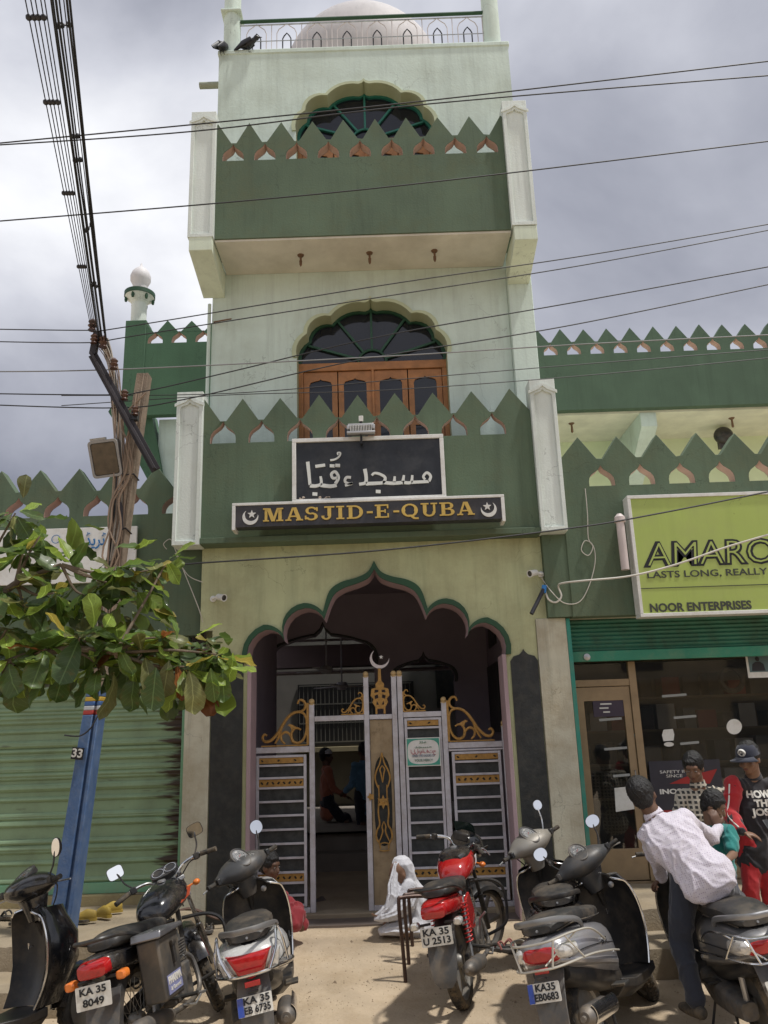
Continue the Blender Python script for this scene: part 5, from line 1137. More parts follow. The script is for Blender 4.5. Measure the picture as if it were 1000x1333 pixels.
def scooter(name, label, loc, heading, lean, steer, paint, head_paint=None, apron_in=blk_plastic, trim=chrome, plate_lines=None, blue=False,
            guard=False, guard_m=chrome, mir=None, mirL=True, mirR=True, badge=None, lamp='wide', rack=None, seat_m=None, W=1., shield_top=.90, pl_m=None, retro=False, rearfoot=True, body_guard=False, sc=1., plate_z=.435):
    root = thing(name, label, 'scooter', loc); root.rotation_mode = 'XYZ'; root.scale = (sc, sc, sc)
    # heading measured from straight away (+Y) towards the right (+X)
    root.rotation_euler = (Matrix.Rotation(pi / 2 - radians(heading), 3, 'Z') @ Matrix.Rotation(radians(-lean), 3, 'X')).to_euler()
    hp = head_paint or paint
    R = .225
    wheel(root, 0, R, R, .095)
    # rear body
    bk = [(-.40, .655, .055, .030, .0), (-.385, .655, .105, .055, .05), (-.34, .65, .150, .080, .1), (-.22, .63, .185, .110, .1), (-.05, .60, .205, .135), (.12, .565, .205, .155), (.28, .53, .185, .165), (.40, .50, .150, .170), (.47, .48, .12, .16)]
    b = obj('body', body_loft([(x, z, hw * W, hh, t) for x, z, hw, hh, t in [list(k) + [0] * (5 - len(k)) for k in bk]], 3.0), paint, root)
    obj('underbody', body_loft([(-.30, .53, .12, .05), (-.1, .47, .15, .07), (.2, .40, .15, .09), (.45, .34, .12, .08)], 3), blk_plastic, root)
    # seam line and lower skirt
    obj('skirt', body_loft([(-.37, .605, .12 * W, .020), (-.25, .570, .192 * W, .028), (-.05, .525, .212 * W, .030), (.12, .49, .213 * W, .034), (.30, .45, .19 * W, .036)], 3.4), paint if not body_guard else grey_dusty, root)
    # seat
    s = obj('seat', body_loft([(-.33, .765, .09, .02, .2), (-.28, .775, .125, .042, .1), (-.12, .785, .145, .052), (.08, .765, .150, .055), (.24, .745, .135, .050), (.40, .735, .105, .040), (.50, .725, .06, .022)], 2.8), seat_m or blk_seat, root)
    obj('seat_seam', MB().tube([(q.x, q.y * 1.005, q.z) for q in catmull([(-.30, .11, .745), (-.1, .143, .752), (.1, .149, .735), (.3, .124, .718), (.46, .085, .706)], 4)], .004, 5).tube([(q.x, -q.y * 1.005, q.z) for q in catmull([(-.30, .11, .745), (-.1, .143, .752), (.1, .149, .735), (.3, .124, .718), (.46, .085, .706)], 4)], .004, 5), blk_rubber, s)
    for sy in (-1, 1):
        sm = catmull([(-.33, sy * .151 * W, .60), (-.2, sy * .192 * W, .615), (0, sy * .210 * W, .60), (.2, sy * .199 * W, .57), (.38, sy * .158 * W, .54)], 5)
        obj('panel_seam', MB().tube(sm, .0028, 4), ink, b)
        obj('panel_screw', MB().ell((.26, sy * .190 * W, .50), (.008, .004, .008)), steel, b)
    obj('fuel_flap', MB().loft([sup(-.34, 0, .722, .035, .006, 12), sup(-.29, 0, .738, .045, .006, 12)]), blk_plastic, b)
    obj('rear_tail_hook', MB().tube([(-.30, .0, .75), (-.34, 0, .765)], .008, 6), steel, b)
    # grab rail
    gr = catmull([(-.05, .165, .72), (-.12, .175, .765), (-.30, .145, .805), (-.415, .07, .82), (-.43, 0, .822), (-.415, -.07, .82), (-.30, -.145, .805), (-.12, -.175, .765), (-.05, -.165, .72)], 5)
    mbg = MB(); nn = len(gr); mbg.loft([[g + Vector((0, 0, .018 * sin(2 * pi * k / 8))) + (Vector((g.x + .15, g.y, 0)).normalized()) * .013 * cos(2 * pi * k / 8) for k in range(8)] for g in gr])
    obj('grab_rail', mbg, rack or mat('rail_grey', (.22, .22, .22), .35, metal=.5, var=.1, dirt=DUST, dirt_amt=.3), root)
    # tail lamp
    if lamp == 'wide':
        lt = [sup(-.412, 0, .655, .050, .016, 16, 3), sup(-.405, 0, .65, .100, .036, 16, 3, .2), sup(-.375, 0, .645, .128, .048, 16, 3, .2), sup(-.33, 0, .64, .140, .052, 16, 3, .2)]
        tl = obj('tail_lamp', MB().loft(lt), red_lamp, root)
        for sy in (-1, 1): obj('indicator_lamp', MB().loft([sup(-.395, sy * .118, .652, .016, .014, 12), sup(-.38, sy * .128, .652, .034, .034, 12, 2.4, .2), sup(-.33, sy * .142, .645, .036, .044, 12, 2.4, .2), sup(-.25, sy * .165, .64, .026, .038, 12, 2.4)]), clear_lamp, root)
    else:
        v = [(-.135, .695), (.135, .695), (.075, .575), (0, .555), (-.075, .575)]
        tl = obj('tail_lamp', MB().loft([[Vector((x, y * k, .64 + (z - .64) * k)) for y, z in v] for x, k in ((-.425, .72), (-.415, .92), (-.38, 1.0), (-.30, 1.02))]), red_lamp, root, ang=50)
        for sy in (-1, 1): obj('indicator_lamp', MB().loft([[Vector((x, sy * (y * k + .125 * (1 - k)), .63 + (z - .63) * k)) for y, z in ((.09, .575), (.15, .70), (.19, .69), (.165, .585))] for x, k in ((-.40, .5), (-.385, .85), (-.33, 1.0), (-.25, 1.0))]), clear_lamp, root)
    obj('tail_reflector', MB().cbox((-.415, 0, plate_z + .10), (.012, .09, .03)), red_lamp, root, bevel=.003)
    # mudflap and plate
    obj('mudguard', MB().loft([[Vector(p) for p in ((x, -w_, z), (x, w_, z), (x + .012, w_, z + .004), (x + .012, -w_, z + .004))] for x, z, w_ in ((-.30, .56, .09), (-.38, .49, .10), (-.42, .38, .095), (-.44, .24, .085), (-.43, .17, .07))]), grey_dusty, root, ang=50, bevel=.004)
    if plate_lines: plate(root, -.455, plate_z, plate_lines, blue=blue, tilt=14, m=pl_m)
    obj('plate_lamp', MB().cbox((-.44, 0, plate_z + .067), (.03, .06, .012)), blk_plastic, root, bevel=.003)
    # engine, exhaust, shock, stand
    obj('engine', body_loft([(-.14, .24, .05, .05), (.05, .25, .075, .07), (.25, .27, .085, .085), (.40, .30, .07, .06)], 4, cy=.12), engine_m, root)
    mbx = MB(); mbx.lathe([(.0, 0), (.03, .0), (.05, .02), (.058, .05), (.058, .30), (.045, .36), (.02, .40)], 18, Matrix.Translation((-.36, -.155, .30)) @ Matrix.Rotation(radians(90 + 4), 4, 'Y')); mbx.tube([(-.365, -.155, .30), (-.39, -.155, .30)], .016, 10)
    ex = obj('exhaust', mbx, mat('exhaust_grey', (.16, .15, .14), .5, metal=.6, var=.3, dirt=DUST, dirt_amt=.6, dirt_s=10), root)
    obj('heat_shield', MB().loft([[Vector((x, -.155 - .066 * cos(a), .305 + .066 * sin(a) - (x + .36) * .06)) for a in [radians(-50 + 100 * k / 7) for k in range(8)]] + [Vector((x, -.155 - .062 * cos(a), .305 + .062 * sin(a) - (x + .36) * .06)) for a in [radians(50 - 100 * k / 7) for k in range(8)]] for x in (-.32, -.15, .02)]), chrome, ex)
    obj('shock_absorber', MB().tube([(-.10, .11, .22), (-.13, .11, .56)], .018, 8), steel, root)
    obj('center_stand', MB().tube([(.12, .12, .20), (.06, .15, .015), (.04, .15, .015)], .010, 6).tube([(.12, -.12, .20), (.06, -.15, .015), (.04, -.15, .015)], .010, 6).tube([(.12, -.12, .20), (.12, .12, .20)], .012, 6).tube([(.30, .14, .26), (.22, .28, .015)], .009, 6), blk_plastic, root)
    for y_ in (.15, -.24): obj('footrest', MB().box((.14, y_, .33), (.24, y_ + .09, .345)), blk_rubber, root, bevel=.004)
    # floorboard and leg shield
    obj('floorboard', MB().loft([[Vector((x, y, z)) for y, z in ((-w_, zt), (w_, zt), (w_, zt - .05), (w_ * .6, zt - .10), (-w_ * .6, zt - .10), (-w_, zt - .05))] for x, w_, zt in ((.38, .14, .33), (.50, .19, .30), (.72, .20, .295), (.86, .205, .32))]), apron_in, root, ang=50, bevel=.006)
    zs_ = [(.86, .32, .20), (.905, .42, .215), (.93, .55, .23), (.925, .70, .232), (.905, .82, .205), (.885, shield_top - .02, .16), (.88, shield_top, .11)]
    def shield_row(x, z, w_, off=0): return [Vector((x + off + .10 * (abs(t) ** 2.2) * (-1), w_ * t, z + (0 if z < shield_top - .05 else -.03 * t * t))) for t in [i / 8 - 1 for i in range(17)]]
    rows = [shield_row(*k) for k in zs_]; rows2 = [shield_row(*k, off=.035) for k in zs_]
    obj('leg_shield', MB().loft([a + b[::-1] for a, b in zip(rows, rows2)]), apron_in, root, ang=50)
    tr = [r[0] for r in rows] + [rows[-1][i] for i in range(2, 16, 2)] + [r[-1] for r in rows[::-1]]
    obj('shield_trim', MB().tube([p + Vector((.008, p.y * .02, 0)) for p in catmull(tr, 3)], .0075, 6), trim, root)
    fr_k = [(.30, 1.02), (.42, 1.04), (.56, 1.05), (.70, 1.04), (.82, 1.0), (shield_top - .005, .94)]
    fm = MB(); secs = []
    for (x, z, w_) in zs_[:-1]:
        bulge = .15 if z < .5 else (.19 if z < .75 else .13)
        secs.append([Vector((x + .036 - .10 * abs(t) ** 2.2 + bulge * (1 - t * t) ** .7, w_ * t * .985, z)) for t in [i / 8 - 1 for i in range(17)]] + [Vector((x + .03 - .10 * abs(t) ** 2.2, w_ * t * .97, z)) for t in [1 - i / 8 for i in range(17)]])
    obj('front_panel', MB().loft(secs), paint, root, ang=50)
    obj('lock', MB().lathe([(.0, 0), (.021, 0), (.021, .008), (.015, .012), (0, .012)], 18, Matrix.Translation((.872, -.075 , .82)) @ Matrix.Rotation(-pi / 2, 4, 'Y')), steel, root)
    obj('glove_hook', MB().tube([(.86, .0, .66), (.83, 0, .65), (.83, 0, .68)], .006, 6), chrome, root)
    # steering group
    st_ = bpy.data.objects.new('steering_head', None); COL.objects.link(st_); st_.parent = root; st_.location = (.93, 0, .60)
    axis = Vector((-.42, 0, .9)).normalized(); st_.rotation_mode = 'QUATERNION'; st_.rotation_quaternion = Matrix.Rotation(radians(-steer), 3, axis).to_quaternion()
    T = Matrix.Translation((-.93, 0, -.60))
    def S_(mb): mb.v = [T @ v for v in mb.v]; return mb
    hk = [(-.225, 1.005, .030, .026), (-.185, 1.008, .048, .040), (-.135, 1.012, .098, .062), (-.07, 1.012, .128, .082), (0, 1.012, .136, .090), (.07, 1.012, .128, .082), (.135, 1.012, .098, .062), (.185, 1.008, .048, .040), (.225, 1.005, .030, .026)]
    secs = []
    for y, z, hx, hz in [k[:4] for k in smooth_sections([(a, b, c, d) for a, b, c, d in hk], 3)]:
        secs.append([Vector((.855 + hx * cos(a) + .25 * hz * sin(a), y, z + hz * sin(a))) for a in [2 * pi * i / 18 for i in range(18)]])
    hd = obj('handlebar_cover', S_(MB().loft(secs)), hp, st_)
    obj('neck_cover', S_(MB().loft([[Vector((cx_ + rx_ * cos(a), ry_ * sin(a), z)) for a in [2 * pi * i / 18 for i in range(18)]] for cx_, z, rx_, ry_ in ((.90, .80, .055, .06), (.885, .88, .065, .085), (.868, .95, .085, .115), (.86, 1.0, .085, .11))])), hp, st_)
    Qd = Matrix.Translation((.806, 0, 1.083)) @ Vector((-.58, 0, .81)).to_track_quat('Z', 'Y').to_matrix().to_4x4()
    dz = T @ Qd
    dl = obj('instrument', MB().loft([[dz @ Vector((.058 * k * cos(a), .098 * k * sin(a), zz)) for a in [2 * pi * i / 26 for i in range(26)]] for k, zz in ((1.10, -.03), (1.08, .006), (1.0, .009), (.94, .003))]), grey_dusty, st_)
    obj('dial', MB().loft([[dz @ Vector((.046 * k * cos(a), .084 * k * sin(a), zz)) for a in [2 * pi * i / 26 for i in range(26)]] for k, zz in ((1, .0045), (1, .0065))]), mat('dial_face', (.22, .22, .22), .2, var=.4, vs=60, coat=1), dl)
    obj('dial_ring', MB().ring([(.036, .006), (.040, .006), (.040, .0105), (.036, .0105)], 24, dz), steel, dl)
    for a in range(0, 270, 27): obj('tick', MB().cbox((.030 * cos(radians(a)), .030 * sin(radians(a)), .0072), (.006, .003, .001), dz), sign_wht, dl)
    obj('needle', MB().cbox((.008, .008, .0074), (.026, .002, .001), dz @ Matrix.Rotation(.7, 4, 'Z')), red_lamp, dl)
    for yy in (-.062, .062): obj('indicator_light', MB().cbox((.0, yy, .0072), (.020, .014, .001), dz), clear_lamp, dl)
    for sy in (-1, 1):
        obj('brake_cable', S_(MB().tube(catmull([(.885, sy * .20, .995), (.95, sy * .14, .97), (.97, sy * .09, .90), (.93, sy * .05, .80)], 5), .0045, 6)), blk_rubber, st_)
        obj('switch_cluster', S_(MB().cbox((.835, sy * .215, 1.012), (.055, .03, .045))), blk_plastic, st_, bevel=.006)
    # headlamp in front
    obj('headlamp', S_(MB().loft([sup(.935, 0, 1.0, .085, .045, 16), sup(.955, 0, .995, .075, .040, 16), sup(.965, 0, .99, .04, .02, 16)])), clear_lamp, st_)
    for sy in (-1, 1):
        g = obj('grip', S_(MB().tube([(.845, sy * .20, 1.005), (.828, sy * .305, 1.012)], .0165, 12).lathe([(.022, 0), (.022, .006), (.015, .008)], 12, Matrix.Translation((.845, sy * .205, 1.005)) @ Matrix.Rotation(radians(-90 * sy), 4, 'X'))), blk_rubber, st_)
        obj('lever', S_(MB().tube(catmull([(.875, sy * .19, 1.0), (.905, sy * .24, .995), (.885, sy * .33, .985)], 4), .0055, 6)), steel, st_)
    mh, mrx, mrz, mm = mir or (.20, .055, .042, None)
    for sy, on_ in ((1, mirL), (-1, mirR)):
        if on_: mirror(st_, T @ Vector((.86, sy * .165, 1.035)), T @ Vector((.875, sy * .235, 1.035 + mh)), Vector((-1, sy * -.12, .06)), mrx, mrz, mm)
    wheel(st_, 1.25 - .93, R - .60, R, .095)
    # fender as an arc over the wheel
    fsecs = []
    for k in range(13):
        a = radians(20 + 150 * k / 12); rr2 = R + .045; wv = .07 * (.75 + .25 * sin(pi * k / 12))
        c, s = cos(a), sin(a); fsecs.append([Vector((.32 + (rr2 + dd) * c, yy, R - .60 + (rr2 + dd) * s)) for yy, dd in ((-wv, -.05), (-wv * .8, 0), (0, .018), (wv * .8, 0), (wv, -.05), (wv * .8, -.006), (0, .010), (-wv * .8, -.006))])
    obj('front_fender', MB().loft(fsecs), paint, st_, ang=50)
    obj('fork', S_(MB().tube([(.90, .0, .80), (1.12, .0, .38)], .022, 8).tube([(1.14, .075, .42), (1.25, .075, R)], .018, 8).tube([(1.14, -.075, .42), (1.25, -.075, R)], .018, 8).tube([(1.14, .08, .41), (1.14, -.08, .41)], .022, 8)), blk_plastic, st_)
    if badge:
        for sy in (-1, 1):
            Q = Matrix.Translation((badge[1], sy * (.2085 * W), badge[2])) @ Matrix.Rotation(pi if sy > 0 else 0, 4, 'Z') @ Matrix.Rotation(pi / 2, 4, 'X')
            text('badge', badge[0], badge[3], Q, badge[4], root, off=.001, ext=.003, shear=.25)
    if guard:      # thin tube frame round the tail
        r = .0065; mb = MB()
        top = catmull([(.12, .215, .60), (-.10, .235, .70), (-.30, .20, .725), (-.45, .12, .72), (-.465, 0, .715), (-.45, -.12, .72), (-.30, -.20, .725), (-.10, -.235, .70), (.12, -.215, .60)], 5)
        low = catmull([(.30, .21, .50), (.12, .235, .535), (-.15, .225, .575), (-.38, .17, .585), (-.47, .10, .585), (-.475, 0, .585), (-.47, -.10, .585), (-.38, -.17, .585), (-.15, -.225, .575), (.12, -.235, .535), (.30, -.21, .50)], 5)
        mb.tube(top, r, 6); mb.tube(low, r, 6)
        for sy in (-1, 1):
            mb.tube([(-.44, sy * .135, .72), (-.47, sy * .10, .585)], r, 6); mb.tube([(-.25, sy * .212, .725), (-.47, sy * .06, .60)], r * .8, 6); mb.tube([(-.36, sy * .178, .72), (-.25, sy * .215, .58)], r * .8, 6)
        obj('tail_guard', mb, guard_m, root)
    if body_guard:   # chrome band along the lower body and two uprights beside the lamp
        mb = MB(); low = catmull([(.34, .20, .46), (.12, .235, .495), (-.15, .23, .545), (-.36, .17, .585), (-.46, .09, .595), (-.475, 0, .595), (-.46, -.09, .595), (-.36, -.17, .585), (-.15, -.23, .545), (.12, -.235, .495), (.34, -.20, .46)], 5); mb.tube(low, .009, 7)
        for sy in (-1, 1): mb.tube(catmull([(-.45, sy * .115, .60), (-.40, sy * .165, .70), (-.33, sy * .175, .785), (-.27, sy * .185, .78), (-.26, sy * .205, .70), (-.24, sy * .215, .575)], 4), .008, 7)
        obj('tail_guard', mb, chrome, root)
    return root

silver = mat('silver_paint', (.36, .36, .38), .30, metal=.55, var=.05, coat=.5, dirt=DUST, dirt_amt=.35, dirt_s=4)
pearl = mat('pearl_white', (.62, .62, .60), .25, metal=.15, var=.04, coat=.7, dirt=DUST, dirt_amt=.3, dirt_s=4)
grey_paint = mat('grey_paint', (.17, .17, .175), .32, metal=.4, var=.1, coat=.4, dirt=DUST, dirt_amt=.45, dirt_s=4)
black_paint_s = mat('scooter_black', (.010, .011, .014), .22, var=.1, coat=.6, dirt=DUST, dirt_amt=.25, dirt_s=4)
dk_cover = mat('cover_dark_grey', (.055, .056, .058), .42, var=.12, vs=12, dirt=DUST, dirt_amt=.3, dirt_s=5)
beige_grey = mat('beige_grey_paint', (.27, .255, .225), .4, metal=.2, var=.06, dirt=DUST, dirt_amt=.35, dirt_s=5)

def motorcycle(name, label, loc, heading, lean, steer, paint, tank_top=None, spokes='wire', plate_lines=None, plate_wh=(.20, .10), psize=.05, lampm=red_lamp, shock=None, guard=True, mirrors=((1, 1)), mir_square=True, fairing=False, pannier=False, fend_m=None, flash=None, tail_h=.80, sc=1.):
    root = thing(name, label, 'motorcycle', loc); root.rotation_mode = 'XYZ'; root.scale = (sc, sc, sc)
    root.rotation_euler = (Matrix.Rotation(pi / 2 - radians(heading), 3, 'Z') @ Matrix.Rotation(radians(-lean), 3, 'X')).to_euler()
    R = .305; wheel(root, 0, R, R, .088, spokes)
    fm_ = fend_m or blk_plastic
    def fender(par, cx, cz_, a0, a1, wv, m, off=.03):
        s_ = []
        for k in range(15):
            a = radians(a0 + (a1 - a0) * k / 14); rr2 = R + off; c, s = cos(a), sin(a)
            s_.append([Vector((cx + (rr2 + dd) * c, yy, cz_ + (rr2 + dd) * s)) for yy, dd in ((-wv, -.04), (-wv * .85, -.008), (0, .014), (wv * .85, -.008), (wv, -.04), (wv * .8, -.014), (0, .006), (-wv * .8, -.014))])
        return obj('fender', MB().loft(s_), m, par, ang=50)
    fender(root, 0, R, 60, 178, .075, fm_, .05)
    obj('mudflap', MB().loft([[Vector((x, y, z)) for y, z in ((-w_, z0), (w_, z0))] + [Vector((x + .012, y, z)) for y, z in ((w_, z0), (-w_, z0))] for x, z0, w_ in ((-.33, .56, .095), (-.385, .46, .10), (-.42, .36, .095), (-.435, .28, .075), (-.43, .24, .04))]), mat('mudflap_grey', (.075, .075, .075), .5, var=.15, dirt=DUST, dirt_amt=.6, dirt_s=4), root, ang=60)
    # frame, swingarm, engine
    obj('wiring', MB().tube(catmull([(.15, .09, .50), (.3, .13, .42), (.42, .12, .45), (.55, .10, .60), (.75, .06, .80)], 5), .006, 6).tube(catmull([(.12, -.10, .46), (.3, -.13, .50), (.45, -.12, .58), (.7, -.05, .78)], 5), .005, 6), blk_rubber, root)
    obj('carburettor', MB().lathe([(0, -.05), (.03, -.05), (.035, 0), (.03, .05), (0, .05)], 14, Matrix.Translation((.50, -.03, .60))).cbox((.42, 0, .60), (.10, .10, .09)), steel, root, bevel=.006)
    obj('brake_pedal', MB().tube([(.30, -.16, .26), (.45, -.18, .22), (.56, -.18, .25)], .007, 6).cbox((.57, -.18, .255), (.04, .05, .012)), steel, root)
    obj('kick_lever', MB().tube([(.32, -.14, .36), (.30, -.17, .50), (.30, -.22, .54)], .009, 8), steel, root)
    obj('frame', MB().tube(catmull([(.78, 0, .95), (.82, 0, .72), (.80, 0, .45), (.66, 0, .26), (.40, 0, .25), (.25, 0, .40)], 4), .018, 8).tube([(.80, 0, .92), (.45, 0, .78), (.1, .08, .72), (-.22, .08, .72)], .014, 8).tube([(.1, -.08, .72), (-.22, -.08, .72)], .014, 8), blk_plastic, root)
    obj('swingarm', MB().bar((0, .075, R), (.42, .07, .36), .03, .04).bar((0, -.075, R), (.42, -.07, .36), .03, .04), blk_plastic, root, bevel=.004)
    obj('chain_cover', MB().bar((-.10, .095, R + .02), (.42, .095, .38), .02, .09), mat('chain_cover', (.05, .05, .05), .5, dirt=DUST, dirt_amt=.5), root, bevel=.01)
    em = MB(); em.cbox((.48, 0, .36), (.30, .22, .20)); em.lathe([(.0, -.125), (.07, -.125), (.085, -.10), (.085, .10), (.07, .125), (0, .125)], 22, Matrix.Translation((.44, 0, .35)) @ RX); em.lathe([(.055, -.11), (.055, .11)], 16, Matrix.Translation((.58, 0, .34)) @ RX)
    e_ = obj('engine', em, engine_m, root, bevel=.012)
    for k in range(8): obj('cooling_fin', MB().cbox((.60 + k * .004, 0, .47 + k * .017), (.14, .15 - .002 * k, .007), Matrix.Identity(4)), engine_m, e_)
    obj('cylinder', MB().cbox((.615, 0, .53), (.10, .11, .18)), engine_m, e_)
    # exhaust right
    mbx = MB(); mbx.tube(catmull([(.66, -.05, .50), (.74, -.08, .44), (.70, -.12, .28), (.50, -.14, .24), (.25, -.145, .25), (.10, -.15, .27)], 5), .017, 10); mbx.lathe([(0, 0), (.012, 0), (.028, .01), (.045, .05), (.052, .10), (.052, .42), (.035, .52), (.016, .56)], 18, Matrix.Translation((-.42, -.165, .33)) @ Matrix.Rotation(radians(90 + 7), 4, 'Y')); mbx.tube([(-.41, -.165, .33), (-.45, -.165, .335)], .014, 10)
    obj('exhaust', mbx, mat('exhaust_grey', (.16, .15, .14), .5), root)
    # shocks
    for sy in (-1, 1):
        a, b = Vector((-.02, sy * .125, R + .02)), Vector((.06, sy * .115, .70)); sh_ = obj('shock_absorber', MB().tube([a, b], .012, 8), steel, root)
        c_ = []
        for k in range(100):
            t = k / 99; q = a.lerp(b, .22 + .72 * t); an = 2 * pi * 10 * t; c_.append(q + Vector((.026 * cos(an), .026 * sin(an), 0)))
        obj('spring', MB().tube(c_, .005, 5), shock or chrome, sh_)
    # seat, tail, side panels, tank
    obj('seat', body_loft([(-.30, tail_h + .005, .07, .02, .1), (-.26, tail_h + .01, .105, .04), (-.10, tail_h + .01, .125, .055), (.12, tail_h - .015, .13, .055), (.30, tail_h - .035, .115, .050), (.44, tail_h - .02, .085, .045), (.50, tail_h - .0, .05, .03)], 2.7), blk_seat, root)
    obj('tail_cowl', body_loft([(-.40, tail_h - .075, .065, .035), (-.36, tail_h - .08, .10, .055), (-.22, tail_h - .09, .120, .065), (0, tail_h - .11, .125, .07), (.16, tail_h - .14, .105, .06)], 3), paint, root)
    for sy in (-1, 1):
        obj('side_panel', MB().loft([[Vector((x, sy * (.10 + dy), z)) for x, z in ((.02, .66), (.30, .70), (.38, .56), (.30, .44), (.14, .46), (.05, .54))][::sy] for dy in (0, .025)]), paint, root, bevel=.012, seg=3)
    tk = obj('fuel_tank', body_loft([(.36, .80, .06, .03), (.40, .815, .105, .075), (.52, .845, .145, .10), (.66, .875, .155, .105), (.78, .885, .12, .09), (.86, .88, .05, .04)], 2.3), paint, root)
    if tank_top: obj('tank_cover', body_loft([(.47, .905, .075, .045), (.55, .925, .12, .052), (.66, .945, .13, .050), (.77, .935, .10, .045), (.84, .915, .04, .02)], 2.4), tank_top, root)
    obj('fuel_cap', MB().lathe([(0, 0), (.03, 0), (.03, .012), (.02, .018), (0, .018)], 18, Matrix.Translation((.64, 0, .985 if tank_top else .975))), steel, root)
    if flash:
        for sy in (-1, 1):
            obj('tank_flash', MB().slab([(.56, .82), (.72, .845), (.77, .90), (.66, .885), (.60, .86)], (), sy * .147 - .003, sy * .147 + .003), flash, root)
    # tail lamp, indicators, grab rail
    obj('tail_lamp', MB().loft([sup(-.455, 0, tail_h - .09, .055, .028, 16, 4), sup(-.445, 0, tail_h - .09, .085, .040, 16, 4), sup(-.40, 0, tail_h - .085, .092, .046, 16, 4), sup(-.36, 0, tail_h - .085, .09, .046, 16, 4)]), lampm, root, ang=50)
    for sy in (-1, 1):
        ii = obj('indicator_stalk', MB().tube([(-.36, sy * .05, .63), (-.38, sy * .135, .63)], .009, 7), blk_plastic, root)
        obj('indicator_lamp', MB().loft([sup(x, sy * .155, .632, w_, h_, 14, 3) for x, w_, h_ in ((-.425, .018, .016), (-.415, .030, .024), (-.37, .032, .025), (-.355, .016, .012))]), clear_lamp if spokes == 'alloy' else amber_lamp, ii)
    gr = catmull([(.05, .13, tail_h - .045), (-.12, .145, tail_h + .0), (-.30, .135, tail_h + .045), (-.43, .08, tail_h + .06), (-.45, 0, tail_h + .06), (-.43, -.08, tail_h + .06), (-.30, -.135, tail_h + .045), (-.12, -.145, tail_h + .0), (.05, -.13, tail_h - .045)], 5)
    obj('grab_rail', MB().tube(gr, .012, 8), blk_plastic, root)
    if plate_lines: plate(root, -.455, .565, plate_lines, w=plate_wh[0], h=plate_wh[1], tilt=6, size=psize)
    for a_, b_ in (((.35, .08, .30), (.35, .25, .30)), ((.35, -.08, .30), (.35, -.25, .30)), ((.14, -.10, .36), (.10, -.24, .34)), ((.14, .10, .36), (.10, .24, .34))): obj('footrest', MB().tube([a_, b_], .013, 8), blk_rubber, root)
    obj('side_stand', MB().tube([(.40, .12, .24), (.34, .27, .015), (.31, .28, .015)], .009, 6), blk_plastic, root)
    # steering group
    st_ = bpy.data.objects.new('steering_head', None); COL.objects.link(st_); st_.parent = root; st_.location = (.84, 0, .80)
    axis = Vector((-.45, 0, .89)).normalized(); st_.rotation_mode = 'QUATERNION'; st_.rotation_quaternion = Matrix.Rotation(radians(-steer), 3, axis).to_quaternion()
    T = Matrix.Translation((-.84, 0, -.80))
    def S_(mb): mb.v = [T @ v for v in mb.v]; return mb
    for sy in (-1, 1): obj('fork_leg', S_(MB().tube([(.78, sy * .085, .98), (.98, sy * .085, .58)], .016, 10).tube([(.97, sy * .085, .60), (1.10, sy * .078, R)], .023, 10)), chrome if spokes == 'wire' else blk_plastic, st_)
    obj('fork_crown', S_(MB().cbox((.80, 0, .94), (.05, .22, .03)).cbox((.86, 0, .82), (.05, .22, .03))), steel, st_, bevel=.006)
    wf = wheel(st_, 1.10 - .84, R - .80, R, .080, spokes)
    fender(st_, 1.10 - .84, R - .80, 30, 165, .062, paint if spokes == 'wire' else blk_plastic, .03)
    hb_ = catmull([(.66, .36, 1.0), (.74, .25, 1.025), (.80, .14, 1.02), (.80, .05, .97), (.80, -.05, .97), (.80, -.14, 1.02), (.74, -.25, 1.025), (.66, -.36, 1.0)], 5)
    obj('handlebar', S_(MB().tube(hb_, .0115, 10)), chrome, st_)
    for sy in (-1, 1):
        obj('grip', S_(MB().tube([(.655, sy * .37, 1.0), (.715, sy * .265, 1.02)], .0175, 12)), blk_rubber, st_)
        obj('lever', S_(MB().tube(catmull([(.76, sy * .23, 1.015), (.775, sy * .28, 1.01), (.73, sy * .37, .99)], 4), .0055, 6)), steel, st_)
        obj('switch_box', S_(MB().cbox((.735, sy * .235, 1.022), (.04, .045, .045))), blk_plastic, st_, bevel=.006)
        if mirrors: mirror(st_, T @ Vector((.755, sy * .225, 1.03)), T @ Vector((.80, sy * .30, 1.19)), Vector((-1, -sy * .2, .02)), .058, .045, None, squar=4 if mir_square else 2.2)
    obj('control_cable', S_(MB().tube(catmull([(.76, .24, 1.0), (.92, .20, .98), (.95, .06, .90), (.86, .03, .78)], 5), .005, 6).tube(catmull([(.76, -.24, 1.0), (.94, -.18, 1.0), (.96, -.04, .88), (.86, -.03, .76)], 5), .005, 6)), blk_rubber, st_)
    if fairing:
        obj('fairing', S_(MB().loft([sup(.80, 0, 1.0, .11, .075, 18, 3), sup(.87, 0, 1.0, .13, .10, 18, 3), sup(.95, 0, .97, .12, .10, 18, 3), sup(1.02, 0, .93, .075, .06, 18, 3)])), fairing, st_)
        obj('visor', S_(MB().loft([[Vector((.86 + .05 * (1 - (t * t)) + dx, .11 * t, z)) for t in [i / 5 - 1 for i in range(11)]] for z, dx in ((1.08, .0), (1.13, -.015), (1.16, -.03))], closed=False, cap=False)), mat('smoked_visor', (.02, .035, .03), .12, coat=.5), st_)
        obj('instrument', S_(MB().cbox((.81, 0, 1.055), (.04, .16, .07), Matrix.Identity(4))), blk_plastic, st_, bevel=.012)
    else:
        obj('headlamp', S_(MB().lathe([(0, -.09), (.05, -.08), (.078, -.03), (.085, .03), (.07, .045), (0, .06)], 22, Matrix.Translation((.93, 0, .93)) @ Matrix.Rotation(pi / 2, 4, 'Y'))), blk_plastic, st_)
        q = T @ Matrix.Translation((.82, 0, 1.03)) @ Matrix.Rotation(radians(-35), 4, 'Y')
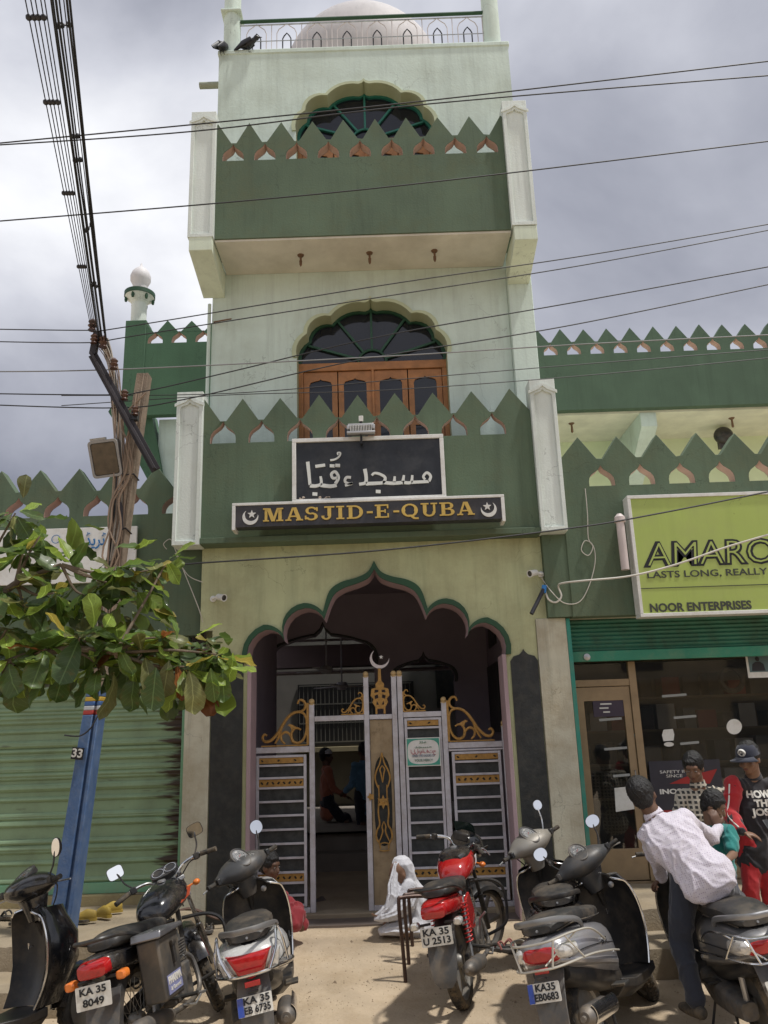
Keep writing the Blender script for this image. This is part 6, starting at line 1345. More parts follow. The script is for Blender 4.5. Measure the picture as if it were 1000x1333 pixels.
        it = obj('instrument', MB().loft([[q @ Vector((.055 * abs(cos(a)) ** .7 * (1 if cos(a) > 0 else -1), .10 * abs(sin(a)) ** .7 * (1 if sin(a) > 0 else -1), z)) for a in [2 * pi * i / 24 for i in range(24)]] for z in (-.05, .0, .012)]), blk_plastic, st_)
        obj('bezel', MB().ring([(.040, .012), (.044, .012), (.044, .018), (.040, .018)], 22, q @ Matrix.Translation((0, .045, 0))).ring([(.040, .012), (.044, .012), (.044, .018), (.040, .018)], 22, q @ Matrix.Translation((0, -.045, 0))), chrome, it)
    for sy in (-1, 1):
        obj('indicator_lamp', S_(MB().tube([(.88, sy * .08, .86), (.88, sy * .15, .86)], .008, 6).ell((.88, sy * .175, .86), (.03, .028, .022))), amber_lamp, st_)
    if guard:
        mb = MB()
        for sy in (-1, 1): mb.tube(catmull([(.80, sy * .03, .70), (.86, sy * .20, .68), (.88, sy * .29, .60), (.85, sy * .29, .42), (.80, sy * .24, .33), (.70, sy * .04, .28)], 5), .0125, 8)
        obj('crash_guard', mb, blk_plastic if guard is True else guard, root)
    if pannier:
        pm_ = mat('pannier_grey', (.09, .085, .08), .45, metal=.5, var=.15, dirt=DUST, dirt_amt=.5, dirt_s=4)
        pn = obj('pannier', MB().loft([[Vector((x + dx, y, z)) for x, dx, z in ((-.22, 0, .40), (.04, 0, .39), (.06, 0, .74), (-.23, 0, .74))] for y in (-.17, -.31)]), pm_, root, bevel=.015)
        obj('lid', MB().loft([[Vector((x, y, z)) for x, z in ((-.26, .742), (.09, .742), (.08, .770), (-.24, .785))] for y in (-.15, -.34)]), mat('pannier_lid', (.24, .24, .25), .3, metal=.7, var=.1, dirt=DUST, dirt_amt=.3), pn, bevel=.01)
        lab = obj('pannier_label', MB().cbox((-.09, -.313, .475), (.20, .004, .10)), mat('label_blue', (.20, .21, .36), .6, var=.1), pn)
        text('lettering', 'PHARMA', .055, Matrix.Translation((-.09, -.3165, .495)) @ Matrix.Rotation(pi / 2, 4, 'X'), plate_w, lab, off=.002, width=.18)
        text('lettering', '& General', .03, Matrix.Translation((-.09, -.3165, .450)) @ Matrix.Rotation(pi / 2, 4, 'X'), plate_w, lab, width=.14)
        obj('latch', MB().cbox((-.06, -.32, .62), (.03, .02, .10)).cbox((-.06, -.325, .68), (.05, .02, .03)), blk_plastic, pn, bevel=.004)
    return root

# ---- the vehicles as parked
KB = .86
scooter('parked_scooter', 'white scooter with black apron and plate KA 35 EB 6735', (-.70, 4.87, 0), -7, 10, -33, pearl, dk_cover, plate_lines=('KA 35', 'EB 6735'), blue=True, lamp='v', body_guard=True, mirR=True, mirL=False, badge=('ALE', .22, .60, .055, ink), mir=(.17, .052, .052, None), sc=KB, W=1.1)
scooter('parked_scooter', 'silver scooter with wire tail guard and plate KA 35 EB 0683', (1.0, 4.70, 0), 33, 14, -40, silver, dk_cover, plate_lines=('KA35', 'EB0683'), blue=True, guard=True, guard_m=mat('guard_cream', (.5, .47, .4), .4, metal=.3), badge=('Gus', .10, .60, .06, chrome), mir=(.17, .055, .045, None), sc=.86, plate_z=.47)
scooter('parked_scooter', 'beige grey headed scooter with black seat behind the silver scooter', (1.07, 5.44, 0), 6, 9, -33, black_paint_s, beige_grey, rack=blk_plastic, mir=(.20, .040, .040, chrome), mirL=False, shield_top=.86, sc=KB)
scooter('parked_scooter', 'dark grey scooter at the right edge under the youth in the white shirt', (1.94, 4.84, 0), -1, 9, 8, grey_paint, dk_cover, plate_lines=('KA 35', 'EE 0'), guard=True, guard_m=chrome, mirR=False, mirL=False, rack=mat('rail_light', (.35, .35, .36), .35, metal=.7), sc=KB)
scooter('parked_scooter', 'glossy black scooter cut off by the left edge, mirror raised before the shutter', (-2.46, 4.34, 0), 42, 9, -18, black_paint_s, black_paint_s, mir=(.17, .045, .062, None), mirL=False, mirR=True, sc=KB)
motorcycle('motorcycle', 'black motorcycle with grey metal side box and plate KA 35 8049 at the lower left', (-1.30, 4.68, 0), 8, 13, -30, black_paint_s, plate_lines=('KA 35', '8049'), plate_wh=(.21, .12), psize=.05, pannier=True, flash=mat('flash_orange', (.5, .08, .03), .4), tail_h=.78, fend_m=blk_plastic, sc=KB)
motorcycle('motorcycle', 'red motorcycle with plate KA 35 U 2513 standing in the middle of the sand', (.40, 5.57, 0), 15, 9, 34, mat('bike_red', (.44, .010, .012), .18, var=.05, coat=.8, dirt=DUST, dirt_amt=.12, dirt_s=3), tank_top=black_paint_s, spokes='alloy', plate_lines=('KA 35', 'U 2513'), plate_wh=(.22, .115), psize=.058, shock=mat('spring_red', (.45, .02, .02), .4), fairing=black_paint_s, flash=mat('flash_white', (.6, .6, .6), .4), mirrors=False, sc=KB)
# ------------------------------------------------------------------ people (one continuous remeshed body each, clothes over it)
def clay(name, mb, m, parent, vox=.009, smooth=4, wr=0., wscale=9., seed=0):
    me = bpy.data.meshes.new(name); me.from_pydata([tuple(v) for v in mb.v], [], mb.f)
    b = bmesh.new(); b.from_mesh(me); bmesh.ops.recalc_face_normals(b, faces=b.faces); b.to_mesh(me); b.free()
    o = bpy.data.objects.new(name, me)
    r = o.modifiers.new('r', 'REMESH'); r.mode = 'VOXEL'; r.voxel_size = vox
    s = o.modifiers.new('s', 'SMOOTH'); s.factor = .5; s.iterations = smooth
    me2, _ = baked(o)
    if wr:
        me2.update(); off = Vector((seed * 3.1, seed * 1.7, 0))
        nrm = [v.normal.copy() for v in me2.vertices]
        for v, vn in zip(me2.vertices, nrm):
            p = v.co * wscale + off; q = Vector((p.x * .9 + p.z * .5, p.y * .9, p.z * .42 - p.x * .30)); q += Vector((noise.noise(p * .6), noise.noise(p * .6 + off), 0)) * .8
            rd = (1 - min(1, abs(noise.noise(q)) * 2.2)) ** 2.2; r2 = (1 - min(1, abs(noise.noise(q * 2.1 + Vector((5, 3, 1)))) * 2.4)) ** 2
            v.co += vn * wr * (rd + .35 * r2 - .35)
    me2.polygons.foreach_set('use_smooth', [True] * len(me2.polygons)); me2.materials.clear(); me2.materials.append(m); me2.name = name
    o = bpy.data.objects.new(name, me2); COL.objects.link(o)
    if parent: o.parent = parent
    return o
def limb(mb, pts, rad, side=None, n=14):
    """tapered tube with round ends; rad = r or (r_side, r_depth)"""
    pts = [Vector(p) for p in pts]; m = len(pts); secs = []
    rad = [r if isinstance(r, tuple) else (r, r) for r in rad]
    # densify
    P2 = []; R2 = []
    for i in range(m - 1):
        k = 4
        for j in range(k):
            t = j / k; P2.append(pts[i].lerp(pts[i + 1], t)); R2.append(tuple(rad[i][q] * (1 - t) + rad[i + 1][q] * t for q in (0, 1)))
    P2.append(pts[-1]); R2.append(rad[-1]); m = len(P2)
    def fr(i):
        d = (P2[min(i + 1, m - 1)] - P2[max(i - 1, 0)]).normalized(); s = Vector(side) if side is not None else d.orthogonal()
        s = (s - s.dot(d) * d).normalized(); return d, s, d.cross(s)
    if side is None:
        d0 = (P2[1] - P2[0]).normalized(); side = d0.orthogonal()
    for e_, i0 in ((-1, 0),):
        d, s, q = fr(0)
        for k in range(4):
            a = pi / 2 * (1 - k / 4); rm = min(R2[0]); secs.append([P2[0] - d * rm * sin(a) + (s * R2[0][0] * cos(t) + q * R2[0][1] * sin(t)) * max(cos(a), .02) for t in [2 * pi * j / n for j in range(n)]])
    for i in range(m):
        d, s, q = fr(i); secs.append([P2[i] + s * R2[i][0] * cos(t) + q * R2[i][1] * sin(t) for t in [2 * pi * j / n for j in range(n)]])
    d, s, q = fr(m - 1)
    for k in range(1, 5):
        a = pi / 2 * k / 4; rm = min(R2[-1]); secs.append([P2[-1] + d * rm * sin(a) + (s * R2[-1][0] * cos(t) + q * R2[-1][1] * sin(t)) * max(cos(a), .02) for t in [2 * pi * j / n for j in range(n)]])
    return mb.loft(secs)
skin_m = mat('skin_brown', (.20, .105, .06), .5, var=.08, vs=20, sheen=.1)
skin_d = mat('skin_dark_brown', (.13, .068, .042), .5, var=.08, vs=20)
hair_m = mat('hair_black', (.009, .008, .008), .45, var=.3, vs=60, bump=.8, bs=160)
def head_frame(c, look, up=(0, 0, 1)):
    y = Vector(look).normalized(); u = Vector(up); x = y.cross(u).normalized(); z = x.cross(y)
    return Matrix.Translation(c) @ Matrix((x, y, z)).transposed().to_4x4()
def head_shape(mb, c, look, up, s=1.):
    H_ = head_frame(c, look, up)
    def e(o, r): mb.ell(H_ @ Vector([q * s for q in o]), [q * s for q in r], H_, 18, 12)
    e((0, -.012, .025), (.074, .092, .090)); e((0, .015, -.03), (.056, .068, .078)); e((0, .058, -.078), (.026, .022, .024))
    e((0, .040, -.045), (.045, .045, .045)); e((0, .092, -.018), (.012, .016, .026)); e((0, .100, -.032), (.017, .014, .012))
    e((0, .070, .03), (.05, .018, .02)); e((0, .078, -.057), (.024, .012, .010))
    for sx in (-1, 1): e((sx * .074, -.008, -.012), (.010, .019, .030)); e((sx * .038, .058, -.03), (.022, .02, .022))
    return H_
def face_bits(par, H_, s=1., skin=None, lids=True):
    for sx in (-1, 1):
        obj('eye', MB().ell(H_ @ Vector((sx * .030 * s, .079 * s, .004 * s)), (.010 * s, .006 * s, .0036 * s), H_, 12, 8), mat('eye_white', (.38, .35, .32), .25, var=0), par)
        obj('iris', MB().ell(H_ @ Vector((sx * .030 * s, .0855 * s, .003 * s)), (.0046 * s, .003 * s, .0040 * s), H_, 10, 6), ink, par)
        obj('eyebrow', MB().tube([H_ @ Vector((sx * a * s, b * s, c * s)) for a, b, c in ((.014, .089, .021), (.030, .088, .027), (.046, .077, .021))], .0017 * s, 5), hair_m, par)
    obj('lips', MB().ell(H_ @ Vector((0, .0885 * s, -.058 * s)), (.019 * s, .006 * s, .006 * s), H_, 12, 6), mat('lips', (.17, .06, .045), .5), par)
def hair(par, H_, s=1., thick=.010, top=.018, vox=.006):
    mb = MB()
    mb.ell(H_ @ Vector((0, -.020 * s, (.036 + top * .4) * s)), ((.077 + thick) * s, (.086 + thick) * s, (.082 + top) * s), H_, 20, 14)
    mb.ell(H_ @ Vector((0, -.052 * s, -.005 * s)), (.069 * s, .052 * s, .070 * s), H_, 18, 12)
    mb.ell(H_ @ Vector((.01 * s, .045 * s, .075 * s)), (.050 * s, .035 * s, .026 * s), H_, 16, 10)
    return clay('hair', mb, hair_m, par, vox * s * .8, 2, .004, 45)
def hand(mb, wrist, direc, palm_n, s=1., curl=.5, thumb=1):
    """palm, five unequal bent fingers; direc points to the fingers, palm_n out of the palm"""
    d = Vector(direc).normalized(); n = Vector(palm_n); n = (n - n.dot(d) * d).normalized(); x = d.cross(n) * thumb; w = Vector(wrist)
    limb(mb, [w, w + d * .035 * s, w + d * .078 * s], [(.020 * s, .016 * s), (.033 * s, .014 * s), (.036 * s, .012 * s)], x)
    for i, (ox, L_) in enumerate(((-.028, .058), (-.009, .070), (.010, .074), (.029, .066))):
        p = w + d * (.080 - .006 * abs(i - 1.8)) * s + x * ox * s; pts = [p - d * .012 * s, p]; a = 0; dd = d.copy()
        for k, f in enumerate((.45, .32, .23)):
            a += curl * (.5 + .45 * k); q = (d * cos(a) + n * sin(a)); pts.append(pts[-1] + q * L_ * f * s)
        limb(mb, pts, [.0088 * s, .0088 * s, .0080 * s, .0074 * s, .0062 * s], x, 8)
    b = w + d * .028 * s + x * .028 * s
    limb(mb, [b, b + (d * .6 + x * .8 + n * .3).normalized() * .034 * s, b + (d * .6 + x * .8 + n * .3).normalized() * .034 * s + (d * .9 + x * .25 + n * .4).normalized() * .030 * s], [.012 * s, .0105 * s, .008 * s], n, 8)
def torso(mb, pel, chest, neck, side, hip=.135, waist=.115, ch=.145, sh=.16, dp=.5, e=0.):
    pel, chest, neck = Vector(pel), Vector(chest), Vector(neck)
    limb(mb, [pel - (chest - pel).normalized() * .04, pel.lerp(chest, .35), pel.lerp(chest, .75), chest, chest.lerp(neck, .55), neck],
         [(hip + e, hip * .70 + e), (waist + e, waist * .72 + e), (ch + e, ch * .66 + e), (ch * 1.02 + e, ch * .62 + e), (ch * .66 + e, ch * .45 + e), (.045 + e * .6, .045 + e * .6)], side, 22)

def shoe(par, ankle, toe_dir, m, s=1.):
    d = Vector(toe_dir).normalized(); a = Vector(ankle); mb = MB()
    limb(mb, [a + Vector((0, 0, -.035)) - d * .04, a + Vector((0, 0, -.045)) + d * .05, a + Vector((0, 0, -.052)) + d * .14 * s], [(.036, .036), (.043, .032), (.036, .024)], d.cross(Vector((0, 0, 1))), 14)
    return clay('shoe', mb, m, par, .008, 3)
def cloth_mat(name, col, pattern=None, rough=.85, scale=60):
    if name in MC: return MC[name]
    m = mat(name, col, rough, var=.06, vs=8, bump=.3, bs=220, sheen=.25)
    if pattern:
        t = m.node_tree; b = [n for n in t.nodes if n.type == 'BSDF_PRINCIPLED'][0]; src = b.inputs['Base Color'].links[0].from_socket
        co = N(t, 'ShaderNodeTexCoord'); mx_ = N(t, 'ShaderNodeMix', data_type='RGBA')
        sep = N(t, 'ShaderNodeSeparateXYZ'); mp2 = N(t, 'ShaderNodeMapping'); mp2.inputs['Rotation'].default_value = (.3, .2, .5)
        t.links.new(co.outputs['Object'], mp2.inputs[0])
        if pattern[0] == 'dots':
            v = N(t, 'ShaderNodeTexVoronoi'); v.inputs['Scale'].default_value = scale; v.inputs['Randomness'].default_value = .15; t.links.new(mp2.outputs[0], v.inputs['Vector'])
            r = N(t, 'ShaderNodeMath', operation='LESS_THAN'); r.inputs[1].default_value = .28; t.links.new(v.outputs['Distance'], r.inputs[0]); f = r.outputs[0]
        else:      # checks
            t.links.new(co.outputs['Object'], sep.inputs[0]); fs = []
            for ax_ in ('X', 'Z'):
                a = N(t, 'ShaderNodeMath', operation='MULTIPLY'); a.inputs[1].default_value = scale; t.links.new(sep.outputs[ax_], a.inputs[0])
                s_ = N(t, 'ShaderNodeMath', operation='FRACT'); t.links.new(a.outputs[0], s_.inputs[0])
                c = N(t, 'ShaderNodeMath', operation='GREATER_THAN'); c.inputs[1].default_value = .42; t.links.new(s_.outputs[0], c.inputs[0]); fs.append(c.outputs[0])
            q = N(t, 'ShaderNodeMath', operation='MULTIPLY'); t.links.new(fs[0], q.inputs[0]); t.links.new(fs[1], q.inputs[1]); f = q.outputs[0]
        t.links.new(f, mx_.inputs[0]); t.links.new(src, mx_.inputs['A']); mx_.inputs['B'].default_value = (*pattern[1], 1); t.links.new(mx_.outputs['Result'], b.inputs['Base Color'])
    return m

def person(label, J, shirt, trousers, skin=skin_m, s=.9, look=(0, -1, 0), up=(0, 0, 1), short_sleeve=False, hands=True, shoes=None, hair_on=True, face=True, group=None, wr=.012, seed=1, dark_hair=True, vox=.008, collar=True, shirt_len=.10, fat=1.):
    """J: joints in world space: head neck chest pel shL shR elL elR wrL wrR [hipL hipR knL knR anL anR toe]"""
    g = lambda k: Vector(J[k])
    base_ = g('pel').copy(); base_.z = min([J[k][2] for k in J if k.startswith('an')] or [base_.z]) - .05
    root = thing('person', label, 'person', tuple(base_)); root.matrix_world
    inv = Matrix.Translation(-base_)
    J = {k: (inv @ Vector(v)) if k not in ('handL', 'handR', 'toeL', 'toeR', 'curlL', 'curlR') else v for k, v in J.items()}
    g = lambda k: Vector(J[k])
    side = (g('shR') - g('shL')).normalized()
    mb = MB(); H_ = head_shape(mb, g('head'), look, up, s)
    limb(mb, [g('neck') + (g('chest') - g('neck')) * .2, g('head') + H_.to_3x3() @ Vector((0, -.02, -.05)) * s], [.058 * s, .054 * s], side)
    torso(mb, g('pel'), g('chest'), g('neck'), side, .125 * s, .105 * s, .13 * s)
    for q in 'LR':
        limb(mb, [g('sh' + q), g('el' + q)], [.042 * s, .034 * s], None); limb(mb, [g('el' + q), g('wr' + q)], [.034 * s, .021 * s], None)
        limb(mb, [g('chest').lerp(g('neck'), .5), g('sh' + q)], [.05 * s, .045 * s], None)
        if hands:
            hd_ = J.get('hand' + q) or ((g('wr' + q) - g('el' + q)).normalized(), Vector((0, 0, -1)) if abs((g('wr' + q) - g('el' + q)).normalized().z) < .8 else Vector((1 if q == 'L' else -1, 0, 0)))
            hand(mb, g('wr' + q), hd_[0], hd_[1], s, J.get('curl' + q, .35), 1 if q == 'L' else -1)
    legs = 'knL' in J
    if legs:
        for q in 'LR': limb(mb, [g('hip' + q), g('kn' + q)], [.068 * s, .048 * s]); limb(mb, [g('kn' + q), g('an' + q)], [.046 * s, .032 * s])
        if not shoes:
            for q in 'LR':
                d = Vector(J.get('toe' + q, (0, -1, 0))).normalized(); a = g('an' + q)
                limb(mb, [a + Vector((0, 0, -.028)) - d * .03, a + Vector((0, 0, -.038)) + d * .06, a + Vector((0, 0, -.045)) + d * .13], [(.030, .030), (.036, .024), (.036, .013)], d.cross(Vector((0, 0, 1))), 12)
    body = clay('body', mb, skin, root, vox, 3)
    if face: face_bits(root, H_, s)
    if hair_on: hair(root, H_, s)
    # shirt
    mb = MB(); e = .014
    pl_ = g('pel') + (g('pel') - g('chest')).normalized() * shirt_len
    torso(mb, pl_, g('chest'), g('neck').lerp(g('chest'), .12), side, .145 * s * fat + .01, .125 * s * fat + .012, .145 * s * fat + .01)
    for q in 'LR':
        limb(mb, [g('chest').lerp(g('neck'), .45), g('sh' + q)], [.062 * s, .060 * s], None)
        if short_sleeve: limb(mb, [g('sh' + q), g('sh' + q).lerp(g('el' + q), .7)], [.060 * s, .056 * s])
        else: limb(mb, [g('sh' + q), g('el' + q)], [.060 * s, .050 * s]); limb(mb, [g('el' + q), g('wr' + q).lerp(g('el' + q), .06)], [.050 * s, .036 * s])
    sh_ = clay('shirt', mb, shirt, root, vox, 3, wr, 10, seed)
    if collar: 
        nk = g('neck'); up_ = (g('head') - g('chest')).normalized(); Qc = Matrix.Translation(nk - up_ * .012) @ up_.to_track_quat('Z', 'Y').to_matrix().to_4x4()
        obj('collar', MB().ring([(.062 * s, -.02), (.056 * s, .018), (.061 * s, .020), (.070 * s, -.015)], 24, Qc), shirt, root)
    if legs:
        mb = MB()
        limb(mb, [g('hipL') * .8 + g('hipR') * .2, g('hipR') * .8 + g('hipL') * .2], [.105 * s, .105 * s])
        for q in 'LR': limb(mb, [g('hip' + q) + Vector((0, 0, .06)), g('hip' + q), g('kn' + q)], [.092 * s, .090 * s, .066 * s]); limb(mb, [g('kn' + q), g('an' + q) + Vector((0, 0, .02))], [.065 * s, .052 * s])
        clay('trousers', mb, trousers, root, vox, 3, wr * .8, 9, seed + 3)
        if shoes:
            for q in 'LR': shoe(root, g('an' + q), J.get('toe' + q, (0, -1, 0)), shoes, s)
    return root, sh_, H_

# the youth in the white dotted shirt astride the right hand scooter, seen from behind, leaning left
yY = 4.98
J = dict(head=P(838, 1037, 5.26), neck=P(849, 1058, 5.24), chest=P(872, 1088, 5.16), pel=P(909, 1130, 5.02),
         shL=P(843, 1086, 5.2), shR=P(888, 1065, 5.2), elL=P(857, 1124, 5.35), wrL=P(862, 1143, 5.42), elR=P(926, 1090, 5.35), wrR=P(936, 1078, 5.46),
         hipL=P(892, 1148, 5.06), hipR=P(924, 1144, 5.06), knL=P(886, 1226, 5.06), anL=P(906, 1306, 4.92), knR=P(960, 1172, 5.42), anR=P(966, 1250, 5.36),
         toeL=(-.2, .9, 0), toeR=(0, 1, 0), handL=((-.5, .6, -.5), (0, .3, -1)), handR=((-.2, .1, .9), (0, .6, -.2)), curlL=.9, curlR=.6)
youth, ysh, yH = person('youth in white dotted shirt and dark jeans leaning left over the grey scooter', J, cloth_mat('shirt_white_dots', (.62, .58, .64), ('dots', (.40, .34, .44)), scale=85), cloth_mat('jeans_dark', (.018, .022, .035)), skin_d, .92, (.45, .85, .05), (-.35, .1, .92), shoes=blk_rubber, wr=.013, seed=4, shirt_len=.045, fat=1.16)
# boy in teal
J = dict(head=P(929, 1050, 5.55), neck=P(927, 1076, 5.56), chest=P(930, 1098, 5.55), pel=P(935, 1145, 5.55), shL=P(949, 1082, 5.45), shR=P(908, 1084, 5.62), elL=P(955, 1112, 5.36), wrL=P(940, 1125, 5.2), elR=P(905, 1118, 5.5), wrR=P(920, 1130, 5.35),
         hipL=P(945, 1152, 5.5), hipR=P(922, 1152, 5.58), knL=P(960, 1180, 5.35), knR=P(925, 1185, 5.4), anL=P(960, 1240, 5.4), anR=P(925, 1240, 5.45), toeL=(0, -1, 0), toeR=(0, -1, 0))
person('small boy in a teal polo shirt sitting in front of the youth', J, cloth_mat('teal_polo', (.02, .22, .20)), cloth_mat('shorts_navy', (.02, .025, .06)), skin_m, .78, (.80, -.5, -.42), (0, 0, 1), short_sleeve=True, seed=2)
# boy in checked shirt
J = dict(head=P(903, 1000, 6.1), neck=P(908, 1018, 6.12), chest=P(914, 1047, 6.13), pel=P(922, 1100, 6.15), shL=P(941, 1034, 6.1), shR=P(888, 1036, 6.15), elL=P(950, 1068, 6.1), wrL=P(956, 1100, 6.02), elR=P(884, 1068, 6.1), wrR=P(896, 1092, 5.95),
         hipL=P(933, 1108, 6.15), hipR=P(913, 1108, 6.15), knL=P(938, 1150, 6.1), knR=P(914, 1150, 6.1), anL=P(940, 1192, 6.1), anR=P(916, 1192, 6.1), toeL=(0, -1, 0), toeR=(-.3, -1, 0), handL=((.05, -.1, -1), (-1, 0, 0)))
person('boy in black and cream checked shirt looking down behind the teal boy', J, cloth_mat('shirt_checks', (.50, .45, .36), ('check', (.03, .03, .03)), scale=30), cloth_mat('jeans_blue', (.02, .03, .08)), skin_m, .84, (-.45, -.75, -.32), (0, 0, 1), short_sleeve=False, shoes=blk_rubber, seed=6)
# capped boy
J = dict(head=P(975, 988, 5.95), neck=P(980, 1008, 6.0), chest=P(985, 1040, 6.0), pel=P(985, 1095, 6.0), shL=P(1018, 1022, 6.0), shR=P(955, 1022, 5.98), elL=P(1030, 1060, 5.95), wrL=P(1012, 1086, 5.82), elR=P(951, 1060, 5.92), wrR=P(966, 1083, 5.76),
         hipL=P(996, 1106, 6.0), hipR=P(975, 1106, 6.0), knL=P(1002, 1150, 5.95), knR=P(978, 1150, 5.95), anL=P(1004, 1200, 5.98), anR=P(980, 1200, 5.98), toeL=(0, -1, 0), toeR=(-.3, -1, 0), handR=((.9, -.3, -.25), (0, .2, -1)))
redc = cloth_mat('track_red', (.42, .015, .02)); blc = cloth_mat('jersey_black', (.018, .016, .02))
capb, csh, cH = person("boy in a navy cap, red trousers and black jersey reading HOW'S THE JOSH", J, blc, redc, skin_m, .88, (-.72, -.62, -.22), (0, 0, 1), shoes=blk_rubber, seed=9, hair_on=True)
o_ = capb.location
g_ = lambda k: Vector(J[k]) - o_
for q in 'LR':
    mb = MB(); limb(mb, [g_('sh' + q) + Vector((0, 0, -.0)), g_('el' + q)], [.061, .052]); limb(mb, [g_('el' + q), g_('wr' + q).lerp(g_('el' + q), .1)], [.052, .038]); clay('sleeve', mb, redc, capb, .008, 3, .010, 10, 5)
    sg_ = -1 if q == 'R' else 1
    obj('sleeve_stripe', MB().tube(catmull([g_('sh' + q) + Vector((sg_ * .045, -.045, .01)), g_('sh' + q).lerp(g_('el' + q), .5) + Vector((sg_ * .04, -.048, 0)), g_('el' + q) + Vector((sg_ * .035, -.045, 0)), g_('el' + q).lerp(g_('wr' + q), .8) + Vector((sg_ * .02, -.040, 0.01))], 4), .006, 5), plate_w, capb)
cap_m = cloth_mat('cap_navy', (.018, .022, .04))
cs_ = .88; mb = MB(cH)
mb.lathe([(0, .128 * cs_), (.03 * cs_, .126 * cs_), (.065 * cs_, .108 * cs_), (.084 * cs_, .078 * cs_), (.092 * cs_, .035 * cs_), (.090 * cs_, .032 * cs_)], 26)
obj('cap', mb, cap_m, capb)
mb = MB(cH); rws = []
for r_ in (.086, .115, .145): rws.append([Vector((r_ * 1.0 * sin(a) * .92 * cs_, (r_ * cos(a)) * cs_ + .012, (.034 - .006 * (r_ > .1) - .008 * (r_ > .13) + .012 * cos(a) * 0 - .014 * abs(sin(a)) ** 2 * (r_ > .1)) * cs_)) for a in [radians(-62 + 124 * k / 14) for k in range(15)]])
mb.loft(rws, cap=False, closed=False); pk = obj('cap_peak', mb, cap_m, capb); sol = pk.modifiers.new('s', 'SOLIDIFY'); sol.thickness = .005
Qp = cH @ Matrix.Translation((0, .092 * cs_, .072 * cs_)) @ Matrix.Rotation(radians(90 + -18), 4, 'X')
pw_ = MB(Qp); 
def dsc(mb, x, y, r, ry=None): mb.lathe([(0, .008), (r, .006), (r, -.012), (0, -.012)], 14, Matrix.Translation((x, y, 0)) @ Matrix.Diagonal((1, (ry or r) / r, 1, 1)))
# paw badge: white disc, dark pads
mbp = MB(Qp @ Matrix.Rotation(pi, 4, 'X')); mbp.lathe([(0, .0065), (.026, .005), (.026, -.01), (0, -.01)], 22)
obj('badge', mbp, sign_wht, capb)
mbp = MB(Qp @ Matrix.Rotation(pi, 4, 'X'))
for x, y, r in ((0, .006, .009), (-.014, -.004, .0045), (-.006, -.014, .0045), (.006, -.014, .0045), (.014, -.004, .0045)): mbp.lathe([(0, .0085), (r, .0075), (r, 0), (0, 0)], 12, Matrix.Translation((x, y, 0)))
obj('paw_print', mbp, cap_m, capb)
# jersey lettering wrapped onto the chest
def wrap_text(body, size, width, cx, cz_, tgt, parent, m):
    c = bpy.data.curves.new('t', 'FONT'); c.body = body; c.size = size; c.align_x = 'CENTER'; c.align_y = 'CENTER'; c.offset = .003; c.resolution_u = 3
    o = bpy.data.objects.new('t', c); me, w = baked(o)
    bm2 = bmesh.new(); bm2.from_mesh(me); bmesh.ops.triangulate(bm2, faces=bm2.faces); bmesh.ops.subdivide_edges(bm2, edges=[e for e in bm2.edges if e.calc_length() > size * .2], cuts=2); 
    bv = BVHTree.FromPolygons([v.co for v in tgt.data.vertices], [p.vertices for p in tgt.data.polygons])
    for v in bm2.verts:
        x, z = cx + v.co.x * width / w, cz_ + v.co.y; h = bv.ray_cast(Vector((x, -2, z)), Vector((0, 1, 0)))
        v.co = Vector((x, (h[0].y if h[0] else -.1) - .004, z))
    bm2.to_mesh(me); bm2.free(); me.materials.clear(); me.materials.append(m); o = bpy.data.objects.new('jersey_lettering', me); COL.objects.link(o); o.parent = parent; return o
cc = g_('chest')
for i, (tx, w) in enumerate((("HOW'S", .19), ('THE', .12), ('JOSH', .16))): wrap_text(tx, .062, w, cc.x + .005, cc.z + .035 - .058 * i, csh, capb, plate_w)
# phone held by the capped boy
ph_ = tag(obj('mobile_phone', MB().cbox((0, 0, 0), (.065, .012, .12)), ink, bevel=.006), 'dark phone held up by the capped boy at the right edge', 'phone'); ph_.location = P(1003, 1078, 5.70); ph_.rotation_euler = (radians(-35), 0, .4)

# woman in a white veil seated on the ground
def lump(mb, c, r, rot=None): mb.ell(c, r, rot, 20, 14)
wc = P(532, 1180, 6.98); wr_t = thing('person', 'woman wrapped in a white veil sitting on the sand beside the gate panel', 'person', (wc.x, 6.98, ground_z(wc.x, 6.98)))
def wl_(px, py, Y): return P(px, py, Y) - wr_t.location
mb = MB(); Hw = head_shape(mb, wl_(520, 1138, 6.90), (-.85, -.35, -.35), (0, 0, 1), .88)
torso(mb, wl_(540, 1198, 7.0), wl_(538, 1165, 6.98), wl_(529, 1150, 6.95), (.3, .9, 0), .12, .10, .12)
limb(mb, [wl_(535, 1158, 6.86), wl_(520, 1185, 6.80), wl_(500, 1190, 6.78)], [.05, .04, .028]); hand(mb, wl_(503, 1190, 6.78), (-.9, -.2, -.1), (0, 0, 1), .85, .4)
limb(mb, [wl_(543, 1203, 6.95), wl_(508, 1205, 6.85), wl_(530, 1212, 6.78)], [.09, .07, .05]); limb(mb, [wl_(543, 1203, 7.0), wl_(512, 1207, 7.0), wl_(540, 1214, 6.92)], [.09, .07, .05])
clay('body', mb, skin_m, wr_t, .009, 3); face_bits(wr_t, Hw, .88)
veil = cloth_mat('veil_white', (.60, .60, .63))
mb = MB()
vs_ = [(523, 1114, 6.93, .020, .020), (523, 1117, 6.93, .060, .060), (524, 1124, 6.93, .083, .086), (525, 1135, 6.95, .090, .098), (527, 1146, 6.97, .094, .105), (531, 1156, 6.99, .120, .115), (536, 1168, 7.0, .148, .125), (540, 1182, 7.0, .165, .140), (542, 1196, 7.0, .185, .16), (543, 1208, 7.0, .215, .18), (541, 1219, 6.98, .245, .20)]
secs = []
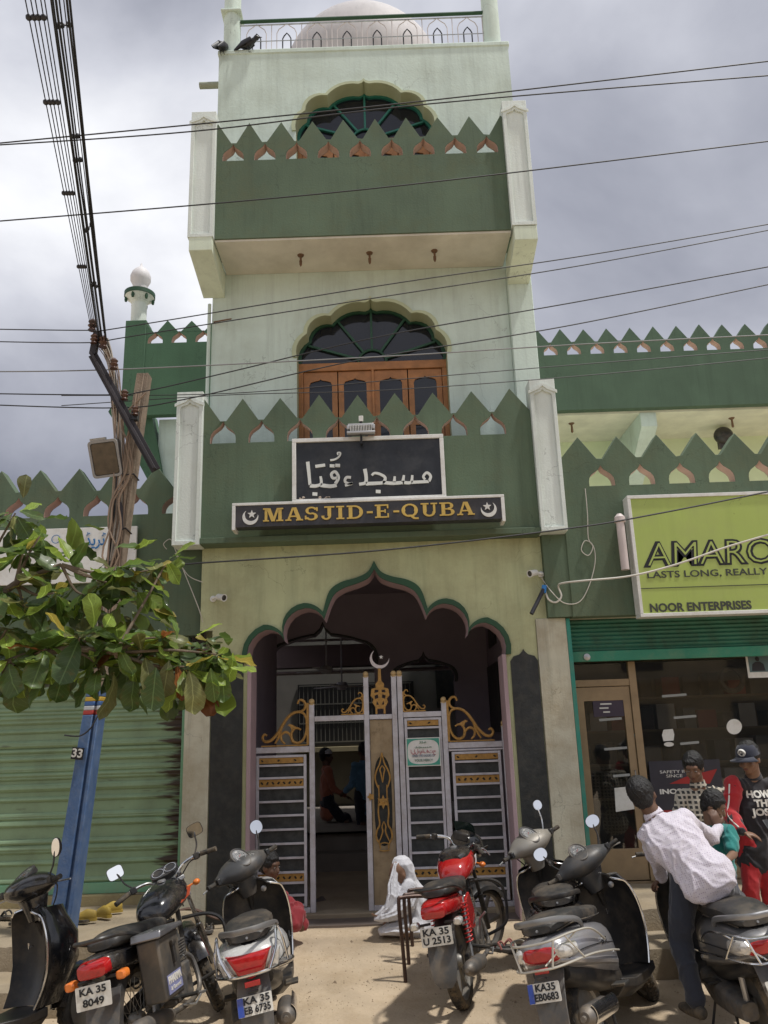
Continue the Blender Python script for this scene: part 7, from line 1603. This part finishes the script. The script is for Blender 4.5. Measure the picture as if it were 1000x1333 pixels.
for k, (x, y, Y, rx, ry) in enumerate(vs_):
    c = wl_(x, y, Y); g = min(1, k / 10) ** 1.3
    secs.append([c + Vector((rx * (1 + .075 * g * sin(11 * a + 2 * sin(k * .5)) + .05 * g * sin(5 * a + 1)) * cos(a), ry * (1 + .075 * g * sin(11 * a + 2 * sin(k * .5)) + .05 * g * sin(5 * a + 1)) * sin(a), 0)) for a in [2 * pi * i / 66 for i in range(66)]])
mb.loft(secs)
def drape(pts, n=30, w=9, am=.10):
    """a hanging swathe: (px, py, Y, half width, half thickness)"""
    ps = [wl_(p[0], p[1], p[2]) for p in pts]; ss = []
    for k, q in enumerate(ps):
        d = (ps[min(k + 1, len(ps) - 1)] - ps[max(k - 1, 0)]).normalized(); sd = Vector((.35, .9, 0)); sd = (sd - sd.dot(d) * d).normalized(); u = d.cross(sd)
        ss.append([q + sd * pts[k][3] * (1 + am * sin(w * a)) * cos(a) + u * pts[k][4] * (1 + am * sin(w * a)) * sin(a) for a in [2 * pi * i / 54 for i in range(54)]])
    mb.loft(ss)
torso(mb, wl_(540, 1200, 7.0), wl_(537, 1166, 6.98), wl_(529, 1150, 6.95), (.3, .9, 0), .14, .125, .145)
limb(mb, [wl_(532, 1156, 6.86), wl_(520, 1185, 6.80), wl_(506, 1189, 6.78)], [.062, .052, .038])
drape([(519, 1126, 6.92, .075, .035), (515, 1146, 6.88, .085, .035), (514, 1156, 6.86, .09, .045), (513, 1170, 6.82, .095, .045), (506, 1184, 6.80, .09, .04), (494, 1191, 6.79, .06, .025), (488, 1192, 6.79, .03, .012)])
drape([(540, 1160, 6.86, .05, .05), (532, 1178, 6.80, .075, .05), (514, 1190, 6.77, .075, .045), (496, 1195, 6.76, .05, .03), (487, 1197, 6.76, .02, .012)])
drape([(545, 1206, 6.90, .12, .07), (520, 1207, 6.84, .12, .06), (505, 1210, 6.80, .10, .04), (494, 1214, 6.79, .07, .02)])
vl = clay('veil', mb, veil, wr_t, .0055, 2, .006, 10, 3)
# person in red crouched behind the white scooter
rc = P(352, 1180, 6.75); rr_t = thing('person', 'person in dark red clothes sitting by the left gate panel behind the white scooter', 'person', (rc.x, 6.75, ground_z(rc.x, 6.75)))
def rl_(px, py, Y): return P(px, py, Y) - rr_t.location
mb = MB(); Hr = head_shape(mb, rl_(352, 1128, 6.75), (.8, -.5, -.1), (0, 0, 1), .85); torso(mb, rl_(352, 1195, 6.8), rl_(350, 1165, 6.78), rl_(350, 1148, 6.77), (1, 0, 0), .12, .11, .12)
limb(mb, [rl_(355, 1200, 6.8), rl_(385, 1190, 6.7), rl_(380, 1205, 6.6)], [.08, .06, .04]); limb(mb, [rl_(345, 1200, 6.8), rl_(372, 1185, 6.8), rl_(392, 1206, 6.72)], [.08, .06, .04])
clay('body', mb, skin_d, rr_t, .009, 3); face_bits(rr_t, Hr, .85); hair(rr_t, Hr, .85)
mb = MB(); torso(mb, rl_(352, 1198, 6.8), rl_(350, 1165, 6.78), rl_(350, 1152, 6.77), (1, 0, 0), .15, .14, .145)
limb(mb, [rl_(355, 1200, 6.8), rl_(388, 1186, 6.7), rl_(384, 1203, 6.62)], [.10, .075, .05]); limb(mb, [rl_(345, 1200, 6.8), rl_(375, 1182, 6.8), rl_(394, 1203, 6.74)], [.10, .08, .05]); limb(mb, [rl_(338, 1156, 6.72), rl_(352, 1185, 6.62), rl_(372, 1190, 6.60)], [.055, .045, .04])
clay('dress', mb, cloth_mat('dress_red', (.25, .018, .025)), rr_t, .009, 3, .014, 9, 8)
# two men inside the hall
def far_man(label, px, py, Y, shirt, look, h=1.38, sit=False):
    hd0 = P(px, py, Y); z0 = .52
    J = dict(head=hd0, neck=hd0 + Vector((0, 0, -.12)), chest=hd0 + Vector((.0, 0, -.26)), pel=hd0 + Vector((0, .05, -.58)))
    sd_ = Vector((look[1], -look[0], 0)).normalized() * -1
    sd_ = Vector((-look[1], look[0], 0)).normalized()
    for q, s_ in (('R', -1), ('L', 1)):
        J['sh' + q] = J['neck'] + sd_ * s_ * .14 + Vector((0, 0, -.05)); J['el' + q] = J['sh' + q] + Vector((look[0] * .08, look[1] * .08, -.24)); J['wr' + q] = J['el' + q] + Vector((look[0] * .16, look[1] * .16, -.08))
        J['hip' + q] = J['pel'] + sd_ * s_ * .07; f = (.32 if sit else .0); J['kn' + q] = J['hip' + q] + Vector((look[0] * f, look[1] * f, -.32)); J['an' + q] = Vector((J['kn' + q].x - look[0] * .05, J['kn' + q].y, max(z0 + .05, J['kn' + q].z - .36)))
    return person(label, J, shirt, cloth_mat('jeans_dark', (.018, .022, .035)), skin_d, .85, look, vox=.011, seed=12)
m1, _, h1_ = far_man('man with white skullcap and orange shirt sitting inside the dark hall', 425, 985, 11.2, cloth_mat('orange_shirt', (.42, .14, .08)), (.9, .2, 0), sit=True)
obj('skullcap', MB(h1_).lathe([(0, .118 * .85), (.05, .112 * .85), (.072, .085 * .85), (.078, .045 * .85), (.074, .04 * .85)], 20), veil, m1)
m2, _, h2_ = far_man('man in a pale blue shirt standing inside the hall at the wicket edge', 473, 978, 10.9, cloth_mat('blue_shirt', (.12, .25, .38)), (-.6, .7, 0))
# ------------------------------------------------------------------ almond tree: leaves in rosettes at the twig ends
rt = random.Random(17)
tree = thing('almond_tree', 'almond tree reaching in from the left with big green, yellow and rusty leaves', 'tree')
bark = mat('bark', (.16, .12, .085), .9, var=.25, vs=12, bump=.7, bs=60)
obj('trunk', MB().tube(catmull([(-3.45, 4.5, -.1), (-3.40, 4.5, .9), (-3.5, 4.55, 1.9), (-3.35, 4.6, 2.9), (-3.5, 4.7, 4.2)], 5), [.15 - .0035 * i for i in range(21)], 14), bark, tree)
def leaf_mesh(seed):
    r = random.Random(seed); mb = MB(); n = 9; rows = []
    for i in range(n):
        t = i / (n - 1); w = .30 * (t ** .75) * ((1 - t ** 3.2) ** .6) * 1.42 + .004; bend = -.16 * t * t * (1 + r.uniform(-.4, .6)); tw = r.uniform(-.02, .02)
        w = max(w, .006); rows.append([Vector((w * s_, t, bend + abs(s_) ** 1.3 * (.10 + r.uniform(-.015, .015)) * w * 2.4 + .018 * sin(t * 17 + s_ * 2) * abs(s_) + tw * s_)) for s_ in (-1, -.5, 0, .5, 1)])
    mb.loft(rows, cap=False, closed=False); cu = r.uniform(-.25, .35)
    for v in mb.v: v.z += cu * v.y * v.y + .05 * sin(v.y * 5 + seed); v.x += .06 * sin(v.y * 3.3 + seed * 1.7) * v.y
    me = bpy.data.meshes.new('leaf'); me.from_pydata([tuple(v) for v in mb.v], [], mb.f); me.polygons.foreach_set('use_smooth', [True] * len(me.polygons)); return me
def leaf_mat(name, col, tl):
    m = bpy.data.materials.new(name); m.use_nodes = True; t = m.node_tree; b = t.nodes['Principled BSDF']; o = t.nodes['Material Output']
    oi = N(t, 'ShaderNodeObjectInfo'); co = N(t, 'ShaderNodeTexCoord'); sx = N(t, 'ShaderNodeSeparateXYZ'); t.links.new(co.outputs['Object'], sx.inputs[0])
    hs = N(t, 'ShaderNodeHueSaturation'); mr = N(t, 'ShaderNodeMapRange'); mr.inputs['To Min'].default_value = .65; mr.inputs['To Max'].default_value = 1.35; t.links.new(oi.outputs['Random'], mr.inputs[0]); t.links.new(mr.outputs[0], hs.inputs['Value'])
    n_ = N(t, 'ShaderNodeTexNoise'); n_.inputs['Scale'].default_value = 5; n_.inputs['Detail'].default_value = 6; t.links.new(co.outputs['Object'], n_.inputs['Vector'])
    mm = N(t, 'ShaderNodeMix', data_type='RGBA'); rr2 = N(t, 'ShaderNodeMapRange'); rr2.inputs['From Min'].default_value = .55; rr2.inputs['From Max'].default_value = .75; t.links.new(n_.outputs['Fac'], rr2.inputs[0]); t.links.new(rr2.outputs[0], mm.inputs[0])
    mm.inputs['A'].default_value = (*col, 1); mm.inputs['B'].default_value = (.16, .13, .03, 1)
    # midrib and side veins
    ab = N(t, 'ShaderNodeMath', operation='ABSOLUTE'); t.links.new(sx.outputs['X'], ab.inputs[0])
    lt = N(t, 'ShaderNodeMath', operation='LESS_THAN'); lt.inputs[1].default_value = .013; t.links.new(ab.outputs[0], lt.inputs[0])
    v1 = N(t, 'ShaderNodeMath', operation='MULTIPLY_ADD'); v1.inputs[1].default_value = -.8; t.links.new(ab.outputs[0], v1.inputs[0]); t.links.new(sx.outputs['Y'], v1.inputs[2])
    v2 = N(t, 'ShaderNodeMath', operation='MULTIPLY'); v2.inputs[1].default_value = 9; t.links.new(v1.outputs[0], v2.inputs[0]); v3 = N(t, 'ShaderNodeMath', operation='FRACT'); t.links.new(v2.outputs[0], v3.inputs[0])
    v4 = N(t, 'ShaderNodeMath', operation='LESS_THAN'); v4.inputs[1].default_value = .10; t.links.new(v3.outputs[0], v4.inputs[0]); v5 = N(t, 'ShaderNodeMath', operation='MULTIPLY'); v5.inputs[1].default_value = .35; t.links.new(v4.outputs[0], v5.inputs[0])
    mxx = N(t, 'ShaderNodeMath', operation='MAXIMUM'); t.links.new(lt.outputs[0], mxx.inputs[0]); t.links.new(v5.outputs[0], mxx.inputs[1])
    m2 = N(t, 'ShaderNodeMix', data_type='RGBA'); t.links.new(mxx.outputs[0], m2.inputs[0]); t.links.new(mm.outputs['Result'], m2.inputs['A']); m2.inputs['B'].default_value = (*[min(1, c * 1.8 + .03) for c in col], 1)
    t.links.new(m2.outputs['Result'], hs.inputs['Color']); t.links.new(hs.outputs[0], b.inputs['Base Color']); b.inputs['Roughness'].default_value = .42; b.inputs['Coat Weight'].default_value = .15
    tr = N(t, 'ShaderNodeBsdfTranslucent'); t.links.new(hs.outputs[0], tr.inputs[0]); ms = N(t, 'ShaderNodeMixShader'); ms.inputs[0].default_value = tl
    t.links.new(b.outputs[0], ms.inputs[1]); t.links.new(tr.outputs[0], ms.inputs[2]); t.links.new(ms.outputs[0], o.inputs[0]); return m
lms = [leaf_mat('leaf_green', (.115, .185, .042), .45), leaf_mat('leaf_dark_green', (.070, .120, .034), .4), leaf_mat('leaf_bright', (.26, .36, .06), .55), leaf_mat('leaf_yellow', (.36, .30, .06), .4), leaf_mat('leaf_rust', (.22, .075, .022), .3), leaf_mat('leaf_olive', (.19, .20, .07), .4)]
wts = [8, 3.5, 5.5, 1.5, .3, 3.5]
lmesh = {}
for i, m in enumerate(lms):
    for s_ in range(3):
        me = leaf_mesh(s_ * 7 + i); me.materials.append(m); lmesh[(i, s_)] = me
NL = [0]
def put_leaf(p, d, size, kind=None, roll=None):
    d = Vector(d).normalized(); k = kind if kind is not None else rt.choices(range(6), wts)[0]
    o = bpy.data.objects.new('leaf', lmesh[(k, rt.randrange(3))]); COL.objects.link(o); o.parent = tree; NL[0] += 1
    up = Vector((rt.uniform(-.5, .5), rt.uniform(-.9, .1), 1)); x = d.cross(up).normalized(); z = x.cross(d)
    Mx = Matrix((x, d, z)).transposed().to_4x4(); o.matrix_local = Matrix.Translation(p) @ Mx @ Matrix.Rotation(roll if roll is not None else rt.uniform(-.5, .5), 4, 'Y') @ Matrix.Diagonal((size * rt.uniform(.85, 1.15), size, size, 1))
def rosette(px, py, Y, n, size=.19, droop=.5, frm=None, kinds=None):
    c = P(px, py, Y)
    n = int(n * 1.3)
    for i in range(n):
        a = 2 * pi * i / n + rt.uniform(-.35, .35); el = rt.uniform(-1.2, .75) * droop + .05
        d = Vector((cos(a) * cos(el), sin(a) * cos(el) * .8, sin(el) - .15)); sz = size * rt.choice([rt.uniform(.55, .9), rt.uniform(.85, 1.40), rt.uniform(.85, 1.40)])
        put_leaf(c + d * rt.uniform(.012, .04), d, sz, kinds if (kinds is not None and rt.random() < .5) else None)
    st = Vector(frm) if frm is not None else c + Vector((-.35, .05, -.12))
    mid = st.lerp(c, .55) + Vector((0, 0, rt.uniform(-.06, .03))); obj('branch', MB().tube(catmull([st, mid, c], 5), [.011 - .0006 * k for k in range(11)], 7), bark, tree)
B0, B1, B2 = Vector((-3.42, 4.52, 1.6)), Vector((-3.36, 4.6, 2.6)), Vector((-3.45, 4.6, 3.2))
mainb = [P(-60, 900, 4.6), P(20, 860, 4.6), P(90, 845, 4.55), P(150, 850, 4.5)]
obj('limb', MB().tube(catmull([B0 + Vector((0, 0, .2))] + mainb, 6), [.042 - .0012 * k for k in range(25)], 10), bark, tree)
ub_ = [P(-50, 800, 4.6), P(20, 760, 4.6), P(80, 735, 4.65)]
obj('limb', MB().tube(catmull([B1] + ub_, 6), [.036 - .0014 * k for k in range(19)], 10), bark, tree)
ros = [(150, 742, 4.75, 10, .17, 1), (196, 742, 4.85, 9, .15, 1), (218, 730, 4.9, 5, .13, 0), (30, 720, 4.6, 9, .18, 1), (20, 668, 4.65, 7, .16, 1), (52, 698, 4.7, 6, .15, 1), (6, 770, 4.55, 8, .19, 1),
       (70, 772, 4.6, 9, .18, 1), (110, 775, 4.7, 6, .16, 1), (104, 830, 4.5, 10, .20, 0), (60, 845, 4.5, 8, .20, 0), (12, 862, 4.5, 8, .20, 0), (155, 838, 4.5, 11, .19, 0), (185, 852, 4.55, 8, .18, 0), (210, 830, 4.6, 7, .15, 0), (240, 868, 4.55, 10, .18, 0), (282, 852, 4.6, 11, .16, 0), (262, 872, 4.62, 7, .15, 0), (130, 868, 4.55, 7, .18, 0), (30, 790, 4.6, 6, .17, 1), (180, 770, 4.8, 6, .15, 1), (145, 800, 4.6, 5, .15, 0), (8, 820, 4.55, 7, .2, 0)]
for x, y, Y, n, sz, br in ros:
    srcs = mainb if br == 0 else ub_; c = P(x, y, Y); f = min(srcs, key=lambda q: (q - c).length + (2 if q.x > c.x else 0)); rosette(x, y, Y, n, sz, .9, f)
# leaves that hang down along the limb
for x, y, k, s_ in ((85, 900, 1, .2), (150, 905, 5, .26), (168, 898, 1, .2), (190, 885, 5, .22), (204, 900, 1, .22), (232, 895, 4, .20), (247, 902, 5, .24), (20, 890, 5, .22), (45, 880, 0, .2), (60, 892, 1, .2), (265, 888, 1, .18), (290, 905, 0, .17), (303, 880, 2, .16), (120, 895, 0, .2), (178, 905, 0, .22), (5, 895, 1, .2), (220, 890, 5, .2), (275, 900, 0, .18)):
    put_leaf(P(x, y - 30, 4.5 + rt.uniform(-.05, .12)), (rt.uniform(-.2, .2), rt.uniform(-.3, .1), -1), s_, k, rt.uniform(-.8, .8))
for x, y, k, s_, d in ((122, 818, 2, .20, (.1, -.4, .5)), (84, 823, 3, .16, (-.2, -.4, .4)), (70, 870, 0, .22, (-.5, -.3, -.6)), (150, 715, 0, .17, (.9, -.3, .1)), (174, 715, 2, .17, (.8, -.5, .2)), (230, 722, 2, .12, (.6, 0, .6)), (30, 648, 5, .14, (.1, 0, 1)), (75, 700, 2, .15, (.6, -.2, -.6)), (300, 868, 2, .15, (.9, -.2, -.2)), (258, 828, 2, .14, (.6, 0, .5)), (230, 832, 0, .14, (-.2, 0, .8)), (48, 780, 2, .16, (.5, -.5, .1))):
    put_leaf(P(x, y, 4.42), d, s_, k, 0)
# the leaves behind those, too many to be told apart, as one mass
allv = []; allf = []; mi = []
for i in range(190):
    x = rt.uniform(-20, 300); y = (rt.uniform(668, 900) if x < 130 else (rt.uniform(735, 905) if x < 235 else rt.uniform(835, 895)))
    if x > 130 and y < 800 and x > 215: continue
    if y > 880 and rt.random() < .4: continue
    k = rt.choices(range(6), [7, 5, 4, .8, .2, 4])[0]; src = lmesh[(k, rt.randrange(3))]; el = rt.uniform(-1.3, .6); a = rt.uniform(0, 6.28)
    d = Vector((cos(a) * cos(el), sin(a) * cos(el), sin(el))).normalized(); up = Vector((rt.uniform(-.5, .5), rt.uniform(-.9, .1), 1)); xx = d.cross(up).normalized(); z_ = xx.cross(d); sz = rt.uniform(.14, .23)
    Mx = Matrix.Translation(P(x, y, rt.uniform(4.62, 4.95))) @ Matrix((xx, d, z_)).transposed().to_4x4() @ Matrix.Scale(sz, 4); o0 = len(allv)
    allv += [tuple(Mx @ v.co) for v in src.vertices]; allf += [[q + o0 for q in p.vertices] for p in src.polygons]; mi += [k] * len(src.polygons)
me = bpy.data.meshes.new('foliage'); me.from_pydata(allv, [], allf)
for m in lms: me.materials.append(m)
me.polygons.foreach_set('material_index', mi); me.polygons.foreach_set('use_smooth', [True] * len(mi))
fo = bpy.data.objects.new('foliage', me); COL.objects.link(fo); fo.parent = tree; fo['kind'] = 'stuff'
# ------------------------------------------------------------------ crows, railing, footwear
def bird(label, px, py, Y, d, up_):
    q = P(px, py, Y); o = thing('crow', label, 'bird', tuple(q)); d = Vector(d).normalized(); mb = MB(); u = Vector((0, 0, 1))
    limb(mb, [-d * .07 + u * .05, Vector((0, 0, .06)), d * .07 + u * .10], [(.03, .03), (.055, .05), (.03, .03)]); mb.ell(d * .10 + u * .125, (.032, .032, .03)); limb(mb, [d * .12 + u * .125, d * .17 + u * .115], [.014, .004])
    limb(mb, [-d * .06 + u * .06, -d * .22 - u * up_], [(.03, .014), (.024, .006)])
    clay('body', mb, mat('crow_black', (.012, .012, .015), .45, var=.2), o, .006, 2)
    for s_ in (-1, 1):
        x = d.cross(u) * s_; mb = MB(); limb(mb, [x * .045 + d * .05 + u * .09, x * .055 - d * .05 + u * .04, x * .03 - d * .16 - u * up_ * .6], [(.03, .010), (.035, .010), (.010, .005)], u); clay('wing', mb, mat('wing_black', (.018, .018, .024), .5, var=.2), o, .005, 2)
        obj('leg', MB().tube([x * .02 + u * .02, x * .02 - u * .035 + d * .005], .004, 5).tube([x * .02 - u * .033, x * .02 - u * .034 + d * .03], .003, 5), ink, o)
bird('black crow perched on the roof parapet with its tail hanging over the left edge', 289, 66, 7.50, (.25, .9, .1), .13)
bird('black crow perched on the roof parapet facing right under the wire railing', 323, 63, 7.52, (.9, -.2, 0), .02)
rl_m = mat('rail_brown', (.075, .045, .035), .45, metal=.4, var=.3)
hr = thing('handrail', 'three brown bent steel hoops standing in the sand left of the red motorcycle', 'railing')
for (x0, y0, x1, y1, Y) in ((519, 1170, 529, 1279, 6.05), (526, 1166, 533, 1250, 6.35), (532, 1160, 538, 1228, 6.65)):
    b = P(x1, y1, Y); b.z = -.05; t = P(x0, y0, Y); o_x = Vector((.28, .05, 0))
    obj('hoop', MB().tube(catmull([b, b.lerp(t, .5), t - Vector((0, 0, .03)), t + Vector((.03, .01, .005)), t + o_x * .8, t + o_x + Vector((.02, 0, -.05)), (b + o_x + Vector((.02, 0, .2))), b + o_x + Vector((.02, 0, 0))], 5), .013, 8), rl_m, hr)
def slipper(label, px, py, z, ang_, m, sole_m, size=.22, open_=True, cat='slipper', grp=None):
    q = P(px, py, 6.0); r = _ray(px, py); t = (z - CAM_H) / r.z; q = Vector((r.x * t, r.y * t, z)); o = thing('slipper' if open_ else 'shoe', label, cat, tuple(q), (0, 0, radians(ang_)), grp)
    s_ = size
    out_l = [(.0, -.5), (.16, -.42), (.17, -.15), (.15, .1), (.20, .32), (.13, .48), (0, .52), (-.12, .46), (-.19, .28), (-.14, .05), (-.16, -.2), (-.15, -.42)]
    pts = [(a.x * s_, a.y * s_) for a in catmull([Vector((x, y, 0)) for x, y in out_l], 3, True)]
    obj('sole', MB().loft([[Vector((x, y, z_)) for x, y in pts] for z_ in (.0, .018)]), sole_m, o, ang=50)
    if open_:
        for sx in (-1, 1): obj('strap', MB().tube(catmull([(sx * .17 * s_, -.02 * s_, .015), (sx * .12 * s_, .12 * s_, .055), (0, .33 * s_, .02)], 4), .007, 6), m, o)
    else:
        mb = MB(); limb(mb, [(0, -.32 * s_, .035), (0, 0, .04), (0, .32 * s_, .03)], [(.15 * s_, .04), (.16 * s_, .045), (.17 * s_, .03)], (1, 0, 0)); clay('upper', mb, m, o, .006, 2)
    return o
bl = blk_rubber; yel = mat('shoe_yellow', (.36, .25, .04), .6, var=.15, dirt=DUST, dirt_amt=.3)
slipper('black slipper on the left step beside the yellow shoes', 100, 1200, .345, 70, bl, bl)
slipper('black slipper at the far left end of the left platform', 12, 1196, .345, 80, bl, bl)
slipper('black slipper lying second from the left edge of the platform', 32, 1203, .345, 100, bl, bl)
slipper('yellow shoe lying nearest the blue pole base', 113, 1199, .35, 95, yel, yel, .15, False, 'shoe')
slipper('yellow shoe lying crosswise second from the blue pole', 135, 1194, .35, 60, yel, yel, .15, False, 'shoe')
slipper('yellow shoe pushed against the plinth of the shutter', 147, 1188, .35, 110, yel, yel, .15, False, 'shoe')
slipper('dark slipper on the small step left of the white scooter, left one', 254, 1216, .215, 175, bl, grey_dusty, .18)
slipper('dark slipper on the small step left of the white scooter, right one', 273, 1212, .215, 185, bl, grey_dusty, .18)
slipper('pinkish slipper on the sand behind the red motorcycle, left one', 655, 1238, .08, 60, mat('slip_pink', (.4, .15, .13), .6), grey_dusty, .2)
slipper('pinkish slipper on the sand behind the red motorcycle, right one', 668, 1234, .09, 80, mat('slip_pink', (.4, .15, .13), .6), grey_dusty, .2)
slipper('dark slipper on the sand by the right gate panel', 660, 1182, .17, 80, bl, bl, .2)
cable('hose', 'thin brown hose lying along the foot of the plinth to the small step', [P(196, 1180, 7.1), P(225, 1187, 7.0), P(250, 1183, 7.0), P(285, 1196, 6.95), P(310, 1194, 7.0)], .012, mat('hose_brown', (.12, .07, .05), .6))

rg = random.Random(8)
def ray_ground(px, py, z=0.):
    r = _ray(px, py); t = (z - CAM_H) / r.z; return Vector((r.x * t, r.y * t, z))
# ------------------------------------------------------------------ the street was measured at 1 : 1.16 - bring everything to real size
KS = 1.16
for o in list(SC.objects):
    if o.parent: continue
    if o.type == 'LIGHT': continue
    if o.type == 'CAMERA': o.location = o.location * KS; continue
    o.matrix_world = Matrix.Scale(KS, 4) @ o.matrix_basis
bpy.data.scenes.remove(TMP)
